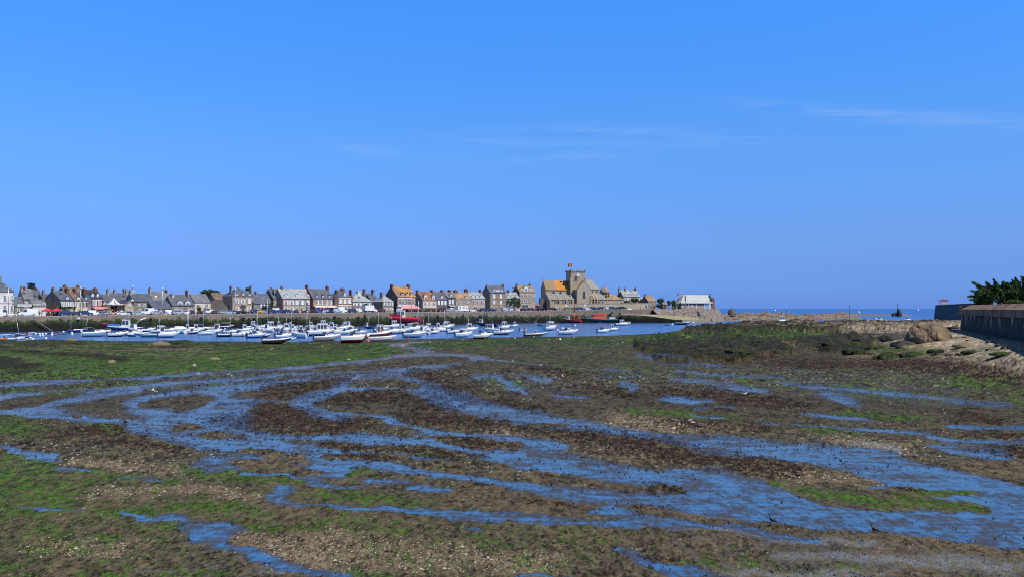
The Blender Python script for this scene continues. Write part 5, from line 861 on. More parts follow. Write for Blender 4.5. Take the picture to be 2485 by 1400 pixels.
# ================================================================ carousel
def carousel():
 D=quayD(zx(1,2035))+9;p=Vector(((zx(1,2035)-CX)/F*D,D,quayZ(zx(1,2035))));sc=D/F/7.369;zb=zy(1,775)
 H=lambda y:(zy(1,775)-zy(1,y))/F*D
 root=thing('carousel','carousel with a blue and white striped cone roof and white wooden horses','carousel',p)
 R=178*sc;b=MB();b.lathe([(R*.92,0),(R*.92,.25),(R*.5,.26)],'pinkcloth',20);b.build('platform',root)
 b=MB();n=24
 for i in range(n):
  a0,a1=2*math.pi*i/n,2*math.pi*(i+1)/n;m='blue' if i%4==0 else ('yellow' if i%4==2 and False else 'white')
  pr=[(R*.66,H(572)),(R*.40,H(540)),(R*.18,H(503)),(.05,H(466))]
  for (r0,z0),(r1,z1) in zip(pr[:-1],pr[1:]):b.poly([(r0*math.cos(a0),r0*math.sin(a0),z0),(r0*math.cos(a1),r0*math.sin(a1),z0),(r1*math.cos(a1),r1*math.sin(a1),z1),(r1*math.cos(a0),r1*math.sin(a0),z1)],m)
 b.ball((0,0,H(464)),.18,'yellow',6);b.build('canopy',root)
 b=MB();b.lathe([(R*.98,H(604)),(R*1.0,H(575)),(R*.62,H(572))],'beigecloth',24);fz=b.build('frieze',root)
 for i in range(14):a=2*math.pi*i/14;q=MB();q.ball((R*1.01*math.cos(a),R*1.01*math.sin(a),H(588)),.34,('blue','yellow','redcloth','teal')[i%4],6,1,1,.8);q.build('medallion',fz)
 b=MB();b.lathe([(R*.96,H(612)),(R*.96,H(603))],'dred',24);b.build('valance',root);b=MB();b.lathe([(R*.3,.26),(R*.3,H(605))],'dred',10);b.build('centre_drum',root)
 hm=None
 for i in range(10):
  a=2*math.pi*(i+.3)/10;x,y=R*.74*math.cos(a),R*.74*math.sin(a);zz=1.0+.3*math.sin(i*2.1)
  if hm is None:
   h=MB();h.rings([[(xx+0,r*math.cos(t),.0+zc_+r*1.1*math.sin(t)) for t in [2*math.pi*j/8 for j in range(8)]] for xx,r,zc_ in ((-.7,.12,.05),(-.55,.26,.02),(-.1,.25,0),(.35,.28,.02),(.6,.2,.15),(.8,.15,.5),(.92,.13,.72),(1.1,.11,.68),(1.3,.06,.55))],'white')
   for lx,ly,fx_ in ((-.5,.14,-.9),(-.5,-.14,-.75),(.45,.14,.85),(.45,-.14,.65)):h.tube((lx,ly,-.05),((lx+fx_)/2,ly,-.5),.11,.07,'white',6);h.tube(((lx+fx_)/2,ly,-.5),(fx_*.8,ly,-.85),.07,.05,'white',6)
   h.tube((-.68,0,.1),(-1.0,0,-.4),.08,.03,'beigecloth',5);h.box(-.2,-.27,.12,.2,.27,.34,'red');hm=h.mesh('horse')
  o=link('horse',hm,root,(x,y,zz));o.rotation_euler=(0,0,a+math.pi/2);q=MB();q.tube((x,y,.25),(x,y,H(606)),.05,.05,'yellow',5);q.build('horse_pole',root)
carousel()
# ================================================================ far pier with a small light cabin
def pier():
 def P(x,y,D):return Vector(((zx(8,x)-CX)/F*D,D,CH+(HY-zy(8,y))/F*D))
 M['pierstone']=mk('dark_pier_stone',(.10,.095,.09),.9,(.045,.045,.05),.35,bump=.3,detail=8)
 b=MB();A,B,C=P(1035,0,560),P(1380,0,400),P(1700,0,330);zt=9.2
 A.z=B.z=C.z=0;off=Vector((9,9,0));foot=Vector((-1.6,-.6,0))
 for a,c in ((A,B),(B,C)):
  b.poly([a+foot+Vector((0,0,-2)),c+foot+Vector((0,0,-2)),c+Vector((0,0,zt)),a+Vector((0,0,zt))],'pierstone');b.poly([a+Vector((0,0,zt)),c+Vector((0,0,zt)),c+off+Vector((0,0,zt)),a+off+Vector((0,0,zt))],'coping')
  b.rings([[a+Vector((.3,.3,zt)),c+Vector((.3,.3,zt)),c+Vector((.9,.9,zt)),a+Vector((.9,.9,zt))],[a+Vector((.3,.3,zt+.5)),c+Vector((.3,.3,zt+.5)),c+Vector((.9,.9,zt+.5)),a+Vector((.9,.9,zt+.5))]],'pierstone',smooth=False)
 b.poly([A+foot+Vector((0,0,-2)),A+Vector((0,0,zt)),A+off+Vector((0,0,zt)),A+off+Vector((0,2,-2))],'pierstone')
 tag(b.build('pier'),'dark stone harbour pier reaching into the sea on the right','pier')
 D=556;p=P(1138,522,D);p.z=zt;sc=D/F/5.6;root=thing('light_cabin','small white cabin with a bright red roof at the end of the dark pier','cabin',p+Vector((2,3,0)),RAD(-18));w=50*sc
 q=MB();q.box(-w,-w*.7,0,w,w*.7,72*sc,'white');q.build('wall',root);q=MB();q.box(-w-.25,-w*.7-.25,72*sc,w+.25,w*.7+.25,78*sc,'red');q.rings([[(-w-.2,-w*.7-.2,78*sc),(w+.2,-w*.7-.2,78*sc),(w+.2,w*.7+.2,78*sc),(-w-.2,w*.7+.2,78*sc)],[(-.4,-.3,90*sc),(.4,-.3,90*sc),(.4,.3,90*sc),(-.4,.3,90*sc)]],'red',smooth=False);r=q.build('roof',root);q=MB();q.tube((0,0,90*sc),(0,0,108*sc),.12,.08,'darkgrey',5);q.build('vent',r)
 q=MB();q.box(-w-.06,-1.2,40*sc,-w+.02,1.2,66*sc,'glass');q.build('window',root);q=MB();q.box(-w*.7,-w*.7-.06,0,-w*.3,-w*.7+.02,45*sc,'lblue');q.build('door',root)
 q=MB()
 for i in range(9):q.tube((-w*1.4+i*.9,-w*1.0,0),(-w*1.4+i*.9,-w*1.0,1.3),.07,.07,'concrete',5)
 q.tube((-w*1.4,-w,1.2),(-w*1.4+7.2,-w,1.2),.06,.06,'concrete',5);q.build('railing',root)
pier()
# ================================================================ big fort wall on the right with its sloping coping
def fortwall():
 m,nt,b=_nt('stained_wall');N=nt.nodes;L=nt.links;g=N.new('ShaderNodeNewGeometry')
 def noise(sc,st,d=6):
  mp=N.new('ShaderNodeMapping');mp.inputs['Scale'].default_value=st;L.new(g.outputs['Position'],mp.inputs['Vector']);n=N.new('ShaderNodeTexNoise');n.inputs['Scale'].default_value=sc;n.inputs['Detail'].default_value=d;L.new(mp.outputs['Vector'],n.inputs['Vector']);return n.outputs['Fac']
 def rng(v,a,c):
  r=N.new('ShaderNodeMapRange');r.inputs['From Min'].default_value=a;r.inputs['From Max'].default_value=c;L.new(v,r.inputs['Value']);return r.outputs['Result']
 def mix(f,a,c):
  x=N.new('ShaderNodeMix');x.data_type='RGBA';L.new(f,x.inputs['Factor'])
  for k,v in (('A',a),('B',c)):
   if isinstance(v,tuple):x.inputs[k].default_value=(*v,1)
   else:L.new(v,x.inputs[k])
  return x.outputs['Result']
 s=N.new('ShaderNodeSeparateXYZ');L.new(g.outputs['Position'],s.inputs['Vector'])
 base=mix(rng(noise(.5,(1,1,1)),.35,.65),(.062,.058,.054),(.022,.022,.022));base=mix(rng(noise(2.2,(1,1,.25)),.5,.7),base,(.12,.115,.11))
 st=N.new('ShaderNodeMath');st.operation='MULTIPLY';L.new(rng(noise(.8,(.8,.6,.3),8),.56,.62),st.inputs[0]);L.new(rng(s.outputs['Z'],4.2,6.2),st.inputs[1]);base=mix(st.outputs[0],base,(.40,.40,.41));base=mix(rng(s.outputs['Z'],4.2,3.0),base,(.03,.03,.032))
 L.new(base,b.inputs['Base Color']);b.inputs['Roughness'].default_value=.9;b.inputs['Specular IOR Level'].default_value=.2;M['fort']=m
 bp=N.new('ShaderNodeBump');bp.inputs['Strength'].default_value=.5;bp.inputs['Distance'].default_value=.2;L.new(noise(1.2,(1,1,4)),bp.inputs['Height']);L.new(bp.outputs['Normal'],b.inputs['Normal'])
 def P(px,D):return Vector(((px-CX)/F*D,D,0))
 A,B=P(2333,170),P(2487,109);d=(B-A).normalized();C=B+d*45;n=Vector((-d.y,d.x,0));
 if n.x<0:n=-n
 back=A+n*26;Z=lambda z:Vector((0,0,z));w=MB();ft=-n*.5
 for a,c in ((A,B),(B,C)):
  for k in range(6):z0,z1=-.6+7.0*k/6,-.6+7.0*(k+1)/6;f0,f1=ft*(1-k/6),ft*(1-(k+1)/6);w.poly([a+f0+Z(z0),c+f0+Z(z0),c+f1+Z(z1),a+f1+Z(z1)],'fort')
 w.poly([back+Z(-.6),A+ft+Z(-.6),A+Z(6.4),back+Z(6.4)],'fort')
 root=thing('fort_wall','massive dark stained sea wall with a sloping coping at the right edge','wall');w.build('wall',root)
 c=MB();o=-n*.55+-d*0;e=-d*.55
 A2=A+o+e;pts=[(A2,C+o)]
 prof=lambda p:[p+Z(6.3),p+n*.05+Z(7.35),p+n*1.6+Z(8.15),p+n*3.2+Z(8.2),p+n*3.2+Z(6.3)]
 c.rings([prof(A2),prof(B+o),prof(C+o)],'capst' if 'capst' in M else 'concrete',smooth=False,cap0=True,cap1=True)
 c.build('coping',root)
 c=MB();bp0=back+e;c.rings([[A2+Z(6.31),A2+Z(7.3),A2+d*1.6+Z(8.1),A2+d*3.2+Z(8.1),A2+d*3.2+Z(6.31)],[bp0+Z(6.31),bp0+Z(7.3),bp0+d*1.6+Z(8.1),bp0+d*3.2+Z(8.1),bp0+d*3.2+Z(6.31)]],'capst',smooth=False);c.build('end_coping',root)
 t=MB();t.poly([A+d*2+n*2+Z(8.0),C+n*2+Z(8.0),C+n*60+Z(8.0),back+n*40+d*2+Z(8.0)],'mudplain');t.build('fill',root)
 return A,B,n,d
M['capst']=mk('mossy_coping',(.26,.19,.14),.9,(.14,.075,.045),.45,bump=.4,bscale=3,detail=8,lo=.4,hi=.62,spec=.2)
WA,WB,WN,WD=fortwall()
# ================================================================ cars
_cm={}
def car_meshes(t):
 if t in _cm:return _cm[t]
 W=1.74
 T={'hatch':dict(L=4.0,low=[(-2,.28),(1.9,.28),(2.0,.55),(1.93,.78),(1.0,.93),(-1.93,.98),(-2.0,.6)],up=[(-1.95,.96),(1.05,.92),(.35,1.42),(-.2,1.48),(-1.45,1.44)],wx=1.25),
   'sedan':dict(L=4.5,low=[(-2.25,.28),(2.15,.28),(2.25,.55),(2.15,.76),(1.05,.9),(-1.6,.96),(-2.2,.92),(-2.25,.6)],up=[(-1.75,.94),(1.15,.89),(.4,1.38),(-.3,1.44),(-1.0,1.4)],wx=1.35),
   'suv':dict(L=4.5,low=[(-2.25,.38),(2.15,.38),(2.25,.7),(2.15,1.0),(1.15,1.1),(-2.2,1.14),(-2.25,.75)],up=[(-2.2,1.12),(1.15,1.08),(.5,1.64),(-.2,1.72),(-1.9,1.68)],wx=1.35),
   'smallvan':dict(L=4.3,low=[(-2.15,.32),(2.05,.32),(2.15,.65),(2.05,.95),(1.2,1.1),(-2.15,1.12)],up=[(-2.14,1.1),(1.2,1.08),(.55,1.78),(.2,1.84),(-2.1,1.84)],wx=1.35),
   'van':dict(L=5.6,low=[(-2.8,.38),(2.65,.38),(2.8,.75),(2.6,1.15),(1.9,1.35),(-2.8,1.35)],up=[(-2.79,1.33),(1.95,1.33),(1.1,2.3),(.7,2.45),(-2.75,2.45)],wx=1.75)}
 if t in ('truck','camper'):q={'L':6.4,'wx':2.0}
 else:q=T[t]
 d={}
 wr=.33 if t in ('hatch','sedan') else .37
 def glassmat():return 'glass'
 if t in T:
  def body(mat):
   b=MB();n=len(q['low']);hw=W/2
   outer=[[(x,-hw,z) for x,z in q['low']],[(x,hw,z) for x,z in q['low']]];ins=[[(x*.985,-hw+.0,z) for x,z in q['low']]]
   b.rings(outer,mat,smooth=False)
   zb=q['up'][0][1];zt=max(z for _,z in q['up'])
   def yw(z):return hw*(.97-.17*max(0,(z-zb))/(zt-zb))
   b.rings([[(x,-yw(z),z) for x,z in q['up']],[(x,yw(z),z) for x,z in q['up']]],mat,smooth=False)
   for wx in (q['wx'],-q['wx']):
    for s in (-1,1):b.tube((wx,s*(hw-.3),wr),(wx,s*(hw+.005),wr),wr+.07,wr+.07,'black',10)
   b.box(-q['L']/2-.04,-hw+.1,.38,-q['L']/2+.1,hw-.1,.58,'dgreycar');b.box(q['L']/2-.1,-hw+.1,.36,q['L']/2+.03,hw-.1,.55,'dgreycar');return b
  d['body']=body;U=q['up'];zb=U[0][1];zt=max(z for _,z in U);hw=W/2
  def yw(z):return hw*(.97-.17*max(0,(z-zb))/(zt-zb))+.012
  def panel(p,s,m='glass'):
   b=MB();b.poly([(x,s*yw(z),z) for x,z in (p if s<0 else p[::-1])],m);return b
  x0,x1=U[0][0],U[1][0];zlo,zhi=zb+.07,zt-.11
  fx=lambda z:U[1][0]+(U[2][0]-U[1][0])*(z-U[1][1])/(U[2][1]-U[1][1])-.12
  rx=lambda z:U[0][0]+(U[4][0]-U[0][0])*(z-U[0][1])/(U[4][1]-U[0][1])+.14
  rear_end=.3 if t in ('van','smallvan') else None
  side=[(rear_end if rear_end is not None else rx(zlo),zlo),(fx(zlo),zlo),(fx(zhi),zhi),(rear_end if rear_end is not None else rx(zhi),zhi)]
  d['side_window']=[panel(side,-1).mesh('side_window'),panel(side,1).mesh('side_window')]
  def cross(ix,iz,jx,jz,k):
   b=MB();pts=[]
   for x,z in ((ix,iz),(jx,jz)):pts.append((x,z))
   (xa,za),(xb,zb_)=pts;o=.015*k;ya,yb2=yw(za)-.12,yw(zb_)-.12
   L_=[(xa+o,-ya,za),(xa+o,ya,za),(xb+o,yb2,zb_),(xb+o,-yb2,zb_)];b.poly(L_ if k>0 else L_[::-1],'glass');return b.mesh('windscreen' if k>0 else 'rear_window')
  lerp=lambda a,c,tt:(a[0]+(c[0]-a[0])*tt,a[1]+(c[1]-a[1])*tt)
  a,c=lerp(U[1],U[2],.1),lerp(U[1],U[2],.9);d['windscreen']=cross(a[0]+.02,a[1]+.02,c[0]+.02,c[1]+.02,1)
  a,c=lerp(U[0],U[-1],.2),lerp(U[0],U[-1],.85);d['rear_window']=cross(a[0]-.02,a[1],c[0]-.02,c[1],-1)
  zl=.68 if t in ('hatch','sedan') else .85
 else:
  def body(mat):
   b=MB()
   if t=='truck':
    b.box(-3.2,-1.1,.85,1.35,1.1,3.1,'whitecar');b.prism([(1.45,.45),(3.15,.45),(3.2,.95),(3.0,1.25),(2.3,1.4),(1.85,2.2),(1.45,2.25)],-.95,.95,mat);b.box(-3.1,-.5,.5,1.5,.5,.85,'dgreycar');b.box(-3.22,-1.12,.8,-3.15,1.12,.95,'dgreycar')
   else:b.prism([(-3.2,.5),(1.5,.5),(3.1,.5),(3.2,1.0),(2.9,1.25),(2.2,1.4),(1.9,2.0),(2.6,2.2),(2.75,2.6),(2.2,2.95),(-3.15,3.0)],-1.1,1.1,mat);b.box(-3.22,-1.112,.95,1.4,1.112,1.08,'lblue')
   for wx in (2.0,-1.9):
    for s in (-1,1):b.tube((wx,s*.7,wr),(wx,s*(1.0 if wx>0 and t=='truck' else 1.02),wr),wr+.08,wr+.08,'black',10)
   return b
  d['body']=body;y=.96 if t=='truck' else 1.108
  s1=[(1.7,1.45),(2.15,1.45),(1.85,2.05),(1.7,2.05)]
  def sp(s,P):b=MB();b.poly([(x,s*y,z) for x,z in (P if s<0 else P[::-1])],'glass');return b.mesh('side_window')
  d['side_window']=[sp(-1,s1),sp(1,s1)]+([sp(s,[(xx,1.75),(xx+.9,1.75),(xx+.9,2.3),(xx,2.3)]) for s in (-1,1) for xx in (-2.4,-.3)] if t=='camper' else [])
  b=MB();b.poly([(2.3,-.85,1.45),(2.3,.85,1.45),(1.95,.8,2.1),(1.95,-.8,2.1)],'glass');d['windscreen']=b.mesh('windscreen');d['rear_window']=None;hw=1.0;zl=.95
 w=MB();w.tube((0,-.1,0),(0,.1,0),wr,wr,'black',12);w.tube((0,-.112,0),(0,.112,0),wr*.6,wr*.6,'silver',10);d['wheel']=w.mesh('wheel');d['wr']=wr;d['wx']=(q['wx'],-q['wx'] if t in T else-1.9);d['hw']=hw
 l=MB();l.box(-.06,-.17,-.08,.05,.17,.08,'lamp');d['headlight']=l.mesh('headlight');l=MB();l.box(-.05,-.1,-.14,.05,.1,.14,'red');d['taillight']=l.mesh('taillight');d['L']=q['L'];d['zl']=zl;d['bm']={}
 _cm[t]=d;return d
GC='vehicles parked along the quay'
def add_car(k,xc,t,mat,ang,off,lab,cat='car',name='parked_car'):
 d=car_meshes(t);px=zx(k,xc);D=quayD(px)+off if px<1560 else 458+off;u=(px-CX)/F;z=quayZ(px)
 root=thing(name,lab,cat,(u*D,D,z),streetA(px)+RAD(ang),GC)
 if mat not in d['bm']:d['bm'][mat]=d['body'](mat).mesh('body')
 link('body',d['bm'][mat],root)
 for m in d['side_window']:link('side_window',m,root)
 link('windscreen',d['windscreen'],root)
 if d['rear_window']:link('rear_window',d['rear_window'],root)
 for wx in d['wx']:
  for s in (-1,1):link('wheel',d['wheel'],root,(wx,s*(d['hw']-.06),d['wr']))
 for s in (-1,1):
  link('headlight',d['headlight'],root,(d['L']/2-.06,s*(d['hw']-.3),d['zl']));link('taillight',d['taillight'],root,(-d['L']/2+.02,s*(d['hw']-.16),d['zl']+.08))
 return root
CARS=[
 (1,20,'van','whitecar',0,4,'white van cut off by the left edge beside the white corner house','van'),(1,170,'hatch','whitecar',0,4,'white hatchback parked between two white vans at the far left'),
 (1,490,'van','whitecar',180,4,'big white panel van parked left of the red cafe awning','van'),(1,1060,'smallvan','dgreycar',180,9,'dark van behind the people at the right end of the red awning','van'),
 (1,1180,'suv','bluecar',0,5,'dark estate car just right of the red awning'),(1,1362,'hatch','dgreycar',70,4,'grey hatchback seen from behind left of the pale lamp post'),
 (1,1525,'suv','bluecar',0,4,'dark blue car just right of the pale lamp post by the cream house'),(1,1685,'smallvan','whitecar',0,5,'small white van in front of the white house with red shutters','van'),
 (1,1828,'hatch','lbluecar',-60,4,'pale blue hatchback facing the quay left of the carousel'),(1,2195,'sedan','whitecar',0,3,'white saloon parked below the carousel right side'),
 (2,100,'sedan','bluecar',0,7,'dark blue car in front of the small pink gabled house'),(2,255,'sedan','silver',0,3,'silver estate car left of the open white van'),
 (2,435,'van','whitecar',180,7,'white van with an open side before the grey house with roller blinds','van'),(2,592,'hatch','silver',0,5,'silver hatchback right of the open white van'),
 (2,830,'smallvan','whitecar',0,10,'white car half hidden beyond the yellow and blue kiosk'),(2,978,'suv','silver',0,3,'large pale silver car under the two wide white dormers'),
 (2,1115,'hatch','whitecar',0,9,'white car behind the tall bare catamaran mast'),(2,1230,'hatch','bluecar',70,4,'dark blue hatchback right of the catamaran mast'),(2,1358,'hatch','blackcar',75,4,'black car left of the white box van rear'),
 (2,1475,'van','whitecar',80,6,'white box van seen from behind before the cream house','van'),(2,1570,'smallvan','whitecar',0,12,'white van partly behind the box van near the sloping shed','van'),
 (2,1612,'hatch','dgreycar',80,4,'grey hatchback seen from behind below the sloping shed left half'),(2,1740,'hatch','silver',80,5,'silver hatchback seen from behind below the sloping shed right half'),
 (2,1878,'sedan','lbluecar',0,4,'pale blue estate left of the mansion'),(2,1990,'hatch','bluecar',70,8,'blue hatchback at the left corner of the mansion'),(2,2060,'hatch','whitecar',70,10,'white hatchback behind the black car at the mansion door'),
 (2,2128,'sedan','blackcar',0,3,'long black car in front of the mansion door'),(3,160,'smallvan','bluecar',0,11,'blue van behind the orange inflatable','van'),(3,327,'hatch','lbluecar',0,8,'pale blue hatchback right of the orange inflatable'),
 (3,460,'suv','bluecar',0,3,'blue people carrier before the white garage door'),(3,600,'hatch','bluecar',0,4,'blue hatchback left of the long pink stone house'),(3,740,'suv','bluecar',0,4,'dark blue estate under the left windows of the pink stone house'),
 (3,870,'hatch','dgreycar',70,6,'dark grey hatchback by the middle of the pink stone house'),(3,1020,'suv','blackcar',70,5,'black car left of the tall blue feather banner'),(3,1150,'hatch','blackcar',70,5,'black car right of the tall blue feather banner'),
 (3,1605,'smallvan','lbluecar',0,6,'pale blue car at the right end of the cream awning'),(3,1715,'van','whitecar',0,7,'white van in front of the cream brick cornered house','van'),(3,1893,'suv','bluecar',0,3,'dark blue car left of the white box truck'),
 (3,2000,'smallvan','whitecar',0,11,'white van half hidden left of the box truck','van'),(3,2195,'truck','whitecar',0,4,'white box truck with a tall square body','truck'),
 (4,190,'suv','redcar',80,6,'dark red car between the box truck and the red trawler'),(4,700,'hatch','bluecar',60,6,'dark blue car below the pink hotel awning left'),(4,770,'hatch','blackcar',60,6,'black car below the pink hotel awning right'),
 (4,1265,'hatch','redcar',0,4,'dark red hatchback before the house with three closed shutters'),(4,1400,'suv','silver',0,4,'silver car left of the motorhome before the dark stone houses'),(4,1520,'hatch','silver',0,3,'small silver hatchback by the back of the motorhome'),
 (4,1455,'smallvan','whitecar',0,11,'white van behind the silver cars left of the motorhome','van'),(4,1635,'camper','whitecar',0,6,'white motorhome with an over cab bunk','motorhome'),(4,1820,'hatch','whitecar',0,4,'white hatchback just right of the motorhome'),
 (4,1900,'suv','dgreycar',70,5,'dark grey car before the pinkish house with linked dormers'),(4,2025,'smallvan','bluecar',0,5,'bright blue van left of the tall house with four closed shutters','van'),(4,2165,'suv','blackcar',0,5,'black car below the tall house with four closed shutters'),
 (5,80,'hatch','blackcar',0,4,'black car at the left foot of the tall four shutter house'),(5,305,'smallvan','lbluecar',0,6,'pale blue van in front of the ivy covered house','van'),(5,375,'van','whitecar',75,7,'white van seen from behind below the ivy','van'),
 (5,505,'sedan','whitecar',0,9,'white car behind the ivy house right corner'),(5,585,'hatch','blackcar',0,3,'black hatchback below the stone house with the dormer band'),(5,700,'suv','purplecar',0,4,'dark purple car by the end of the dormer band house'),
 (5,850,'suv','blackcar',0,4,'black car between the tall stone house and the church gable'),(5,1035,'suv','blackcar',0,4,'black car parked below the left end of the church'),(5,1255,'suv','olivecar',0,10,'olive yellow car before the churchyard wall'),
 (5,1350,'hatch','dgreycar',0,12,'dark grey car under the church tower'),(5,1455,'suv','bluecar',0,8,'dark blue car below the church transept'),(5,1557,'hatch','whitecar',0,9,'white hatchback under the right half of the church'),
 (5,1655,'suv','bluecar',0,10,'dark blue car right of the white hatchback below the church'),(5,1720,'hatch','bluecar',0,11,'blue hatchback under the church chapel roof'),(5,1805,'suv','blackcar',0,14,'black car below the round church dome'),
 (5,1885,'hatch','whitecar',0,14,'white hatchback right of the black car below the dome'),(5,1952,'suv','dgreycar',0,15,'dark grey car before the low church annex'),(5,2055,'sedan','blackcar',0,14,'long black car at the right end of the churchyard wall'),
 (6,40,'suv','bluecar',0,14,'dark blue car below the long house with three chimneys left end'),(6,225,'suv','blackcar',0,16,'black car beside the lamp post before the garden hedge wall'),(6,570,'hatch','whitecar',70,10,'white car facing the harbour before the lone cottage')]
for c in CARS:add_car(*c)
# ================================================================ street furniture on the quay
GL='lamp posts along the quay'
def lamp(k,x,yt,yb,off,lab,arm=True,mat='mastm'):
 px=zx(k,x);D=quayD(px)+off if px<1530 else 470+off;z0=quayZ(px);h=CH+(HY-zy(k,yt))/F*D-z0;root=thing('lamp_post',lab,'lamp post',((px-CX)/F*D,D,z0),0,GL)
 b=MB();b.tube((0,0,0),(0,0,.9),.15,.13,mat,8);b.tube((0,0,.9),(0,0,h-.2),.11,.07,mat,8);b.build('pole',root)
 b=MB();s=-1 if arm=='l' else 1
 if arm:b.tube((0,0,h-.25),(s*.7,0,h),.05,.05,mat,5);b.rings([[(s*(.5+dx) ,dy,h-.02) for dx,dy in ((0,-.16),(.75,-.12),(.75,.12),(0,.16))],[(s*(.55+dx),dy,h+.16) for dx,dy in ((0,-.1),(.6,-.08),(.6,.08),(0,.1))]],'lamp',smooth=False)
 else:b.ball((0,0,h),.34,'lamp',10);b.tube((0,0,h-.45),(0,0,h-.25),.16,.2,mat,8)
 b.build('lamp_head',root)
for a in ((1,152,262,790,1.6,'lamp post with a boxy head before the white corner house','l'),(1,1442,285,790,1.5,'lamp post with a round head before the cream houses',False),(2,695,298,745,1.5,'lamp post with a small round head beside the slate lean-to',False),(2,2005,315,750,1.5,'lamp post before the left windows of the mansion',False),(3,322,462,700,3,'short lamp post with a dark head right of the orange inflatable','l','darkgrey'),(3,937,325,720,1.5,'lamp post before the long pink stone house',False),(3,1980,340,720,1.5,'lamp post before the pale hipped roof',False),(4,722,350,700,1.5,'lamp post before the hotel dormers',False),(4,1592,360,700,1.5,'lamp post before the tan tiled roof',False),(5,1295,612,840,1.5,'lamp post before the church aisle',False),(5,2176,540,832,1.5,'lamp post right of the churchyard wall',False),(5,1812,708,840,1.5,'short lamp post below the church dome',False),(6,1185,480,650,12,'lamp post left of the boathouse wing',False)):lamp(*a)
def panel(name,lab,cat,k,x,y0,y1,w,off,mat,post=True,extra=None,zg=None):
 px=zx(k,x);D=quayD(px)+off if px<1530 else 470+off;z0=quayZ(px) if zg is None else zg;sc=D/F/ZF[k][2];za,zb=CH+(HY-zy(k,y1))/F*D-z0,CH+(HY-zy(k,y0))/F*D-z0
 root=thing(name,lab,cat,((px-CX)/F*D,D,z0),streetA(px)*.6);b=MB();b.box(-w*sc/2,-.04,za,w*sc/2,.04,zb,mat);fo=b.build('panel',root)
 if post:b=MB();[b.tube((s*w*sc*.42,0,0),(s*w*sc*.42,0,za),.05,.05,'darkgrey',5) for s in (-1,1)];b.build('post',root)
 if extra:extra(root,fo,w*sc,za,zb)
 return root
def zigzag(root,fo,w,za,zb):
 b=MB();n=9
 for i in range(n):
  x0,x1=-w*.45+w*.9*i/n,-w*.45+w*.9*(i+.75)/n;b.poly([(x0,-.06,za+(zb-za)*.25),(x0+.1,-.06,za+(zb-za)*.25),(x1,-.06,zb-(zb-za)*.25),(x1-.1,-.06,zb-(zb-za)*.25)],'darkgrey')
  b.poly([(x1-.1,-.061,zb-(zb-za)*.35),(x1+.06,-.061,zb-(zb-za)*.35),(x1+.06,-.061,zb-(zb-za)*.25),(x1-.1,-.061,zb-(zb-za)*.25)],'darkgrey')
 b.build('dark_marks',fo)
panel('shop_banner','white banner with dark slanting marks left of the cafe terrace','banner',1,440,572,615,220,12,'white',True,zigzag)
def awning(lab,k,x0,x1,yt,yb,off,mat,name='cafe_awning',cat='awning'):
 xm=(x0+x1)/2;px=zx(k,xm);D=quayD(px)+off;z0=quayZ(px);sc=D/F/ZF[k][2];W=(x1-x0)*sc;Z=lambda y:CH+(HY-zy(k,y))/F*D-z0;root=thing(name,lab,cat,((px-CX)/F*D,D,z0),RAD(12))
 b=MB();n=max(2,int(W/2.6))
 for i in range(n):
  a,c=-W/2+W*i/n,-W/2+W*(i+1)/n;m=(a+c)/2;zt,zb=Z(yt),Z(yb)
  for P,Q in (((a,-1.3),(c,-1.3)),((c,-1.3),(c,1.3)),((c,1.3),(a,1.3)),((a,1.3),(a,-1.3))):b.poly([(*P,zb),(*Q,zb),(m,0,zt)],mat);b.poly([(*P,zb-.22),(*Q,zb-.22),(*Q,zb),(*P,zb)],mat)
 b.build('canopy',root)
 for i in range(n+1):b=MB();x_=-W/2+W*i/n;b.tube((x_*.98,-1.2,0),(x_*.98,-1.2,Z(yb)),.05,.05,'white',5);b.build('post',root)
awning('bright red cafe awning over the terrace at the left',1,772,1085,640,690,8,'redcloth');awning('pale cream awning left of the red cafe awning',1,430,768,640,662,12,'beigecloth')
def feather(root,fo,w,za,zb):
 b=MB();b.tube((w*.5,0,0),(w*.5,0,zb+.3),.05,.03,'mastm',5);b.build('pole',root);b=MB()
 for i in range(4):z=za+(zb-za)*(i+.3)/4;b.box(-w*.3,-.06,z,w*.3,-.042,z+(zb-za)*.1,('white','lblue')[i%2])
 b.build('print',fo)
panel('feather_banner','tall blue and white feather banner before the pink stone house','banner',3,1072,540,725,34,2.5,'dblue',False,feather)
def photos(root,fo,w,za,zb):
 b=MB();cs=['blue','lblue','dblue','orange','lblue','blue','white','dblue','orange'];random.seed(3)
 for i in range(34):x=random.uniform(-w*.47,w*.4);z=random.uniform(za,zb-.5);b.box(x,-.06-i*.001,z,x+random.uniform(.2,.7),-.045-i*.001,z+random.uniform(.3,.9),cs[i%9])
 b.build('print',fo)
panel('stall_wall','blue patterned stall front under the cream awning','stall',3,1340,640,722,290,11,'dblue',False,photos)
for k,x,y0,y1,w,m,lab in ((1,1408,806,836,46,'white',None),(5,1160,748,785,26,'yellow','yellow notice sign on the churchyard wall'),(5,1235,752,784,34,'white','small white notice right of the yellow sign'),(5,1528,750,780,36,'white','small white notice below the church transept'),(5,1945,750,776,28,'lblue','pale blue notice below the low church annex'),(6,560,565,598,30,'white','white notice on the garden wall left of the cottage'),(6,668,568,610,32,'lblue','pale blue notice at the corner of the lone cottage')):
 if lab:panel('notice_sign',lab,'sign',k,x,y0,y1,w,24,m)
px=zx(1,1408);D=quayD(px)-.62;b=MB();s=D/F/7.369;b.box(-23*s,-.05,-15*s,23*s,.05,15*s,'white');o=b.build('notice_plate',None,((px-CX)/F*D,D,CH+(HY-zy(1,821))/F*D));o.rotation_euler=(0,0,streetA(px));tag(o,'white plate fixed to the quay wall below the round headed lamp','sign')
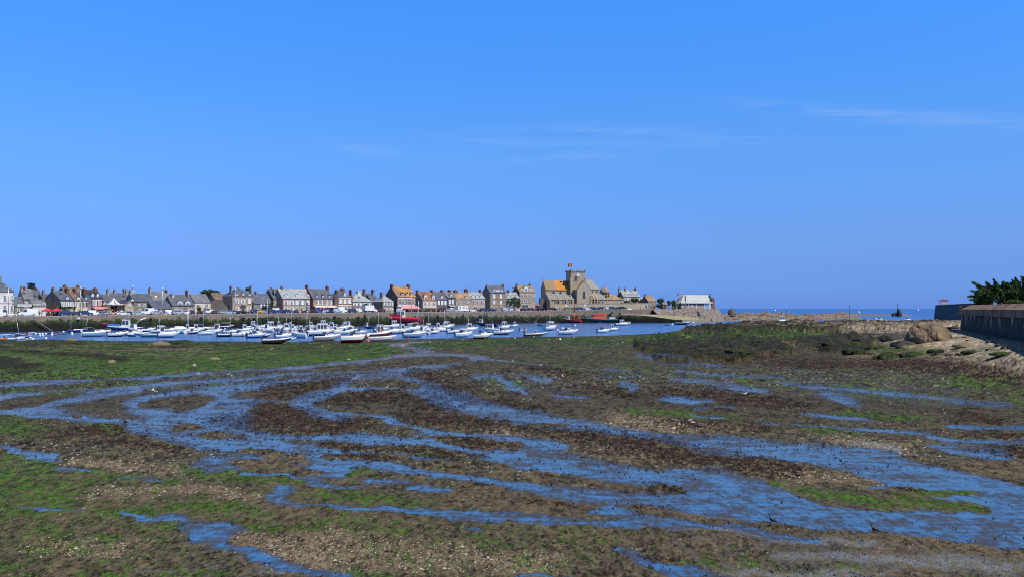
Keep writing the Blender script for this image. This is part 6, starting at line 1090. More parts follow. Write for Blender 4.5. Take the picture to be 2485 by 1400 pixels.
def lump(name,lab,cat,k,x,y,D,parts):
 p=at(k,x,y,D);root=thing(name,lab,cat,p,streetA(zx(k,x)) if zx(k,x)<1600 else 0);s=D/F/ZF[k][2]
 for nm,fn in parts:b=MB();fn(b,s);b.build(nm,root)
 return root
lump('inflatable','bright orange inflatable raft with yellow floats on the quay edge','raft',3,215,762,quayD(zx(3,215))+1.2,[('hull',lambda b,s:b.rings([[(x*s,r*s*math.cos(t)*1.5,(12+r*math.sin(t))*s) for t in [2*math.pi*j/8 for j in range(8)]] for x,r in ((-120,3),(-95,12),(60,15),(105,14),(118,5))],'orange')),('float',lambda b,s:b.ball((-25*s,0,52*s),20*s,'yellow',8)),('float',lambda b,s:b.ball((18*s,0,58*s),22*s,'yellow',8)),('float',lambda b,s:b.ball((52*s,0,48*s),17*s,'yellow',8))])
lump('kiosk','yellow and blue bundle standing at the foot of the lean-to lamp post','bundle',2,745,775,quayD(zx(2,745))+1.2,[('base',lambda b,s:b.box(-32*s,-.6,0,28*s,.6,38*s,'yellow',4*s,.1)),('cover',lambda b,s:b.rings([[(-26*s,-.5,38*s),(40*s,-.5,38*s),(40*s,.5,38*s),(-26*s,.5,38*s)],[(0,-.15,78*s),(22*s,-.15,78*s),(22*s,.15,78*s),(0,.15,78*s)]],'blue',smooth=False))])
for x,m,lab in ((1480,'red','red boat hull turned over on the quay above the lifeboat stern'),(1570,'white','white boat hull turned over right of the red upturned one'),(1665,'lblue','pale blue covered dinghy on the quay above the orange lifeboat'),(1755,'white','white dinghy with a dark dome on the quay right of the blue one'),(965,'red','low red cart on the quay below the church left end'),(2215,'white','white dinghy lying on the quay near the tall right lamp post')):
 lump('upturned_boat',lab,'boat',5,x,866 if x<1800 and x>1200 else 860 if x<1200 else 836,quayD(zx(5,x))+1.0,[('hull',(lambda m:lambda b,s:b.rings([[(xx*s*(45),r*11*s*math.cos(t)*1.6,max(0,r*26*s*math.sin(t))) for t in [math.pi*j/6 for j in range(7)]] for xx,r in ((-1,.3),(-.7,.8),(0,1),(.6,.8),(1,.15))],m))(m)),('keel',lambda b,s:b.box(-36*s,-.05,20*s,30*s,.05,29*s,'wood'))])
GT='tyre fenders hung on the quay wall'
b=MB();b.rings([[((.42+.15*math.cos(a))*math.cos(t),.15*math.sin(a),(.42+.15*math.cos(a))*math.sin(t)) for a in [2*math.pi*j/6 for j in range(6)]] for t in [2*math.pi*i/12 for i in range(13)]],'black',cap0=False,cap1=False);tyre_me=b.mesh('tyre')
TY=[(2,480,835),(2,1385,820),(2,1180,860),(2,2137,825),(2,2238,838),(2,2335,835),(2,2335,885),(3,28,838),(3,28,880),(3,125,835),(3,125,880),(3,295,830),(3,330,825),(3,355,850),(3,300,880),(3,320,905),(3,735,835),(3,760,870),(3,800,820),(3,815,865),(3,760,900),(3,885,830),(3,880,880),(3,1230,860),(3,1235,905),(3,1560,800),(3,1600,880),(3,1980,800),(3,1975,860),(3,2100,770),(3,2105,820),(4,1030,780),(4,990,800),(4,1035,815),(4,1195,780),(4,1145,835),(4,1200,825),(4,1465,835),(4,1470,880),(4,1535,805),(4,1605,800),(4,1610,840),(4,1645,770),(4,1650,820),(4,1955,780),(4,1920,825),(5,755,930),(5,790,925),(5,825,930),(5,760,970),(5,840,965),(5,1935,880),(5,1905,905),(5,2060,890),(5,2065,940),(5,2100,950)]
for i,(k,x,y) in enumerate(TY):
 px=zx(k,x);D=quayD(px);z=CH+(HY-zy(k,y))/F*D;off=.55*(1-(z+2.5)/(quayZ(px)+2.5))+.2;th_=math.atan2(*reversed([quayD(px+8)*(px+8-CX)/F-quayD(px)*(px-CX)/F,quayD(px+8)-quayD(px)]))
 o=link('tyre',tyre_me,None,((px-CX)/F*D+.3*math.sin(th_),D-off,z));o.rotation_euler=(0,0,th_);tag(o,'black tyre fender hanging against the stone quay wall','tyre',GT)
def rope(lab,k,pts,D0,r=.05,mat='rope',name='mooring_rope',nat=False):
 P=[at(k,x,y,D0 if not callable(D0) else D0(zx(k,x))) for x,y in pts];b=MB()
 for a,c in zip(P[:-1],P[1:]):b.tube(a,c,r,r,mat,5,False)
 return tag(b.build(name),lab,'rope')
qd=lambda px:quayD(px)-.9
rope('pale rope drooping from the quay left of the small red trawler',5,[(510,875),(545,930),(600,985),(680,1030)],qd,.06);rope('pale rope looping up to the quay right of the first drooping one',5,[(720,1035),(770,1000),(815,950),(850,900)],qd,.06);rope('mooring rope from the quay down to the red trawler bow',5,[(1275,862),(1200,920),(1130,950),(1190,985)],qd,.05)
rope('mooring line from the lifeboat bow up to the quay',5,[(1395,880),(1450,930),(1510,975)],qd,.05);rope('dark chain drooping below the long pink stone house',3,[(870,770),(930,810),(1010,850),(1100,830),(1200,775)],qd,.07,'black','chain');rope('dark chain drooping at the bow of the big red trawler',4,[(0,735),(60,765),(120,760),(180,735)],qd,.07,'black','chain');rope('dark chain across the quay stones left of the derrick boat',4,[(950,720),(1080,750),(1200,730)],qd,.05,'black','chain')
rope('long sloping pipe running down the quay wall at the left',1,[(600,830),(700,900),(820,980),(940,1050)],qd,.12,'coping','handrail');rope('grey gangway pipe leaning on the quay below the open white van',2,[(235,910),(300,850),(400,812)],qd,.1,'metal','handrail')
# ================================================================ people
def skin_mesh(verts,edges,radii,mat,name,sub=1):
 me=bpy.data.meshes.new(name);me.from_pydata(verts,edges,[]);o=bpy.data.objects.new(name,me);COL.objects.link(o);m=o.modifiers.new('s','SKIN');sl=me.skin_vertices[0].data
 for i,r in enumerate(radii):sl[i].radius=r if isinstance(r,tuple) else (r,r);sl[i].use_root=i==0
 ss=o.modifiers.new('u','SUBSURF');ss.levels=sub;ss.render_levels=sub;dg=bpy.context.evaluated_depsgraph_get();out=bpy.data.meshes.new_from_object(o.evaluated_get(dg));bpy.data.objects.remove(o);out.materials.clear();out.materials.append(M[mat]);out.name=name
 out.polygons.foreach_set('use_smooth',[True]*len(out.polygons));return out
PV=[(0,0,.95),(0,0,1.2),(0,0,1.42),(0,0,1.5),(0,.01,1.6),(0,0,1.72),(-.1,0,.88),(-.11,.02,.48),(-.11,-.02,.08),(-.11,.12,.04),(.1,0,.88),(.12,-.02,.48),(.13,.06,.08),(.13,.18,.04),(-.19,0,1.4),(-.26,0,1.12),(-.25,.1,.88),(-.24,.13,.78),(.19,0,1.4),(.27,.02,1.12),(.24,.14,.9),(.22,.17,.81)]
PE=[(0,1),(1,2),(2,3),(3,4),(4,5),(0,6),(6,7),(7,8),(8,9),(0,10),(10,11),(11,12),(12,13),(2,14),(14,15),(15,16),(16,17),(2,18),(18,19),(19,20),(20,21)]
PR=[(.14,.1),(.13,.1),(.15,.1),.055,(.085,.1),(.06,.07),.085,.058,.042,.035,.085,.058,.042,.035,.06,.045,.035,.03,.06,.045,.035,.03]
body_me=skin_mesh(PV,PE,PR,'skin','person')
tr_me={};sh_me={}
TV=[0,6,7,8,10,11,12];TE=[(0,1),(1,2),(2,3),(0,4),(4,5),(5,6)]
def trousers(m):
 if m not in tr_me:tr_me[m]=skin_mesh([PV[i] for i in TV],TE,[(.16,.12),.11,.08,.07,.11,.08,.07],m,'trousers')
 return tr_me[m]
def shirt(m):
 V=[PV[i] for i in (0,1,2,14,15,18,19)];E=[(0,1),(1,2),(2,3),(3,4),(2,5),(5,6)]
 if m not in sh_me:sh_me[m]=skin_mesh(V,E,[(.165,.125),(.155,.12),(.17,.12),.085,.065,.085,.065],m,'shirt')
 return sh_me[m]
b=MB();b.ball((0,-.015,1.68),.108,'hair',8,1,1.1,.9);hair_me=b.mesh('hair')
b=MB();[b.ball((s*.03,.1,1.635),.012,'black',5) for s in (-1,1)];b.box(-.03,.098,1.55,.03,.108,1.562,'redcar');b.rings([[(-.012,.095,1.58),(.012,.095,1.58),(0,.09,1.63)],[(-.006,.125,1.585),(.006,.125,1.585),(0,.1,1.62)]],'skin',smooth=False);face_me=b.mesh('face')
GP='people on the quay'
PPL=[(1,705,11,'white','bluecar',200,'person in a white top standing under the left of the red awning'),(1,740,10,'redcloth','black',90,'person in red standing near the left post of the red awning'),(1,830,6,'lblue','bluecar',30,'person in pale blue before the middle of the red awning'),(1,895,7,'white','black',150,'person in white with dark trousers under the red awning'),(1,975,5,'black','black',10,'person dressed in black at the right of the red awning'),(1,290,6,'beigecloth','wood',90,'person in beige between the white car and the big white van'),
 (2,2240,3,'redcloth','bluecar',40,'person in red beside the long black car at the mansion'),(2,2300,4,'black','dblue',200,'person in dark clothes left of the orange raft'),(3,1245,3,'orange','bluecar',90,'person in orange before the blue patterned stall'),(3,1420,4,'white','bluecar',180,'person in white before the right of the blue stall'),(4,120,3,'dred','black',0,'person in dark red left of the big red trawler'),(4,905,6,'redcloth','black',60,'person in red right of the pink hotel awning'),(4,960,8,'white','dblue',90,'person in white before the rust roofed house'),(4,1075,8,'black','beigecloth',180,'person in black before the shop of the rust roofed house'),(4,1120,7,'redcloth','dblue',0,'person in red before the shop of the rust roofed house'),
 (5,1135,6,'black','bluecar',0,'person in black walking below the church left of two others'),(5,1165,7,'lblue','black',60,'person in pale blue walking below the church aisle'),(5,1190,6,'white','bluecar',180,'person in white walking below the church, right of the pale blue one'),(6,1072,2,'white','wood',0,'person in white near the bushes left of the boathouse'),(6,1132,2,'beigecloth','bluecar',0,'person in beige left of the boathouse lamp post'),(6,1180,3,'redcloth','black',90,'person in red by the boathouse lamp post'),(6,1280,2,'white','redcar',0,'person in white at the boathouse green door'),(6,1385,2,'pinkcloth','white',30,'person in pink right of the stone pillar'),(6,1402,4,'redcloth','bluecar',90,'person in red in front of the first boathouse window'),(6,780,12,'black','black',0,'person in black at the door of the lone cottage')]
for k,x,off,sh,tr,rz,lab in PPL:
 px=zx(k,x);D=quayD(px)+off if px<1560 else 474+off*.6;z=quayZ(px) if px<1560 else 7.02;o=link('person',body_me,None,((px-CX)/F*D,D,z));o.rotation_euler=(0,0,RAD(rz));tag(o,lab,'person',GP);link('shirt',shirt(sh),o);link('trousers',trousers(tr),o);link('hair',hair_me,o);link('face',face_me,o)
# ================================================================ trees and plants
M['leafdark']=mk('dark_leaves',(.020,.042,.014),.75,(.05,.085,.02),.9,spec=.2);M['leafmid']=mk('mid_leaves',(.04,.085,.018),.7,(.085,.15,.03),1.2,spec=.2);M['leafpine']=mk('pine_leaves',(.026,.058,.018),.75,(.08,.135,.03),.8,spec=.2);M['bark']=mk('bark',(.10,.075,.055),.95,(.05,.04,.03),3)
rng_=np.random.default_rng(11)
def leaf_cloud(lobes,n,size,mat,flat=.7):
 """leaf faces scattered through a few ellipsoid lobes; denser towards the shell"""
 vs,fs=[],[];w=np.array([l[3]*l[4]*l[5] for l in lobes])**.7;w/=w.sum()
 for c,cnt in zip(lobes,rng_.multinomial(n,w)):
  d=rng_.normal(size=(cnt,3));d/=np.linalg.norm(d,axis=1)[:,None];r=rng_.uniform(.25,1,cnt)**.45*(1+.22*np.sin(d[:,0]*5+c[0])*np.cos(d[:,2]*6+c[1]));P=np.array(c[:3])+d*r[:,None]*np.array(c[3:6])
  a=rng_.normal(size=(cnt,3));a/=np.linalg.norm(a,axis=1)[:,None];e=np.cross(a,d+.3*rng_.normal(size=(cnt,3)));e/=np.linalg.norm(e,axis=1)[:,None]+1e-6;s=size*rng_.uniform(.5,1.3,cnt)[:,None];b0=len(vs)*0+sum(len(v) for v in vs)
  vs.append(np.stack([P-a*s-e*s*.4,P+e*s*.6,P+a*s-e*s*.2,P-e*s*.7],1).reshape(-1,3));fs.append(np.arange(cnt*4).reshape(-1,4)+b0)
 me=bpy.data.meshes.new('crown');V=np.concatenate(vs);me.from_pydata(V.tolist(),[],np.concatenate(fs).tolist());me.materials.append(M[mat]);return me
def tree(lab,k,x0,x1,yt,yb,D,zb,mat='leafdark',n=2600,name='tree',trunk=True,group=None,lobes=None):
 xm=(x0+x1)/2;s=D/F/ZF[k][2];W=(x1-x0)*s;zt=CH+(HY-zy(k,yt))/F*D-zb;zl=CH+(HY-zy(k,yb))/F*D-zb;root=thing(name,lab,'tree' if trunk else 'bush',((zx(k,xm)-CX)/F*D,D,zb),0,group);h=zt-zl;random.seed(int(x0+x1))
 L=[(0,0,zl+h*.5,W*.36,W*.3,h*.42)]+[(random.uniform(-.32,.32)*W,random.uniform(-.2,.2)*W,zl+h*random.uniform(.3,.75),W*random.uniform(.14,.24),W*.2,h*random.uniform(.18,.28)) for _ in range(9)]
 link('crown',leaf_cloud(L,n,max(.22,W*.035),mat),root);b=MB();r=max(.12,W*.04)
 if trunk:
  b.tube((0,0,-.3),(0,0,zl+h*.3),r,r*.6,'bark',8)
  for i in range(6):a=i*1.05;b.tube((0,0,zl+h*(.05+.04*i)),(math.cos(a)*W*.28,math.sin(a)*W*.2,zl+h*.55),r*.5,r*.15,'bark',5)
 else:
  for i in range(6):a=i*1.05;b.tube((0,0,-.2),(math.cos(a)*W*.25,math.sin(a)*W*.15,zl+h*.5),.06,.02,'bark',5)
 b.build('trunk' if trunk else 'stem',root);return root
tree('big dark round tree behind the cream house and the sloping shed',2,1275,1760,305,560,quayD(zx(2,1500))+45,5.2,n=5200)
tree('small dark tree peeping over the right side of the mansion roof',2,2165,2245,272,345,quayD(zx(2,2200))+40,5.3,n=500);tree('round dark tree right of the lone cottage',6,835,980,448,600,486,7,n=1500,mat='leafdark');tree('dark shrub under the round tree right of the cottage',6,810,950,560,650,482,7,n=700,trunk=False,name='shrub')
tree('dark left one of the two trees before the boathouse',6,1012,1100,498,620,484,7,n=900);tree('bright green right tree before the boathouse',6,1090,1185,485,622,483,7,n=1100,mat='leafmid');tree('dark hedge below the long house with three chimneys',6,350,520,455,552,497,6.6,n=1300,trunk=False,name='hedge');tree('low hedge left of the dark hedge by the lamp post',6,245,360,508,555,497,6.6,n=600,trunk=False,name='hedge');tree('low hedge right of the dark hedge near the cottage',6,500,590,500,555,497,6.6,n=500,trunk=False,name='hedge')
tree('green bush between church annex and the tall right lamp post',5,2120,2200,695,745,494,6.6,n=400,trunk=False,name='shrub');tree('round green bush above the white box truck',3,2085,2145,555,610,quayD(zx(3,2115))+12,5.7,n=400,trunk=False,name='shrub',mat='leafmid');tree('dark bush on the low dark garage roof',3,400,460,585,622,quayD(zx(3,430))+15,5.5,n=250,trunk=False,name='shrub');tree('green plant above the stone wall left of the narrow beige house',3,425,475,515,570,quayD(zx(3,450))+17,5.5,n=250,trunk=False,name='shrub',mat='leafmid')
tree('pale green bush below the closed shutter of the cream house',2,1290,1400,625,690,quayD(zx(2,1340))+13,5.2,n=400,trunk=False,name='shrub',mat='leafmid');tree('small bush on the left cafe terrace',1,545,600,575,640,quayD(zx(1,570))+13,5,n=250,trunk=False,name='shrub',mat='leafmid')
def ivy(lab,k,x0,x1,spots,D,zb,th,n,mat='leafmid'):
 root=thing('ivy',lab,'climbing plant',((zx(k,(x0+x1)/2)-CX)/F*D,D,zb),th);s=D/F/ZF[k][2];L=[]
 for x,y,rx,ry in spots:L.append(((x-(x0+x1)/2)*s,-.25,CH+(HY-zy(k,y))/F*D-zb,rx*s,.3,ry*s))
 link('foliage',leaf_cloud(L,n,.24,mat),root);b=MB();b.tube((0,-.05,0),(.1,-.1,L[0][2]),.08,.04,'bark',5);b.build('stem',root)
ivy('green ivy covering the front of the narrow pale roofed house',5,310,540,[(420,670,70,22),(510,700,26,50),(380,720,16,60),(325,700,14,40),(450,740,14,50),(440,655,30,18),(520,760,20,30)],quayD(zx(5,425))+17.0,quayZ(zx(5,425)),streetA(zx(5,425)),1800)
ivy('green ivy band below the three white shuttered windows at the left',1,1080,1330,[(1200,632,110,12),(1090,600,10,50),(1320,640,12,30)],quayD(zx(1,1205))+16.4,5,streetA(zx(1,1205)),700,'leafdark')
def cypress():
 D=166.;s=D/F/5.6;root=thing('cypress_tree','dark wind swept cypress with feathery branches rising behind the fort wall','tree',(((zx(8,2150)-CX)/F)*D,D,7.9));R=np.random.default_rng(5);vs,fs=[],[];nb=0;br=MB()
 def spray(p0,p1,n,wid,leaf):
  nonlocal nb
  p0,p1=np.array(p0),np.array(p1);d=p1-p0;L=np.linalg.norm(d);d=d/L;t=R.uniform(.12,1,n)**.8;bow=np.array([0,0,1.])*(.10*L);P=p0+d*(t*L)[:,None]+bow*(np.sin(t*3.1))[:,None]
  P+=R.normal(size=(n,3))*(wid*(1.08-t))[:,None]*np.array([.5,.9,.5]);dd=d+np.array([-.1,0,.12])+R.normal(size=(n,3))*.42;dd/=np.linalg.norm(dd,axis=1)[:,None];e=np.cross(dd,R.normal(size=(n,3)));e/=np.linalg.norm(e,axis=1)[:,None];l=(leaf*R.uniform(.5,1.3,n)*(1.15-.6*t))[:,None]
  vs.append(np.stack([P-dd*l*.3,P+e*l*.17,P+dd*l,P-e*l*.17],1).reshape(-1,3));fs.append(np.arange(n*4).reshape(-1,4)+nb);nb+=n*4
 X=lambda x:(x-2150)*s;Z=lambda y:(HY-zy(8,y))/F*D+CH-7.9
 ax_=1
 tips=[(1570,203,1800,420),(1612,275,1830,420),(1515,320,1800,450),(1478,395,1780,470),(1495,440,1780,480),(1600,470,1800,490),(1712,205,1850,430),(1790,172,1900,420),(1870,185,1950,430),(1940,205,2020,440),(1990,195,2080,430),(2060,178,2150,420),(2125,148,2220,400),(2190,142,2280,400),(2250,130,2350,400),(2330,120,2430,400),(2420,140,2520,400),(2520,170,2600,420),(2610,220,2650,430),(1650,330,1850,460),(1560,360,1800,460),(1660,240,1840,430)]
 for tx,ty,bx,by in tips:
  y=R.uniform(-.8,.8);spray((X(bx),y,Z(by)),(X(tx),y+R.uniform(-.5,.5),Z(ty)),260,.55,.8);br.tube((X(bx),y,Z(by)),(X(bx+(tx-bx)*.7),y,Z(by+(ty-by)*.7)+.1),.07,.02,'bark',5,False)
 for _ in range(150):
  bx=R.uniform(1680,2640);by=R.uniform(330,500);hgt=np.interp(bx,[1680,1800,2100,2300,2640],[60,150,215,250,150]);y=R.uniform(-1.6,1.8);a=R.uniform(.25,1.0);spray((X(bx),y,Z(by)),(X(bx-90*a),y+R.uniform(-.4,.4),Z(max(by-hgt*a*.8,498-hgt-80))),110,.7,.75)
 me=bpy.data.meshes.new('crown');me.from_pydata(np.concatenate(vs).tolist(),[],np.concatenate(fs).tolist());me.materials.append(M['leafpine']);link('crown',me,root);br.build('branch',root)
 t=MB()
 for bx,tx in ((2100,1900),(2200,2300),(2150,2050)):t.tube((X(2150),0,-.3),(X(bx),.2,Z(470)),.22,.14,'bark',7);t.tube((X(bx),.2,Z(470)),(X(tx),.3,Z(360)),.14,.05,'bark',6)
 t.build('trunk',root)
cypress()
ivyD=125.;L=[((zx(8,x)-CX)/F*ivyD-(zx(8,2075)-CX)/F*ivyD,random.uniform(-.3,.3),CH+(HY-zy(8,y))/F*ivyD-8.1,rx*ivyD/F/5.6,.4,ry*ivyD/F/5.6) for x,y,rx,ry in ((2000,462,40,10),(2075,455,60,18),(2150,458,50,14),(2195,466,24,8))]
root=thing('creeper','bright green creeper growing over the coping of the fort wall','plant',((zx(8,2075)-CX)/F*ivyD,ivyD,8.1));link('foliage',leaf_cloud(L,700,.16,'leafmid'),root)
# ================================================================ boats
GB='boats moored in the harbour'
def hull(b,L,B,fb,cols,bow=.14,flare=1.0,keel=.0):
 """lofted hull: bottom, side and sheer strake colours; returns gunwale line"""
 N=11;rings=[];gun=[]
 for i in range(N):
  t=i/(N-1);hb=B/2*(1-max(0,(t-.42)/.58)**2.3*.97)*(.86+.14*min(1,t/.25));zs=fb*(.86+.34*t*t);zk=keel+(0 if t<.72 else ((t-.72)/.28)**1.8*fb*.75)
  xg=-L/2+L*t;xk=-L/2+L*(1-bow)*t if t<1 else L/2-L*bow*.25;xm=(xg*.6+xk*.4)
  zr=zk+(zs-zk)*.42;z8=zk+(zs-zk)*.80
  rings.append([(xk,0,zk),(xm,hb*.74,zk+(zr-zk)*.55),(xm,hb*.90,zr),(xg,hb*.98,z8),(xg,hb,zs),(xg,hb-.07,zs),(xg,-hb+.07,zs),(xg,-hb,zs),(xg,-hb*.98,z8),(xm,-hb*.90,zr),(xm,-hb*.74,zk+(zr-zk)*.55)]);gun.append((xg,max(hb-.07,.01),zs))
 lo,mi,up=cols;b.mid(lo);n=11;base=len(b.v)
 for r in rings:b.v+=r
 seg=[lo,lo,mi,up,up,None,up,up,mi,lo,lo]
 for i in range(N-1):
  for j in range(n):
   if seg[j] is None:continue
   k=(j+1)%n;b.f.append((base+i*n+j,base+i*n+k,base+(i+1)*n+k,base+(i+1)*n+j));b.mi.append(b.mid(seg[j]));b.sm.append(j not in (4,6))
 b.poly([rings[0][j] for j in (4,3,2,1,0,10,9,8,7)],mi);return gun
def deck_at(gun,t):
 x=t*(len(gun)-1);i=min(int(x),len(gun)-2);f=x-i;return [gun[i][k]*(1-f)+gun[i+1][k]*f for k in range(3)]
def deck(b,gun,t0,t1,dz0,dz1,m,camber=.06,inset=0):
 S=[t0+(t1-t0)*i/6 for i in range(7)];rr=[]
 for t in S:
  x,hb,z=deck_at(gun,t);dz=dz0+(dz1-dz0)*(t-t0)/(t1-t0);hb=max(hb-inset,.01);rr.append([(x,-hb,z+dz),(x,-hb*.5,z+dz+camber),(x,hb*.5,z+dz+camber),(x,hb,z+dz)])
 for a,c in zip(rr[:-1],rr[1:]):
  for j in range(3):b.poly([a[j],c[j],c[j+1],a[j+1]],m,True)
 b.poly(rr[0],m);return rr
def cabin(par,x0,x1,w,z,h,mat='white',rf=.25,rb=.08,roof='white',name='cabin',win=True,over=.08,taper=.86):
 """wheelhouse: slanted front, windows set on the faces, overhanging roof"""
 b=MB();hw=w/2;tw=hw*taper;A=[(x0,-hw,z),(x1,-hw,z),(x1,hw,z),(x0,hw,z)];T=[(x0+rb,-tw,z+h),(x1-rf,-tw,z+h),(x1-rf,tw,z+h),(x0+rb,tw,z+h)];b.rings([A,T],mat,smooth=False);co=b.build(name,par)
 b=MB();b.box(x0+rb-over,-tw-over,z+h,x1-rf+over*2,tw+over,z+h+.07,roof);b.build('roof',co)
 if win:
  def face(P,Q,R,S,u0,u1,v0,v1,o,nm='window'):
   P,Q,R,S=map(Vector,(P,Q,R,S));nrm=(Q-P).cross(S-P).normalized()*o;f=lambda u,v:(P.lerp(Q,u)).lerp(S.lerp(R,u),v)+nrm;q=MB();q.poly([f(u0,v0),f(u1,v0),f(u1,v1),f(u0,v1)],'glass');q.build(nm,co)
  n=max(1,int((x1-x0)/.85))
  for i in range(n):
   a,c=(i+.1)/n,(i+.9)/n;face(A[0],A[1],T[1],T[0],a,c,.42,.86,.015);face(A[2],A[3],T[3],T[2],1-c,1-a,.42,.86,.015)
  face(A[1],A[2],T[2],T[1],.08,.48,.4,.9,.015,'windscreen');face(A[1],A[2],T[2],T[1],.52,.92,.4,.9,.015,'windscreen')
 return co
def outboard(par,x,y,z,s=1.0,m='black'):
 b=MB();b.rings([[(x+dx*s,y+dy*s,z+zz*s) for dx,dy in ((-.26,-.13),(.16,-.15),(.16,.15),(-.26,.13))] for zz in (.35,.55)]+[[(x+dx*s,y+dy*s,z+.78*s) for dx,dy in ((-.2,-.09),(.1,-.1),(.1,.1),(-.2,.09))]],m,smooth=False);b.box(x-.12*s,y-.05*s,z-.45*s,x+.06*s,y+.05*s,z+.36*s,m);b.box(x-.3*s,y-.1*s,z-.38*s,x+.06*s,y+.1*s,z-.33*s,m);b.tube((x-.2*s,y,z-.45*s),(x-.28*s,y,z-.45*s),.1*s,.1*s,'darkgrey',6);b.build('outboard_motor',par)
def rail(par,gun,t0,t1,h=.45,m='metal'):
 b=MB();n=5;pts={s:[] for s in (-1,1)}
 for i in range(n+1):
  x,hb,z=deck_at(gun,t0+(t1-t0)*i/n)
  for s in (-1,1):pts[s].append(Vector((x,s*(hb-.02),z+h)));b.tube((x,s*(hb-.02),z),pts[s][-1],.018,.018,m,4,False)
 for s in (-1,1):
  for a,c in zip(pts[s][:-1],pts[s][1:]):b.tube(a,c,.02,.02,m,4,False)
 b.tube(pts[-1][-1],pts[1][-1],.02,.02,m,4,False);b.build('bow_rail',par)
def mast(par,x,z,h,boom=0,m='mastm',lean=0,r=.07,stays=None,name='mast',cover=None):
 b=MB();b.tube((x,0,z),(x+lean,0,z+h),r,r*.6,m,7);mo=b.build(name,par)
 if boom:b=MB();b.tube((x,0,z+1.0),(x-boom,0,z+1.05),.05,.05,m,6);(cover and b.tube((x-.1,0,z+1.14),(x-boom*.95,0,z+1.16),.13,.09,cover,7));b.build('boom',mo)
 if stays:
  b=MB()
  for sx in stays:b.tube((x+lean,0,z+h*.97),(sx,0,z),.012,.012,'darkgrey',3,False)
  b.build('stay',mo)
 return mo
def fender(par,x,y,z,m='white',r=.13):b=MB();b.lathe([(r*.3,-r*1.9),(r,-r*1.2),(r,r*1.2),(r*.3,r*1.9)],m,7,(x,y,z));b.build('fender',par)
def lifebuoy(par,x,y,z,r=.33):b=MB();b.rings([[(x+(r+.09*math.cos(a))*math.cos(t),y+.09*math.sin(a),z+(r+.09*math.cos(a))*math.sin(t)) for a in [2*math.pi*j/6 for j in range(6)]] for t in [2*math.pi*i/12 for i in range(13)]],'orange',cap0=False,cap1=False);b.build('lifebuoy',par)
def boat_root(k,x0,x1,y,dirn,yaw,lab,cat='boat',name='motor_boat',zadd=0.0,tilt=0,group=GB):
 xm,yb=zx(k,(x0+x1)/2),zy(k,y);D=CH*F/(yb-HY);u=(xm-CX)/F;zz=0.0
 if D>quayD(xm)-5 and xm<1500 and k !=7:D=quayD(xm)-5;zz=CH-(yb-HY)/F*D
 X=u*D
 if D<232:
  X,D,zz=flat_point(xm,yb);zz=max(zz,-.05) if zz>.05 else 0.0
 a=RAD(yaw)*dirn;L=(x1-x0)/ZF[k][2]/F*D*1.08/max(.55,math.cos(RAD(yaw))+.25*abs(math.sin(RAD(yaw))))
 root=thing(name,lab,cat,(X,D,zz-.06+zadd),(0 if dirn>0 else math.pi)-math.atan(u)*.6+a,group)
 if tilt:root.rotation_euler=(RAD(tilt),0,root.rotation_euler[2])
 return root,L
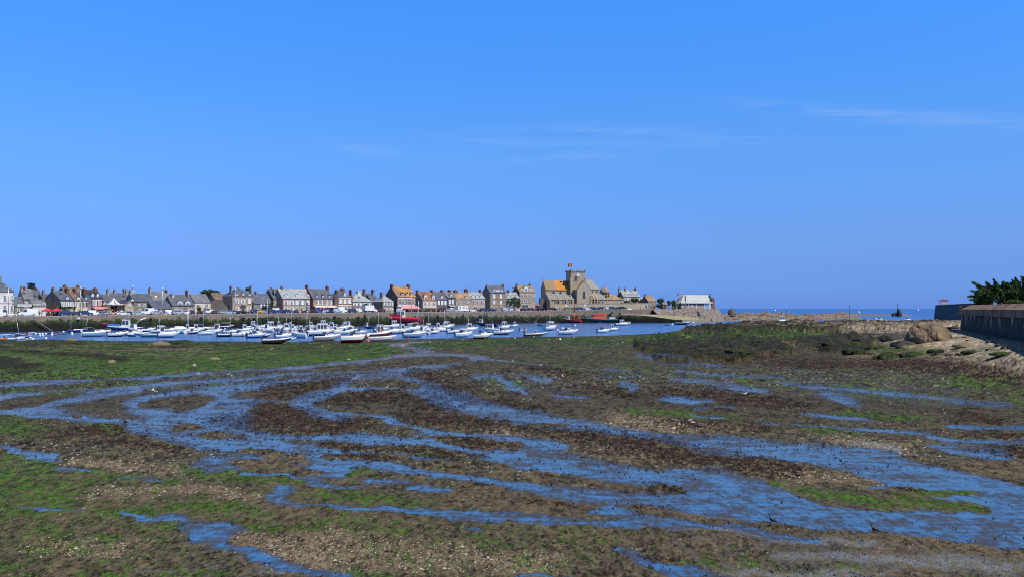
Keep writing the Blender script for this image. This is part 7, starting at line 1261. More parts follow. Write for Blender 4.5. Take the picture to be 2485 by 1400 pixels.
def motorboat(k,x0,x1,y,dirn,style,lab,cols=('white','white','white'),yaw=18,cab=None,ob='black',mst=0,tilt=0,canvas=None,fb=None,name='motor_boat',deckm='white',fend=None,cat='motorboat',seats='greycloth',B=None):
 root,L=boat_root(k,x0,x1,y,dirn,yaw,lab,cat,name,tilt=tilt);L=max(2.4,L);B=B or min(2.5,.40*L+.1);fb=(fb or (.155*L+.18))*1.2
 b=MB();gun=hull(b,L,B,fb,cols);b.build('hull',root);zs=fb
 if style in ('cuddy','cruiser'):
  b=MB();rr=deck(b,gun,.46,1.0,0,-.02,deckm,.10);b.build('foredeck',root);b=MB();deck(b,gun,0,.46,-fb*.45,-fb*.5,deckm,0);b.build('cockpit',root)
  x,hb,z=deck_at(gun,.46);xf,hf,zf=deck_at(gun,.80);b=MB();h=.34 if style=='cuddy' else .5;b.rings([[(x-.25,-hb*.78,z),(xf,-hf*.5,zf),(xf,hf*.5,zf),(x-.25,hb*.78,z)],[(x-.2,-hb*.6,z+h),(xf-.7,-hf*.4,zf+h*.55),(xf-.7,hf*.4,zf+h*.55),(x-.2,hb*.6,z+h)]],deckm,smooth=False);co=b.build('cuddy',root)
  for s in (-1,1):q=MB();q.poly([(x+.15,s*(hb*.72+.0),z+h*.45),(xf-.9,s*(hf*.62),zf+h*.2),(xf-1.0,s*hf*.58,zf+h*.42),(x+.1,s*(hb*.66),z+h*.8)][::s],'glass');q.build('window',co)
  q=MB();hh=.5;q.poly([(x+.25,-hb*.62,z+h),(x+.25,hb*.62,z+h),(x-.22,hb*.52,z+h+hh),(x-.22,-hb*.52,z+h+hh)],'glass');[q.poly([(x+.25,s*hb*.62,z+h),(x-.75,s*hb*.7,z+h*.7),(x-.7,s*hb*.62,z+h+hh*.8),(x-.22,s*hb*.52,z+h+hh)][::s],'glass') for s in (-1,1)];q.tube((x-.22,-hb*.52,z+h+hh),(x-.22,hb*.52,z+h+hh),.025,.025,'metal',4);q.build('windscreen',root)
  if canvas:q=MB();q.rings([[(x-.2,s*hb*.55,z+h+hh) ,(x-1.0,s*hb*.62,z+h+hh+.18),(x-L*.3,s*hb*.6,z+h+hh+.02)] for s in (-1,1)],canvas,closed=False,cap0=False,cap1=False);[q.tube((xx,s*hb*.6,z-.1),(xx+.1,s*hb*.6,z+h+hh+.05),.02,.02,'metal',4) for s in (-1,1) for xx in (x-1.0,x-L*.3)];q.build('canopy',root)
  q=MB();xs_=deck_at(gun,.2)[0];q.box(xs_-.3,-hb*.6,z*.55,xs_+.15,hb*.6,z*.95,seats);q.build('seat',root);rail(root,gun,.58,.97)
 elif style in ('house','aft','fore'):
  tc={'house':.50,'aft':.30,'fore':.60}[style] if cab is None else cab[0];lc=(.24 if cab is None else cab[1])*L;hc=1.2*(1.45 if cab is None or len(cab)<3 else cab[2])
  tf=tc-.02;b=MB();deck(b,gun,tf,1.0,-.04,-.03,deckm,.07);b.build('foredeck',root);b=MB();deck(b,gun,0,tf,-fb*.4,-fb*.45,deckm,0);b.build('cockpit',root)
  x,hb,z=deck_at(gun,tc);cabin(root,x-lc/2,x+lc/2,hb*1.55,z-fb*.35,hc+fb*.1,rf=.35)
  q=MB();xf,hf,zf=deck_at(gun,.84);q.rings([[(x+lc/2-.05,-hb*.6,z-.02),(xf,-hf*.5,zf),(xf,hf*.5,zf),(x+lc/2-.05,hb*.6,z-.02)],[(x+lc/2-.05,-hb*.5,z+.34),(xf-.4,-hf*.38,zf+.16),(xf-.4,hf*.38,zf+.16),(x+lc/2-.05,hb*.5,z+.34)]],deckm,smooth=False);q.build('coachroof',root);rail(root,gun,.55,.97)
 elif style in ('open','console'):
  b=MB();deck(b,gun,0,.86,-fb*.5,-fb*.5,deckm,0);b.build('cockpit',root);b=MB();deck(b,gun,.84,1.0,-.03,-.02,deckm,.03);b.build('foredeck',root)
  for t in (.25,.55):
   x,hb,z=deck_at(gun,t);q=MB();q.box(x-.14,-hb,z-.22,x+.14,hb,z-.17,'wood' if cols[1] !='white' else 'white');q.build('thwart',root)
  if style=='console':x,hb,z=deck_at(gun,.48);cabin(root,x-.3,x+.35,.75,z-.35,1.0,rf=.25,name='console')
 if mst:mast(root,deck_at(gun,.46)[0],fb,mst,stays=(L*.45,-L*.4))
 if ob:outboard(root,-L/2-.12,0,fb*.62,min(1.25,.7+L*.07),ob)
 if fend:fender(root,L*.05,-B*.5-.1,fb*.7,fend)
 return root,L,B,fb,gun
def sailboat(k,x0,x1,y,dirn,lab,cols,ytop,xm=None,yaw=12,boomf=.42,cover='bluecloth',house=.32,tilt=0,two=None):
 root,L=boat_root(k,x0,x1,y,dirn,yaw,lab,'sailboat','sailing_boat',tilt=tilt);B=min(2.6,.33*L);fb=.12*L+.25;b=MB();gun=hull(b,L,B,fb,cols,bow=.18);b.build('hull',root);D=root.location.y;s=D/F/ZF[k][2]
 b=MB();deck(b,gun,.3,1,0,-.02,'white',.05);b.build('foredeck',root);b=MB();deck(b,gun,0,.3,-fb*.4,-fb*.4,'white',0);b.build('cockpit',root)
 xa,ha,za=deck_at(gun,.3);xb,hb_,zb=deck_at(gun,.72)
 if house:b=MB();b.rings([[(xa,-ha*.7,za),(xb,-hb_*.55,zb),(xb,hb_*.55,zb),(xa,ha*.7,za)],[(xa,-ha*.6,za+house),(xb-.4,-hb_*.45,zb+house*.6),(xb-.4,hb_*.45,zb+house*.6),(xa,ha*.6,za+house)]],'white',smooth=False);c=b.build('coachroof',root);[(lambda q:(q.box(xa+.5,s_*(ha*.68)-.02,za+house*.35,xb-1.0,s_*(ha*.68)+.02,za+house*.7,'glass'),q.build('window',c)))(MB()) for s_ in (-1,1)]
 h=(y-ytop)*s-fb;X=0 if xm is None else (xm-(x0+x1)/2)*s*dirn;mast(root,X,fb,h,boom=L*boomf,stays=(L*.48,-L*.46,X-.9),cover=cover)
 if two:X2=(two[0]-(x0+x1)/2)*s*dirn;mast(root,X2,fb,(y-two[1])*s-fb,stays=(-L*.48,),lean=two[2])
 rail(root,gun,.7,.98);return root
W3=('white','white','white')
motorboat(1,-40,115,1218,1,'open','orange red boat cut off at the left edge beside the mud',('orange','orange','orange'),ob=None,fb=.5)
motorboat(1,110,300,1208,1,'open','flat white dinghy nearest the left edge, right of the orange boat',W3,fb=.45,ob='black');motorboat(1,240,425,1200,1,'cuddy','low white boat with a pink seat behind the flat white dinghy at the left',W3,fb=.4,ob=None,seats='pinkcloth')
motorboat(1,290,545,1172,1,'open','bright blue open dinghy at the far left pontoon',('blue','blue','lblue'),fb=.5,ob=None);motorboat(1,280,470,1130,-1,'open','red and blue dinghy behind the bright blue one at the left',('blue','red','white'),fb=.5);motorboat(1,20,150,1135,1,'open','pale dinghy at the far left below the sloping pole',W3,fb=.4,ob=None);motorboat(1,145,285,1138,-1,'open','pale grey dinghy second from the left edge',('lblue','white','white'),fb=.4,ob=None)
motorboat(1,495,585,1100,1,'open','small white and green dinghy left of the line of white buoys',('teal','white','white'),fb=.4,ob=None);motorboat(1,820,905,1098,1,'open','small dark dinghy at the foot of the quay left of the red buoys',('dblue','dblue','dblue'),fb=.4,ob='black')
sailboat(1,1235,1552,1072,1,'dark blue two masted hull against the quay at the left',('dred','dblue','blue'),790,1282,boomf=.0,cover=None,house=.15,two=(1515,800,.7))
motorboat(1,1510,1952,1148,1,'cruiser','large white cruiser with a pale blue hull stripe left of the blue fishing boat',('white','lblue','white'),yaw=14,ob='white',canvas='white')
motorboat(1,1815,1925,962,1,'open','dark red hull against the quay above the white cruiser',('dred','dred','dred'),ob=None,fb=1.0)
r,L,B,fb,g=motorboat(1,1905,2540,1042,-1,'aft','blue and white fishing boat with a bright blue canvas cover',('black','blue','white'),yaw=10,cab=(.46,.2,2.3),ob=None,cat='fishing boat',name='fishing_boat',fb=1.25)
b=MB();rr=[[(x,-hb*.96,z+.03),(x,0,z+.75),(x,hb*.96,z+.03)] for x,hb,z in [deck_at(g,t) for t in (.60,.72,.84,.97)]];b.rings(rr,'bluecloth',closed=False,cap0=False,cap1=False);b.build('tarpaulin',r);mast(r,deck_at(g,.40)[0],fb,4.4,name='aerial_mast',r=.06);b=MB();b.tube((-L*.1,0,fb+2.4),(-L*.1,0,fb+3.0),.35,.3,'blue',8);b.build('radar',r)
motorboat(1,1950,2265,1150,1,'cuddy','white and dark speedboat with a pointed bow right of the large cruiser',('dblue','white','white'),yaw=12);motorboat(1,2255,2480,1128,1,'cuddy','small white boat between the speedboat and the green open boat',('lblue','white','white'))
motorboat(2,50,330,1102,1,'console','white open boat with a console below the blue fishing boat stern',W3,ob='black');motorboat(2,30,215,1145,-1,'open','blue covered dinghy left of the green open boat',('dblue','blue','white'),ob=None,fb=.6);motorboat(2,290,475,1100,1,'open','white inflatable behind the green open boat',W3,fb=.5)
motorboat(2,205,625,1155,-1,'open','long pale green open boat with a motor on its right end',('teal','teal','white'),yaw=6,ob='black',fb=.85)
motorboat(2,640,985,1165,1,'aft','white fishing launch with a tall cabin at its left end',('lblue','white','white'),cab=(.2,.24,1.9),ob='black',fb=1.15,yaw=12)
root,L=boat_root(2,815,1300,1052,1,8,'white and pale blue trimaran with a tall bare white mast','sailboat','trimaran');B=1.7;b=MB();gun=hull(b,L,B,1.15,('white','lblue','white'));b.build('hull',root);b=MB();deck(b,gun,0,1,0,0,'white',.2);b.build('deck',root)
for s in (-1,1):
 b=MB();g2=hull(b,L*.8,.7,.75,('white','lblue','lblue'));deck(b,g2,0,1,0,0,'white',.05);o=b.build('float_hull',root,(0,s*2.3,.25));b=MB();[b.tube((x,s*.5,.95),(x,s*2.3,.85),.12,.1,'white',6) for x in (-1.3,1.2)];b.build('cross_beam',root)
b=MB();b.rings([[(-L*.3,-.7,1.0),(L*.15,-.6,1.15),(L*.15,.6,1.15),(-L*.3,.7,1.0)],[(-L*.25,-.5,1.75),(L*.02,-.4,1.7),(L*.02,.4,1.7),(-L*.25,.5,1.75)]],'white',smooth=False);b.build('cabin',root);s=root.location.y/F/7.369;mast(root,(1157-1057)*s,1.1,(1052-632)*s-1.1,stays=(L*.45,-L*.4),r=.11,m='white')
sailboat(2,1215,1605,1046,1,'white yacht with a boom on struts right of the trimaran',W3,535,1425);motorboat(2,1160,1345,1102,1,'cuddy','small dark blue sports boat below the trimaran bow',('dblue','dblue','white'),ob=None,fb=.7)
motorboat(2,1345,1650,1118,1,'open','white inflatable with round grey patches below the yacht',W3,ob=None,fb=.75);motorboat(2,1590,1760,1075,1,'cuddy','white sports boat behind the white inflatable with grey patches',W3,ob=None,fb=.75);motorboat(2,1690,1995,1152,1,'console','dark hulled inflatable with a big black motor',('black','dgreycar','white'),ob='black',fb=.75)
sailboat(2,1690,1960,1000,1,'low dark sailing dinghy with a boom against the quay',('dblue','dblue','white'),790,1905,boomf=.6,house=0,cover='greycloth');motorboat(2,1940,2245,1150,1,'cuddy','white motorboat with pink fenders near the mud edge',('white','white','white'),ob='black',fend='pinkcloth');motorboat(2,2030,2300,1070,1,'house','white cabin boat with a pale blue tarpaulin',('lblue','lblue','white'),ob=None)
motorboat(2,2225,2540,1172,1,'cuddy','white boat with a blue hull right of the one with pink fenders',('blue','lblue','white'),ob='black');motorboat(2,2200,2460,1010,1,'house','white wheelhouse boat furthest back near the mansion',W3,ob=None,cab=(.45,.28,1.7))
motorboat(3,25,225,1042,1,'house','white cabin boat in the middle row left of the big mast',W3,ob=None,cab=(.42,.3,1.5));motorboat(3,195,560,1065,1,'aft','large white boat with a tall glazed wheelhouse and a mast',('blue','white','white'),cab=(.62,.3,1.9),ob=None,mst=9.2,yaw=12)
motorboat(3,203,408,1165,1,'house','small dark hulled boat with a white cabin near the mud',('black','dblue','white'),ob=None,cab=(.5,.34,1.3));motorboat(3,0,185,1172,1,'cuddy','pale blue boat left of the small dark hulled one',('lblue','lblue','white'))
motorboat(3,510,790,1178,1,'cruiser','white cruiser behind the upturned looking black tender',W3,ob='black');r=motorboat(3,300,765,1284,1,'open','black bottomed white tender lying on the green mud',('black','black','white'),ob='darkgrey',yaw=4,fb=.95,B=2.2)
motorboat(3,690,880,1212,1,'open','white inflatable with grey floor right of the black bottomed tender',('greycloth','white','white'),ob=None,fb=.5,yaw=35);motorboat(3,640,905,1038,1,'house','white boat with a narrow upright wheelhouse in the middle row',W3,cab=(.52,.2,1.7),ob=None);motorboat(3,765,1075,1172,-1,'cuddy','white boat pointing left with a raised glazed screen',W3,ob='black',yaw=25,canvas='white',fb=1.25)
motorboat(3,985,1200,1008,1,'house','white boat with a bright blue cabin side in the back row',W3,cab=(.72,.26,1.4),ob=None)
r,L,B,fb,g=motorboat(3,1080,1545,1135,1,'house','big white boat with a long boxy wheelhouse and a blue waterline',('blue','white','white'),cab=(.55,.36,1.9),ob='black',fb=1.35,yaw=10);motorboat(3,1230,1490,985,1,'house','white fishing boat with an orange flag and dark red stern in the back row',('dred','white','white'),cab=(.5,.34,1.6),ob=None,mst=3)
motorboat(3,1680,1895,1000,-1,'house','white cabin boat at the right of the back row below the blue car',W3,cab=(.55,.5,1.5),ob=None);motorboat(3,1500,1850,1052,1,'cuddy','white motor cruiser with pale blue trim in the middle row',('lblue','white','white'),ob=None,canvas='white');motorboat(3,1545,1880,1105,1,'open','long low white boat left of the dark red beached boat',W3,ob=None,fb=.8)
motorboat(3,1210,1655,1232,1,'cuddy','pale grey hulled motorboat with a grey canvas tent at the mud edge',('silver','silver','white'),canvas='greycloth',ob='black',fb=1.15,yaw=10)
r,L,B,fb,g=motorboat(3,1688,2178,1266,1,'cuddy','white boat with a dark red bottom stranded on the mud',('dred','white','white'),yaw=10,ob=None,fb=1.35,tilt=-7,seats='redcloth');fender(r,L*.36,-B*.4,fb*.9,'redcloth',.2)
motorboat(3,2085,2250,1005,-1,'fore','dark blue fishing boat against the quay left of the red trawler',('black','dblue','dblue'),cab=(.7,.2,1.3),ob=None,mst=3.5);motorboat(3,1930,2130,1100,1,'cuddy','small white boat with a pinkish cover behind the dark red bottomed one',W3,ob='black')
r,L,B,fb,g=motorboat(3,2150,2590,1192,1,'fore','red hulled boat with a white wheelhouse and an orange lifebuoy',('dred','dred','white'),cab=(.52,.3,1.9),ob=None,fb=1.5,yaw=12,mst=5);lifebuoy(r,0,-B*.45,fb*1.25)
motorboat(3,2165,2655,1232,1,'open','long plain white open boat in front of the red hulled boat',W3,ob=None,fb=1.0,yaw=6)
GX_='small white boats crowded in the middle of the harbour'
random.seed(21)
for i in range(46):
 k=3 if i<15 else 4 if i<24 else 2 if i<35 else 3;x=[60,130,470,560,640,705,850,930,980,1030,1180,1290,1420,1480,1640,60,330,420,560,700,800,1020,1080,1190,60,330,520,700,900,1050,1180,1400,1560,1800,2080,90,250,400,600,700,820,980,1120,1300,1380,1750][i];y=[1090,1010,1000,1110,1120,1075,1090,1050,1120,1075,1060,1050,1030,1085,1020,1060,1050,1090,1045,1030,1110,1100,1040,1020,1065,1060,1085,1070,1090,1075,1068,1090,1068,1100,1095,1120,1070,1040,1060,1125,1055,1090,1100,1110,1000,1075][i];w=random.uniform(190,270)
 st=['house','cuddy','house','cuddy','open','house'][i%6];motorboat(k,x,x+w,y,1 if i%4 else-1,st,'white boat lying close to others on the left side of the harbour' if k==2 else 'white boat packed among others in the crowded middle of the harbour',[W3,('blue','white','white'),('silver','white','white'),('lblue','lblue','white')][i%4],yaw=random.uniform(4,40),ob=['black',None,'white'][i%3],cab=(random.uniform(.42,.58),random.uniform(.26,.4),random.uniform(1.3,1.7)),mst=[0,0,3.5,0,0,6][i%6],canvas=['white','bluecloth',None][i%3])[0]['group']=GX_ if k !=2 else 'small white boats on the left side of the harbour'
M['hotred']=paint('bright_red_paint',(.78,.025,.045))
root,L=boat_root(4,265,875,905,-1,8,'big red trawler with a white wheelhouse standing dry against the quay','trawler','trawler');D=root.location.y;s=D/F/7.369;b=MB();fb=110*s;gun=hull(b,L,L*.3,fb,('hotred','hotred','hotred'),bow=.10);b.build('hull',root);b=MB();deck(b,gun,0,1,-.5,-.4,'wood',.05);b.build('deck',root)
b=MB();x,hb,z=deck_at(gun,.55);b.rings([[(xx,sy*(hb_+.02),z_+dz) for xx,hb_,z_ in [deck_at(gun,t) for t in (.50,.62,.74,.86,.99)] for sy in (sy0,)] for sy0 in (1,) for dz in (-.1,1.15)],'red',closed=False,cap0=False,cap1=False);b.rings([[(xx,-(hb_+.02),z_+dz) for xx,hb_,z_ in [deck_at(gun,t) for t in (.50,.62,.74,.86,.99)]] for dz in (-.1,1.15)],'red',closed=False,cap0=False,cap1=False);b.build('bulwark',root)
x,hb,z=deck_at(gun,.58);cabin(root,x-2.2,x+1.6,hb*1.5,z-.4,3.4,rf=.3,name='wheelhouse');cabin(root,x-.9,x+1.2,hb*1.2,z+3.07,1.5,rf=.2,name='wheelhouse_top');b=MB();b.tube((x-1,0,z+4.4),(x-1.2,0,z+8.2),.11,.07,'mastm',6);b.tube((x-2.5,0,z+5.6),(x+1.2,0,z+5.4),.05,.05,'mastm',5);b.build('mast',root)
xs,hs,zs=deck_at(gun,.08);b=MB();b.tube((xs,0,zs),(xs-.4,0,zs+7.5),.12,.08,'mastm',6);b.tube((xs,-hs,zs),(xs-.3,0,zs+4),.09,.07,'mastm',5);b.tube((xs,hs,zs),(xs-.3,0,zs+4),.09,.07,'mastm',5);b.build('gantry',root);xb,hb2,zb=deck_at(gun,.82);
b=MB()
for i in range(6):t=.78+.022*i;xx,hh_,zz=deck_at(gun,t);b.poly([(xx-.12,hh_+.16,zz-.9),(xx+.12,hh_+.12,zz-.9),(xx+.14,hh_+.12,zz-.4),(xx-.10,hh_+.16,zz-.4)],'white');
b.build('bow_mark',root);b=MB();b.rings([[(xx,hh_+.05,zz-1.25+dz) for xx,hh_,zz in [deck_at(gun,t) for t in (0,.25,.5)]] for dz in (0,.12)],'dred',closed=False,cap0=False,cap1=False);b.build('rubbing_strake',root)
motorboat(4,228,550,1005,1,'house','white twin cabin boat below the big red trawler bow',W3,cab=(.6,.28,1.6),ob=None,mst=6.5);motorboat(4,270,545,1102,1,'aft','white boat with tiered cabin in front of the big red trawler',('lblue','white','white'),cab=(.35,.3,1.4),ob=None,fb=1.1)
motorboat(4,90,300,1120,-1,'house','white wheelhouse boat right of the orange lifebuoy boat',W3,cab=(.55,.34,1.6),ob=None);motorboat(4,590,985,1165,1,'cuddy','pale grey white cruiser at the water edge before the red trawler',('silver','silver','white'),yaw=10,fb=1.15,canvas=None);sailboat(4,615,930,1008,1,'white yacht with a furled white sail below the red trawler stern',W3,565,850,boomf=.35,cover='white');motorboat(4,605,1010,1070,1,'cuddy','long white motorboat with a small dark screen behind the pale cruiser',W3,ob='black',yaw=8)
motorboat(4,935,1155,1060,1,'house','white fishing boat with red deck boxes and a boxy wheelhouse',W3,cab=(.45,.42,1.7),ob='black',mst=4.5);motorboat(4,1130,1345,1055,1,'aft','white boat with a forward leaning wheelhouse right of the red deck boxes',W3,cab=(.35,.3,1.8),ob='black');motorboat(4,1215,1495,1003,1,'house','white boat with two cabins under the tyre row',W3,cab=(.5,.34,1.5),ob=None,mst=2.5);motorboat(4,1240,1450,1058,1,'open','low white boat below the two cabined one',W3,ob=None,fb=.7)
motorboat(4,1590,1920,1065,1,'house','white boat with an upright square wheelhouse alone on the blue water',W3,cab=(.52,.26,1.55),ob=None,mst=3.2,fb=1.1);motorboat(4,1365,1605,1092,1,'cuddy','white sports boat with a grey motor left of the square wheelhouse boat',W3,ob='darkgrey',fb=.8);motorboat(4,1505,1815,1160,1,'cuddy','white motorboat with a dark screen nearest the mud right of the pale cruiser',W3,ob='black',fb=1.1);motorboat(4,1840,2165,1194,1,'cruiser','white day boat with a black bottom stranded near the bank',('black','white','white'),ob=None,yaw=6,fb=1.05)
r,L,B,fb,g=motorboat(4,1870,2255,972,-1,'fore','dark trawler with a red deck and two raised black derricks',('black','black','dblue'),cab=(.75,.16,1.5),ob=None,fb=1.4,name='trawler',cat='trawler',deckm='orange',B=3.2)
for x_,dx in ((.0,.5),(.12,.9)):b=MB();b.tube((x_*L,0,fb),(x_*L-dx,.3,fb+7.5),.12,.08,'black',6);b.build('derrick',r)
motorboat(4,2000,2310,1075,-1,'house','white motor sailer with round side windows and a tall mast',W3,cab=(.62,.45,1.3),ob='black',mst=11.5,fb=1.2);motorboat(5,122,422,1216,1,'cuddy','white boat with a dark waterline drawn up at the bank right of the motor sailer',('black','white','white'),ob=None,yaw=6,fb=1.0)
motorboat(5,185,375,1142,1,'house','white fishing boat with a windowed wheelhouse below the ivy house',('blue','white','white'),cab=(.5,.4,1.6),ob=None,fb=1.2,mst=4);motorboat(5,375,505,1100,1,'house','small grey boat with a round white cabin on open water',('silver','silver','silver'),cab=(.5,.3,1.3),ob=None);motorboat(5,745,955,1082,-1,'open','grey rowing boat below the church left corner',('silver','silver','greycloth'),ob=None,fb=.85);motorboat(5,522,625,1162,1,'open','tiny white dinghy alone left of the flagged boat',W3,ob='black',fb=.5)
r,L,B,fb,g=motorboat(5,885,1100,1150,1,'house','white wheelhouse launch with two pink buoys on its right',W3,cab=(.5,.46,1.7),ob=None,fb=1.3,mst=4,yaw=40);b=MB();b.ball((L*.45,-B*.3,fb*1.2),.3,'pinkcloth',8);b.build('fender',r)
r,L,B,fb,g=motorboat(5,600,935,1256,1,'console','white open boat with a small red flag and a console at the bank',('white','black','white'),ob='black',yaw=8,fb=.95);b=MB();b.tube((-L*.45,0,fb),(-L*.47,0,fb+1.3),.03,.03,'wood',5);b.poly([(-L*.47,0,fb+.7),(-L*.55,.05,fb+.6),(-L*.55,.05,fb+1.1),(-L*.47,0,fb+1.25)],'red');b.build('ensign',r);mast(r,0,fb,3.0,name='aerial_mast',r=.05)
motorboat(5,1120,1412,1218,1,'cuddy','white cruiser with an outboard in front of the church tower',W3,ob='white',fb=1.1,canvas='white',yaw=10);motorboat(5,1150,1310,1142,1,'open','white dinghy half hidden behind the cruiser with pink bundle',W3,ob=None,fb=.6);motorboat(5,1712,1912,1190,1,'cuddy','white motorboat with a black outboard left of its cabin neighbour',W3,ob='black',fb=.9);motorboat(5,1870,2045,1160,1,'house','white half cabin boat behind the outboard motorboat at the right',W3,cab=(.42,.3,1.3),ob=None);motorboat(5,1988,2232,1076,1,'house','white cabin boat with orange side numbers nearest the slipway',W3,cab=(.45,.26,1.5),ob='black',fb=1.0)
r,L,B,fb,g=motorboat(5,1185,1460,1030,-1,'fore','small red trawler with a tall orange and black derrick',('black','red','red'),cab=(.72,.16,1.6),ob=None,fb=1.5,name='trawler',cat='trawler',B=3.4);s=r.location.y/F/6.364
b=MB();x=-(1360-1322)*s;b.tube((x,0,fb),(x,0,fb+100*s),.28,.25,'orange',8);b.tube((x,0,fb+100*s),(x,0,fb+170*s),.28,.2,'dblue',8);b.tube((x,0,fb+170*s),(x-.4,0,fb+225*s),.2,.3,'red',8);b.build('derrick',r);b=MB();b.tube((x,0,fb+130*s),(x-75*s,0,fb+10),.1,.08,'orange',6);b.tube((x,0,fb+110*s),(-L*.45,0,fb),.1,.08,'orange',6);b.build('boom',r);[(lambda q:(q.ball((-L*.42+i*.5,-B*.35,fb+.5+.4*(i%2)),.36,('pinkcloth','red','orange')[i],8),q.build('float',r)))(MB()) for i in range(3)]
root,L=boat_root(5,1498,2008,1022,-1,5,'green hulled lifeboat with a bright orange wheelhouse moored by the slipway','lifeboat','lifeboat');s=root.location.y/F/6.364;B=L*.26;fb=52*s;b=MB();gun=hull(b,L,B,fb,('black','green','green'),bow=.10);b.build('hull',root);b=MB();deck(b,gun,0,1,-.15,-.1,'beigecloth',.1);b.build('deck',root)
b=MB();[b.rings([[(x_,sy*(h_+.02),z_+dz) for x_,h_,z_ in [deck_at(gun,t/8) for t in range(9)]] for dz in (-.12,.1)],'lblue',closed=False,cap0=False,cap1=False) for sy in (-1,1)];b.build('gunwale_strip',root)
X=lambda v:(1753-v)*s;b=MB();z0=fb*.95;b.rings([[(X(1858),-B*.3,z0),(X(1605),-B*.22,z0),(X(1605),B*.22,z0),(X(1858),B*.3,z0)],[(X(1850),-B*.28,z0+40*s),(X(1665),-B*.26,z0+34*s),(X(1665),B*.26,z0+34*s),(X(1850),B*.28,z0+40*s)],[(X(1838),-B*.2,z0+88*s),(X(1690),-B*.2,z0+74*s),(X(1690),B*.2,z0+74*s),(X(1838),B*.2,z0+88*s)]],'orange',smooth=False);w=b.build('wheelhouse',root)
for i in range(5):
 for sy in (-1,1):q=MB();xa=X(1690+i*29);q.box(xa-18*s,sy*B*.248-.03,z0+44*s,xa,sy*B*.248+.03,z0+62*s,'glass');q.build('window',w)
b=MB();b.tube((X(1825),0,z0+86*s),(X(1825),0,z0+180*s),.09,.05,'white',6);b.tube((X(1825),-.8,z0+120*s),(X(1825),.8,z0+120*s),.05,.05,'white',5);b.build('mast',root);rail(root,gun,.05,.97,.8,'white');b=MB();b.box(X(1985),-B*.3,fb,X(1905),B*.3,fb+26*s,'white');b.build('stern_locker',root)
motorboat(6,983,1092,950,1,'open','small blue dinghy by the post in front of the slipway',('blue','blue','blue'),ob=None,fb=.55);motorboat(6,1170,1452,936,1,'fore','dark blue hulled boat with a pale blue foredeck before the slipway foot',('dblue','dblue','lblue'),cab=(.66,.18,.7),ob=None,fb=1.0,yaw=6)
motorboat(7,328,402,652,1,'house','white boat top peeping over the dark weedy rocks at the left',W3,cab=(.5,.6,1.3),ob=None);motorboat(7,762,945,652,1,'house','white cabin boat showing above the weedy rocks in the middle',W3,cab=(.6,.36,2.0),ob=None);motorboat(8,255,325,705,1,'cuddy','white boat at the far bank left of the boulder',W3,ob=None);motorboat(8,615,705,712,1,'cuddy','white boat at the far bank just above the boulder left side',W3,ob=None);motorboat(8,1228,1312,716,1,'open','white dinghy under the pier on the right shore',W3,ob=None,fb=.7)
# ================================================================ buoys, posts, birds
def buoy_mesh(m):b=MB();b.ball((0,0,.12),.3,m,10);b.tube((0,0,.38),(0,0,.52),.05,.05,'darkgrey',6);return b.mesh('mooring_buoy')
bms={m:buoy_mesh(m) for m in ('white','red','orange','yellow','pinkcloth','green')}
BU=[('white','round white mooring buoy floating in the harbour','white mooring buoys',[(1,640,1108),(1,708,1110),(1,762,1110),(1,820,1108),(1,930,1102),(1,932,1135),(1,824,1192),(1,590,1206),(1,1135,1078),(1,1285,1092),(1,1292,1118),(1,718,1138),(1,770,1138),(1,545,1182),(4,440,1078),(4,966,1118),(5,1374,1084),(5,1760,1036),(6,582,892),(6,1116,940),(6,1490,912),(7,770,472),(7,2062,500),(8,798,580),(8,228,702)]),
  ('red','round red mooring buoy','red buoys',[(1,996,1130),(1,1075,1108),(4,662,1195),(5,1082,1305)]),('orange','orange mooring buoy among the boats','orange buoys',[(2,1165,1098),(2,1168,1140),(3,2165,1250)]),('pinkcloth','faded pink buoy','pink buoys',[(3,412,1165),(5,440,1292)]),('green','green buoy beside the white one at the left',None,[(1,1138,1108)]),('yellow','small yellow buoy at the mud edge on the left',None,[(1,470,1208)]),
  ('white','white buoy lying on the green flat beside the red one',None,[(5,1140,1305)])]
for m,lab,g,L in BU:
 for i,(k,x,y) in enumerate(L):
  X,D,z=flat_point(zx(k,x),zy(k,y)) if zy(k,y)>815 else (*ground_at(zx(k,x),zy(k,y)),0.0);o=link('mooring_buoy',bms[m],None,(X,D,max(z,0)+.05));s=max(1,D/230.);o.scale=(s,s,s);l=lab
  if m=='red':l=['red buoy left of its pair at the left pontoon','red buoy right of its pair at the left pontoon','red buoy on the mud below the pale cruiser','red buoy on the green flat in front of the church'][i];g=None
  if m=='orange':l=['orange buoy just under the trimaran bow','orange and white buoy nearest the mud below the trimaran','orange buoy at the bow of the stranded dark red boat'][i];g=None
  if m=='pinkcloth':l=['pink buoy at the bow of the black bottomed tender','pale pink buoy on the bank right of the white boat'][i];g=None
  tag(o,l,'buoy',g)
def post(lab,k,x,yt,yb,D,base=None,top='white',r=.12):
 p=at(k,x,yb,D);p.z=min(p.z,0) if base is None else base;h=CH+(HY-zy(k,yt))/F*D-p.z;root=thing('marker_post',lab,'marker',p);b=MB();b.tube((0,0,-1),(0,0,h),r,r*.7,'darkgrey',6);b.build('pole',root);b=MB();b.tube((0,0,h*.8),(0,0,h),r*1.6,r*1.6,top,8);b.build('topmark',root)
 return root
post('marker post standing in the water before the slipway',6,1138,635,870,458,0,'darkgrey');post('thin marker pole with a white top on the low rocks',7,946,400,590,560,0,'white',.11);post('tall thin beacon pole on a block at the rocks right end',7,1918,372,580,612,0,'green',.12);post('slim beacon on the pinnacle rock far out at sea',8,522,482,560,820,3,'darkgrey',.2)
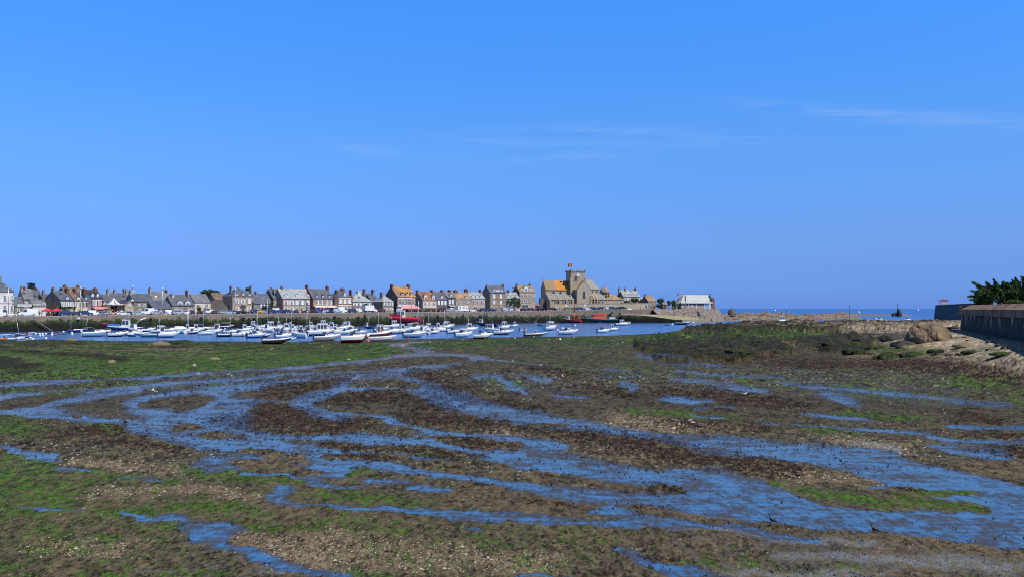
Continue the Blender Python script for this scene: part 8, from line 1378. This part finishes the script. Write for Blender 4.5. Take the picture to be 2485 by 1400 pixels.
for lab,p0,p1 in (('thin grey pole leaning against the quay wall at the far left',(335,1080),(288,800)),):
 A,B_=at(1,p0[0],p0[1],quayD(40)-3),at(1,p1[0],p1[1],quayD(40)-1.2);b=MB();b.tube(A,B_,.12,.1,'metal',6);tag(b.build('leaning_pole'),lab,'pole')
def bird_mesh(body,wing,beak):
 b=MB();n=8;b.rings([[(x,r*math.cos(t),z+r*1.05*math.sin(t)) for t in [2*math.pi*j/n for j in range(n)]] for x,r,z in ((-.30,.012,.17),(-.20,.04,.18),(-.10,.082,.19),(.02,.098,.20),(.11,.075,.24),(.155,.048,.30),(.175,.046,.34),(.20,.052,.375),(.235,.042,.385),(.262,.016,.375))],body);b.rings([[(.255,.014*math.cos(t),.377+.014*math.sin(t)) for t in (0,1.57,3.14,4.71)],[(.325,.003*math.cos(t),.362+.003*math.sin(t)) for t in (0,1.57,3.14,4.71)]],beak)
 for s in (-1,1):
  b.rings([[(.10,s*.075,.25),(.02,s*.10,.28),(-.12,s*.09,.25),(-.36,s*.02,.19),(-.12,s*.088,.17),(.06,s*.09,.19)],[(.09,s*.085,.25),(.02,s*.113,.275),(-.12,s*.103,.245),(-.37,s*.026,.185),(-.12,s*.1,.178),(.05,s*.103,.195)]],wing,smooth=False);b.tube((.0,s*.035,.12),(.015,s*.035,.05),.010,.008,beak,5);b.tube((.015,s*.035,.055),(.0,s*.035,.0),.008,.007,beak,5)
  for d in (-.02,0,.02):b.tube((0,s*.035,.004),(.05,s*.035+d,.003),.005,.004,beak,4)
  b.ball((.225,s*.036,.39),.008,'black',5)
 return b.mesh('bird')
gull=bird_mesh('bird','greybird','beak');dark=bird_mesh('darkbird','darkbird','darkgrey')
GU=[('white gull standing on the green algae flat','gulls on the green flat',[(11,1972,118),(11,2345,97),(12,935,48),(12,1090,38),(12,1155,60),(12,1432,27),(12,1300,36),(12,1540,45),(12,1612,42),(12,2020,78),(12,2055,68),(12,2277,72),(12,1982,52),(12,1680,35),(12,1715,32),(12,420,32),(12,465,40),(12,700,112),(12,715,108),(12,512,86),(12,705,66),(12,135,188)]),('white gull by the edge of the left hand channels','gulls by the left channels',[(11,1437,303),(11,1110,422),(11,1128,430)]),('white gull standing alone on the brown mud at the right',None,[(13,532,552)]),('white gull near the middle of the flats beside the puddles','gulls on the middle flats',[(12,1480,230),(12,1635,308),(12,2040,316),(12,1285,196)]),('grey gull on the weed bank between two channels',None,[(12,400,390)]),('white gull at the bend of the main channel',None,[(12,178,322)])]
for lab,g,L in GU:
 for i,(k,x,y) in enumerate(L):
  X,D,z=flat_point(zx(k,x),zy(k,y));o=link('gull',gull,None,(X,D,z));s=.55+D/420.;o.scale=(s,s,s);o.rotation_euler=(0,0,RAD((i*77+20)%360));tag(o,lab,'gull',g)
for lab,k,x,y,rz,s in (('dark bird standing upright at the water edge in the right foreground',16,708,545,150,.62),('dark bird on the strand right of the first foreground bird',16,1425,612,150,.6),('small dark bird by the left channel bank',11,900,650,200,.75)):
 X,D,z=flat_point(zx(k,x),zy(k,y));o=link('dark_bird',dark,None,(X,D,z));o.scale=(s,s,s);o.rotation_euler=(0,RAD(-18),RAD(rz));tag(o,lab,'bird')
fb_=MB()
for s in (-1,1):fb_.poly([(.14,s*.04,.0),(-.1,s*.05,.0),(-.02,s*.35,.16),(.12,s*.33,.17)],'darkbird');fb_.poly([(.12,s*.33,.17),(-.02,s*.35,.16),(-.12,s*.78,.06)],'darkbird')
fb_.rings([[(x,r*math.cos(t),r*math.sin(t)) for t in [2*math.pi*j/6 for j in range(6)]] for x,r in ((-.32,.02),(-.1,.07),(.1,.08),(.22,.05),(.33,.01))],'darkbird');flyer=fb_.mesh('flying_bird')
for lab,x,y,D,rz in (('tiny dark bird flying highest in the sky, left of centre',836,7,120,30),('tiny dark bird flying above the middle of the town',1228,209,120,100),('tiny dark bird flying high above the church',1352,277,130,60),('tiny dark bird flying low right of the church tower',1463,550,140,10)):
 p=at(0,x,y,D);o=link('flying_bird',flyer,None,p);o.rotation_euler=(RAD(25),0,RAD(rz));o.scale=(.3,.3,.3);tag(o,lab,'bird')
# ================================================================ rocks
def rock_mesh(seed,sx,sy,sz,sub=4,rough=.25,crack=.0,flat=.0):
 import bmesh
 bm=bmesh.new();bmesh.ops.create_icosphere(bm,subdivisions=sub,radius=1);co=np.array([v.co[:] for v in bm.verts]);x,y,z=co.T;n=fbm(x*1.6+z*.9+seed,y*1.6+z*1.3,seed,4)-.5;n2=fbm(x*5+z*3+seed,y*5-z*2,seed+9,3)-.5;r=1+rough*2*n+rough*.5*n2
 if crack:
  for j in range(5):a=seed*1.3+j*1.1;d=np.abs(x*math.cos(a)+y*math.sin(a)*.8+z*.9*math.sin(j)+.25*n*4-(.35*j-.7));r=r-crack*np.clip(1-d/.07,0,1)
 P=co*r[:,None]*np.array([sx,sy,sz]);P[:,2]=np.where(P[:,2]<-.25*sz,-.25*sz,P[:,2])
 for v,p in zip(bm.verts,P):v.co=p
 me=bpy.data.meshes.new('rock');bm.to_mesh(me);bm.free();me.polygons.foreach_set('use_smooth',[True]*len(me.polygons));return me
def cracked(name,c1,c2,sc,st):
 m=mk(name,c1,.9,c2,.5,bump=.7,bscale=2.5,detail=9,spec=.2);nt=m.node_tree;N=nt.nodes;L=nt.links;b=N['Principled BSDF'];src=b.inputs['Base Color'].links[0].from_socket
 g=N.new('ShaderNodeNewGeometry');mp=N.new('ShaderNodeMapping');mp.inputs['Scale'].default_value=st;mp.inputs['Rotation'].default_value=(.3,.5,.2);L.new(g.outputs['Position'],mp.inputs['Vector']);nz=N.new('ShaderNodeTexNoise');nz.inputs['Scale'].default_value=.8;L.new(g.outputs['Position'],nz.inputs['Vector']);va=N.new('ShaderNodeVectorMath');va.operation='ADD';L.new(mp.outputs['Vector'],va.inputs[0]);L.new(nz.outputs['Color'],va.inputs[1])
 v=N.new('ShaderNodeTexNoise');v.inputs['Scale'].default_value=sc;v.inputs['Detail'].default_value=3;L.new(va.outputs[0],v.inputs['Vector']);ab=N.new('ShaderNodeMath');ab.operation='SUBTRACT';L.new(v.outputs['Fac'],ab.inputs[0]);ab.inputs[1].default_value=.5;a2=N.new('ShaderNodeMath');a2.operation='ABSOLUTE';L.new(ab.outputs[0],a2.inputs[0]);r=N.new('ShaderNodeMapRange');r.inputs['From Min'].default_value=.004;r.inputs['From Max'].default_value=.03;L.new(a2.outputs[0],r.inputs['Value']);x=N.new('ShaderNodeMix');x.data_type='RGBA';x.inputs['A'].default_value=(.02,.017,.015,1);L.new(r.outputs['Result'],x.inputs['Factor']);L.new(src,x.inputs['B']);L.new(x.outputs['Result'],b.inputs['Base Color']);M[name]=m
cracked('boulder',(.27,.195,.125),(.085,.066,.05),.55,(1.6,.25,.35))
M['darkrock']=mk('wet_dark_rock',(.055,.048,.04),.7,(.02,.018,.016),1.2,bump=.6,bscale=5,detail=8,spec=.3);M['weedrock']=mk('green_weed_rock',(.014,.016,.008),.8,(.032,.060,.012),2.2,bump=1.0,bscale=9,detail=8,lo=.42,hi=.6,spec=.2);M['tanrock']=mk('tan_flat_rock',(.27,.20,.13),.9,(.15,.12,.08),.7,bump=.5,bscale=3,detail=8,spec=.2)
def rock(lab,k,x0,x1,yt,yb,mat,seed,sub=3,rough=.25,crack=0,group=None,depth=.8,name='rock',rz=0):
 X,D,z=flat_point(zx(k,(x0+x1)/2),zy(k,yb));s=D/F/ZF[k][2];w=(x1-x0)*s;h=(yb-yt)*s;me=rock_mesh(seed,w/2,w/2*depth,h*.85,sub,rough,crack);me.materials.append(M[mat]);Ds=D+w/2*depth*.6;z=ground_z(X,Ds);o=link(name,me,None,(X,Ds,z+(.16 if name=='boulder' else-.12)*h));o.rotation_euler=(0,0,rz);tag(o,lab,'rock',group);return o
rock('great cracked granite boulder on the beach left of the fort wall',8,680,1310,735,1000,'boulder',3,5,.14,.12,depth=.62,name='boulder');rock('long dark rock leaning against the left foot of the great boulder',8,285,690,868,975,'darkrock',5,4,.22,.06);rock('low dark rock in front of the great boulder',8,465,870,955,1045,'darkrock',8,4,.2,.05);rock('flat brown rock slab right of the great boulder',8,1325,1690,1000,1058,'tanrock',9,4,.2,.04);rock('dark flat rock at the left edge of the beach group',8,-60,205,930,1005,'darkrock',11,4,.2,.03)
for i,(x0,x1,yt,yb,m) in enumerate([(130,420,1035,1098,'weedrock'),(500,655,1045,1088,'weedrock'),(950,1210,1062,1150,'weedrock'),(1430,1705,1085,1150,'weedrock'),(1830,2205,1098,1172,'weedrock'),(-40,105,1068,1150,'weedrock'),(140,220,1135,1172,'darkrock'),(1725,1850,962,1010,'darkrock'),(1860,1965,1008,1062,'darkrock'),(1945,2040,1040,1088,'darkrock'),(1728,1835,1070,1110,'weedrock'),(1405,1480,915,945,'darkrock'),(1450,1500,958,990,'darkrock'),(1180,1290,1140,1190,'darkrock'),(1150,1270,765,845,'darkrock'),(1240,1385,750,830,'darkrock'),(250,620,1105,1230,'weedrock'),(560,1000,1085,1190,'weedrock'),(1000,1120,1120,1180,'darkrock'),(1320,1400,1130,1180,'weedrock')]):
 rock('dark weed covered rock on the sand of the right hand beach',8,x0,x1,yt+(yb-yt)*.3,yb,m,20+i,4,.5,group='weed covered rocks on the right beach',rz=i)
for i,(x0,x1,yt,yb,m) in enumerate([(1715,1995,858,925,'darkrock'),(1990,2310,880,958,'darkrock'),(1830,2190,1005,1145,'weedrock'),(2220,2330,1095,1140,'darkrock'),(690,900,1065,1130,'darkrock'),(1190,1390,1115,1160,'darkrock'),(400,700,930,1010,'weedrock'),(1500,1760,960,1060,'weedrock'),(30,380,1080,1200,'weedrock')]):
 rock('dark seaweed draped rock in the rocky bank right of centre',7,x0,x1,yt+(yb-yt)*.3,yb,m,60+i,4,.55,group='seaweed draped rocks right of centre',rz=i*.7)
rock('flat tan rock at the water edge on the far left bank',1,1130,1365,1180,1248,'tanrock',81,3,.2,depth=.5);rock('flat tan rock slab on the left bank below the pale green boat',2,470,820,1205,1300,'tanrock',82,3,.2,depth=.5);rock('small squarish pale block on the left green flat',11,1392,1424,208,234,'concrete',83,2,.12);rock('rounded stone lying in the left channel',11,515,588,566,598,'darkrock',84,3,.25);rock('pale rounded stone on the left bank',11,775,840,183,208,'tanrock',85,3,.2);rock('long flat pale stone on the green flat left of centre',11,1500,1600,166,184,'tanrock',86,3,.2)
cracked('headrock',(.27,.205,.145),(.11,.09,.075),.22,(.6,.4,2))
def headland(name,xs,Ds,hs,depth,seed,n=240,m=26):
 px=np.linspace(xs[0],xs[-1],n);D0=np.interp(px,xs,Ds);H=np.interp(px,xs,hs);vs=[]
 for j in range(m):
  t=j/(m-1);Y=D0+depth*t;X=(px-CX)/F*Y;prof=np.sin(np.clip(t*1.15,0,1)*math.pi/2)**.8 if t<.85 else 1-((t-.85)/.15)*1.3;nz=fbm(X*.16,Y*.1,seed,5,.6)-.5;rg=1-np.abs(2*fbm(X*.35,Y*.2,seed+4,4)-1);vs.append(np.stack([X,Y,H*prof*(.78+1.1*nz)+(rg-.6)*1.1*prof-.25],-1))
 V=np.concatenate(vs);me=bpy.data.meshes.new(name);idx=np.arange(n*m).reshape(m,n);q=np.stack([idx[:-1,:-1],idx[:-1,1:],idx[1:,1:],idx[1:,:-1]],-1).reshape(-1,4);me.from_pydata(V.tolist(),[],q.tolist());me.materials.append(M['headrock']);tag(link(name,me),kind='structure')
headland('rocky_shore',[1700,1760,1830,1880,1945,2000,2040,2070,2090],[492,520,535,545,570,590,610,625,640],[4.5,5.0,5.2,5.0,3.8,5.0,5.2,3.2,.3],60,41);headland('reef',[2050,2085,2120,2150,2175,2190,2218],[830,840,845,850,850,850,850],[.6,2.0,2.2,1.2,2.8,2.4,.2],60,47,140,14)
def far_rock(lab,k,x0,x1,yt,yb,D,mat,seed,zb):s=D/F/ZF[k][2];w=(x1-x0)*s;h=(yb-yt)*s;me=rock_mesh(seed,w/2,w/2,h*.9,4,.2,.05);me.materials.append(M[mat]);p=at(k,(x0+x1)/2,yb,D);tag(link('rock',me,None,p),lab,'rock')
far_rock('pale capped round rock standing on the headland beyond the sea wall',7,40,155,425,515,540,'headrock',91,3);far_rock('pointed dark pinnacle rock far out at sea under the beacon',8,502,575,540,645,835,'darkrock',92,0);far_rock('rounded brown rock beside the pinnacle far out at sea',8,440,520,595,645,838,'headrock',93,0)
# ================================================================ loose weed fronds and shells on the near mud
def scatter(n,field_,thr,seed,ymax=120):
 R=np.random.default_rng(seed);D=1/R.uniform(1/ymax,1/19.5,n);px=R.uniform(-120,2605,n);X=(px-CX)/F*D;g=ground_fields(X,D);ok=(g[field_]>thr) & (g['z']>g['zb']-.015);return X[ok],D[ok],g['z'][ok],g['G'][ok],R
X,Y,Z,Gm,R=scatter(60000,'W',.55,3);vs,fs,mi=[],[],[]
n=len(X);sc_=np.clip(Y/45,.55,2.0)
def fronds(X,Y,Z,sc_,R,k,ln,lift):
 n=len(X);V=[]
 for j in range(k):
  a=R.uniform(0,6.28,n);l=ln*sc_*R.uniform(.5,1.3,n);w=l*R.uniform(.18,.4,n);ca,sa=np.cos(a),np.sin(a);h=lift*sc_*R.uniform(.2,1.2,n);ox,oy=R.normal(size=n)*.07*sc_,R.normal(size=n)*.07*sc_
  x0,y0=X+ox,Y+oy;V.append(np.stack([np.stack([x0-sa*w,y0+ca*w,Z-.01],-1),np.stack([x0+sa*w,y0-ca*w,Z-.01],-1),np.stack([x0+ca*l+sa*w*.5,y0+sa*l-ca*w*.5,Z+h],-1),np.stack([x0+ca*l-sa*w,y0+sa*l+ca*w,Z+h*.6],-1)],1))
 V=np.concatenate(V).reshape(-1,3);return V,np.arange(len(V)).reshape(-1,4)
M['wrack']=mk('brown_wrack',(.045,.026,.013),.55,(.010,.008,.006),14,detail=2,spec=.4);M['ulva']=mk('green_algae',(.03,.075,.012),.6,(.085,.15,.03),9,detail=3,spec=.4);M['shellm']=mk('shell',(.50,.45,.37),.7,(.24,.20,.16),30,spec=.3)
def stuff(name,V,Q,mat,lab):me=bpy.data.meshes.new(name);me.vertices.add(len(V));me.vertices.foreach_set('co',V.astype(np.float32).ravel());me.loops.add(Q.size);me.loops.foreach_set('vertex_index',Q.ravel().astype(np.int32));me.polygons.add(len(Q));me.polygons.foreach_set('loop_start',np.arange(0,Q.size,Q.shape[1],dtype=np.int32));me.update(calc_edges=True);me.materials.append(M[mat]);tag(link(name,me),lab,'seaweed' if 'weed' in name or 'algae' in name else 'shells',None,'stuff')
V,Q=fronds(X,Y,Z,sc_,R,3,.10,.055);stuff('seaweed',V,Q,'wrack','dark brown wrack strewn over the mud banks')
X,Y,Z,Gm,R=scatter(45000,'G',.6,5,75);V,Q=fronds(X,Y,Z,np.clip(Y/45,.55,1.6),R,2,.09,.03);stuff('green_algae',V,Q,'ulva','bright green algae spread over the near mud')
X,Y,Z,Gm,R=scatter(30000,'S',.25,6,60);keep=R.uniform(size=len(X))<.55;X,Y,Z=X[keep],Y[keep],Z[keep];n=len(X);r=R.uniform(.012,.032,n)*np.clip(Y/28,.9,1.9)*(1+1.2*(R.uniform(size=n)>.97));a=R.uniform(0,6.28,n)
V=np.stack([np.stack([X+r*np.cos(a+j*1.5708)*(1.3 if j%2 else .9),Y+r*np.sin(a+j*1.5708)*(1.3 if j%2 else .9),Z+(.002 if j !=4 else 0)],-1) for j in range(4)]+[np.stack([X,Y,Z+r*.9],-1)],1).reshape(-1,3);o=(np.arange(n)*5)[:,None];Q=np.concatenate([o+np.array([[j,(j+1)%4,4]]) for j in range(4)]);stuff('shells',V,Q,'shellm','pale shells and pebbles scattered over the sandy patches')
# ================================================================ light, sky, camera
SUN_AZ=(0.80,-0.60);SUN_EL=RAD(56)
def world():
 w=bpy.data.worlds.new('World');SC.world=w;w.use_nodes=True;nt=w.node_tree;N=nt.nodes;L=nt.links
 bg=N['Background'];sky=N.new('ShaderNodeTexSky');sky.sky_type='NISHITA';sky.sun_disc=False
 sky.sun_elevation=SUN_EL;sky.sun_rotation=math.atan2(SUN_AZ[0],SUN_AZ[1]);sky.air_density=1.0;sky.dust_density=.6;sky.ozone_density=3.0
 tc=N.new('ShaderNodeTexCoord');s=N.new('ShaderNodeSeparateXYZ');L.new(tc.outputs['Generated'],s.inputs['Vector'])
 cr=N.new('ShaderNodeValToRGB');L.new(s.outputs['Z'],cr.inputs['Fac'])
 el=cr.color_ramp.elements
 stops=SKYTINT
 el[0].position,el[0].color=stops[0][0],(*stops[0][1],1);el[1].position,el[1].color=stops[-1][0],(*stops[-1][1],1)
 for p,c in stops[1:-1]:e=el.new(p);e.color=(*c,1)
 mul=N.new('ShaderNodeMix');mul.data_type='RGBA';mul.blend_type='MULTIPLY';mul.inputs['Factor'].default_value=1
 sc3=N.new('ShaderNodeVectorMath');sc3.operation='SCALE';sc3.inputs['Scale'].default_value=3.0;L.new(cr.outputs['Color'],sc3.inputs[0])
 L.new(sky.outputs['Color'],mul.inputs['A']);L.new(sc3.outputs[0],mul.inputs['B'])
 def mth(op,*a):
  x=N.new('ShaderNodeMath');x.operation=op
  for i,v in enumerate(a):
   if isinstance(v,(int,float)):x.inputs[i].default_value=v
   else:L.new(v,x.inputs[i])
  return x.outputs[0]
 yy=mth('MAXIMUM',s.outputs['Y'],.05);u=mth('DIVIDE',s.outputs['X'],yy);v=mth('DIVIDE',s.outputs['Z'],yy)
 cm=N.new('ShaderNodeCombineXYZ');L.new(u,cm.inputs[0]);L.new(v,cm.inputs[1])
 tot=None
 for (px,py,hx,hy,slope,st) in ((2230,285,430,17,.06,.20),(1950,262,150,9,.13,.12),(1450,330,330,26,-.02,.14),(900,366,110,16,.16,.13),(1350,382,220,10,-.03,.11),(1750,345,200,12,-.02,.10),(200,490,220,16,.05,.05)):
  du=mth('SUBTRACT',u,(px-CX)/F);dv=mth('SUBTRACT',mth('SUBTRACT',v,(HY-py)/F),mth('MULTIPLY',du,-slope))
  g=mth('ADD',mth('POWER',mth('DIVIDE',du,hx/F),2),mth('POWER',mth('DIVIDE',dv,hy/F),2));e=mth('MULTIPLY',mth('EXPONENT',mth('MULTIPLY',g,-1)),st)
  tot=e if tot is None else mth('ADD',tot,e)
 mp=N.new('ShaderNodeMapping');mp.inputs['Scale'].default_value=(6,60,1);mp.inputs['Rotation'].default_value=(0,0,RAD(3));L.new(cm.outputs[0],mp.inputs['Vector'])
 n=N.new('ShaderNodeTexNoise');n.inputs['Scale'].default_value=1.6;n.inputs['Detail'].default_value=8;n.inputs['Distortion'].default_value=.6;L.new(mp.outputs['Vector'],n.inputs['Vector'])
 r=N.new('ShaderNodeMapRange');r.inputs['From Min'].default_value=.35;r.inputs['From Max'].default_value=.72;L.new(n.outputs['Fac'],r.inputs['Value'])
 cl=mth('MULTIPLY',tot,r.outputs['Result'])
 mx=N.new('ShaderNodeMix');mx.data_type='RGBA';L.new(cl,mx.inputs['Factor']);L.new(mul.outputs['Result'],mx.inputs['A']);mx.inputs['B'].default_value=(7.5,8.6,10.5,1)
 L.new(mx.outputs['Result'],bg.inputs['Color']);bg.inputs['Strength'].default_value=.085
SKYTINT=[(p,tuple(c/3 for c in t)) for p,t in [(0.0,(.40,.88,2.9)),(.010,(.385,.80,2.45)),(.021,(.373,.77,2.26)),(.045,(.41,.75,1.88)),(.08,(.51,.83,1.74)),(.171,(.61,1.17,1.98)),(.338,(.53,1.56,2.80)),(.42,(.5,1.15,1.8)),(.56,(.45,.60,.75)),(1.0,(.34,.42,.5))]]
world()
sun=bpy.data.lights.new('sun','SUN');sun.energy=5.0;sun.angle=RAD(.53);sun.color=(1,.94,.84)
so=bpy.data.objects.new('sun',sun);COL.objects.link(so)
dv=Vector((SUN_AZ[0]*math.cos(SUN_EL),SUN_AZ[1]*math.cos(SUN_EL),math.sin(SUN_EL)));so.rotation_euler=(-dv).to_track_quat('-Z','Y').to_euler();so.location=(60,-60,120)
cam=bpy.data.cameras.new('camera');co=bpy.data.objects.new('camera',cam);COL.objects.link(co);SC.camera=co
co.location=(0,0,CH);co.rotation_euler=(RAD(90),0,0);cam.sensor_width=36;cam.lens=36*F/TARGETW;cam.shift_y=(HY-700)/TARGETW;cam.clip_start=.5;cam.clip_end=60000
SC.view_settings.view_transform='Standard';SC.view_settings.look='None';SC.view_settings.exposure=0
SC.cycles.max_bounces=5;SC.cycles.use_denoising=False;SC.cycles.filter_width=1.05
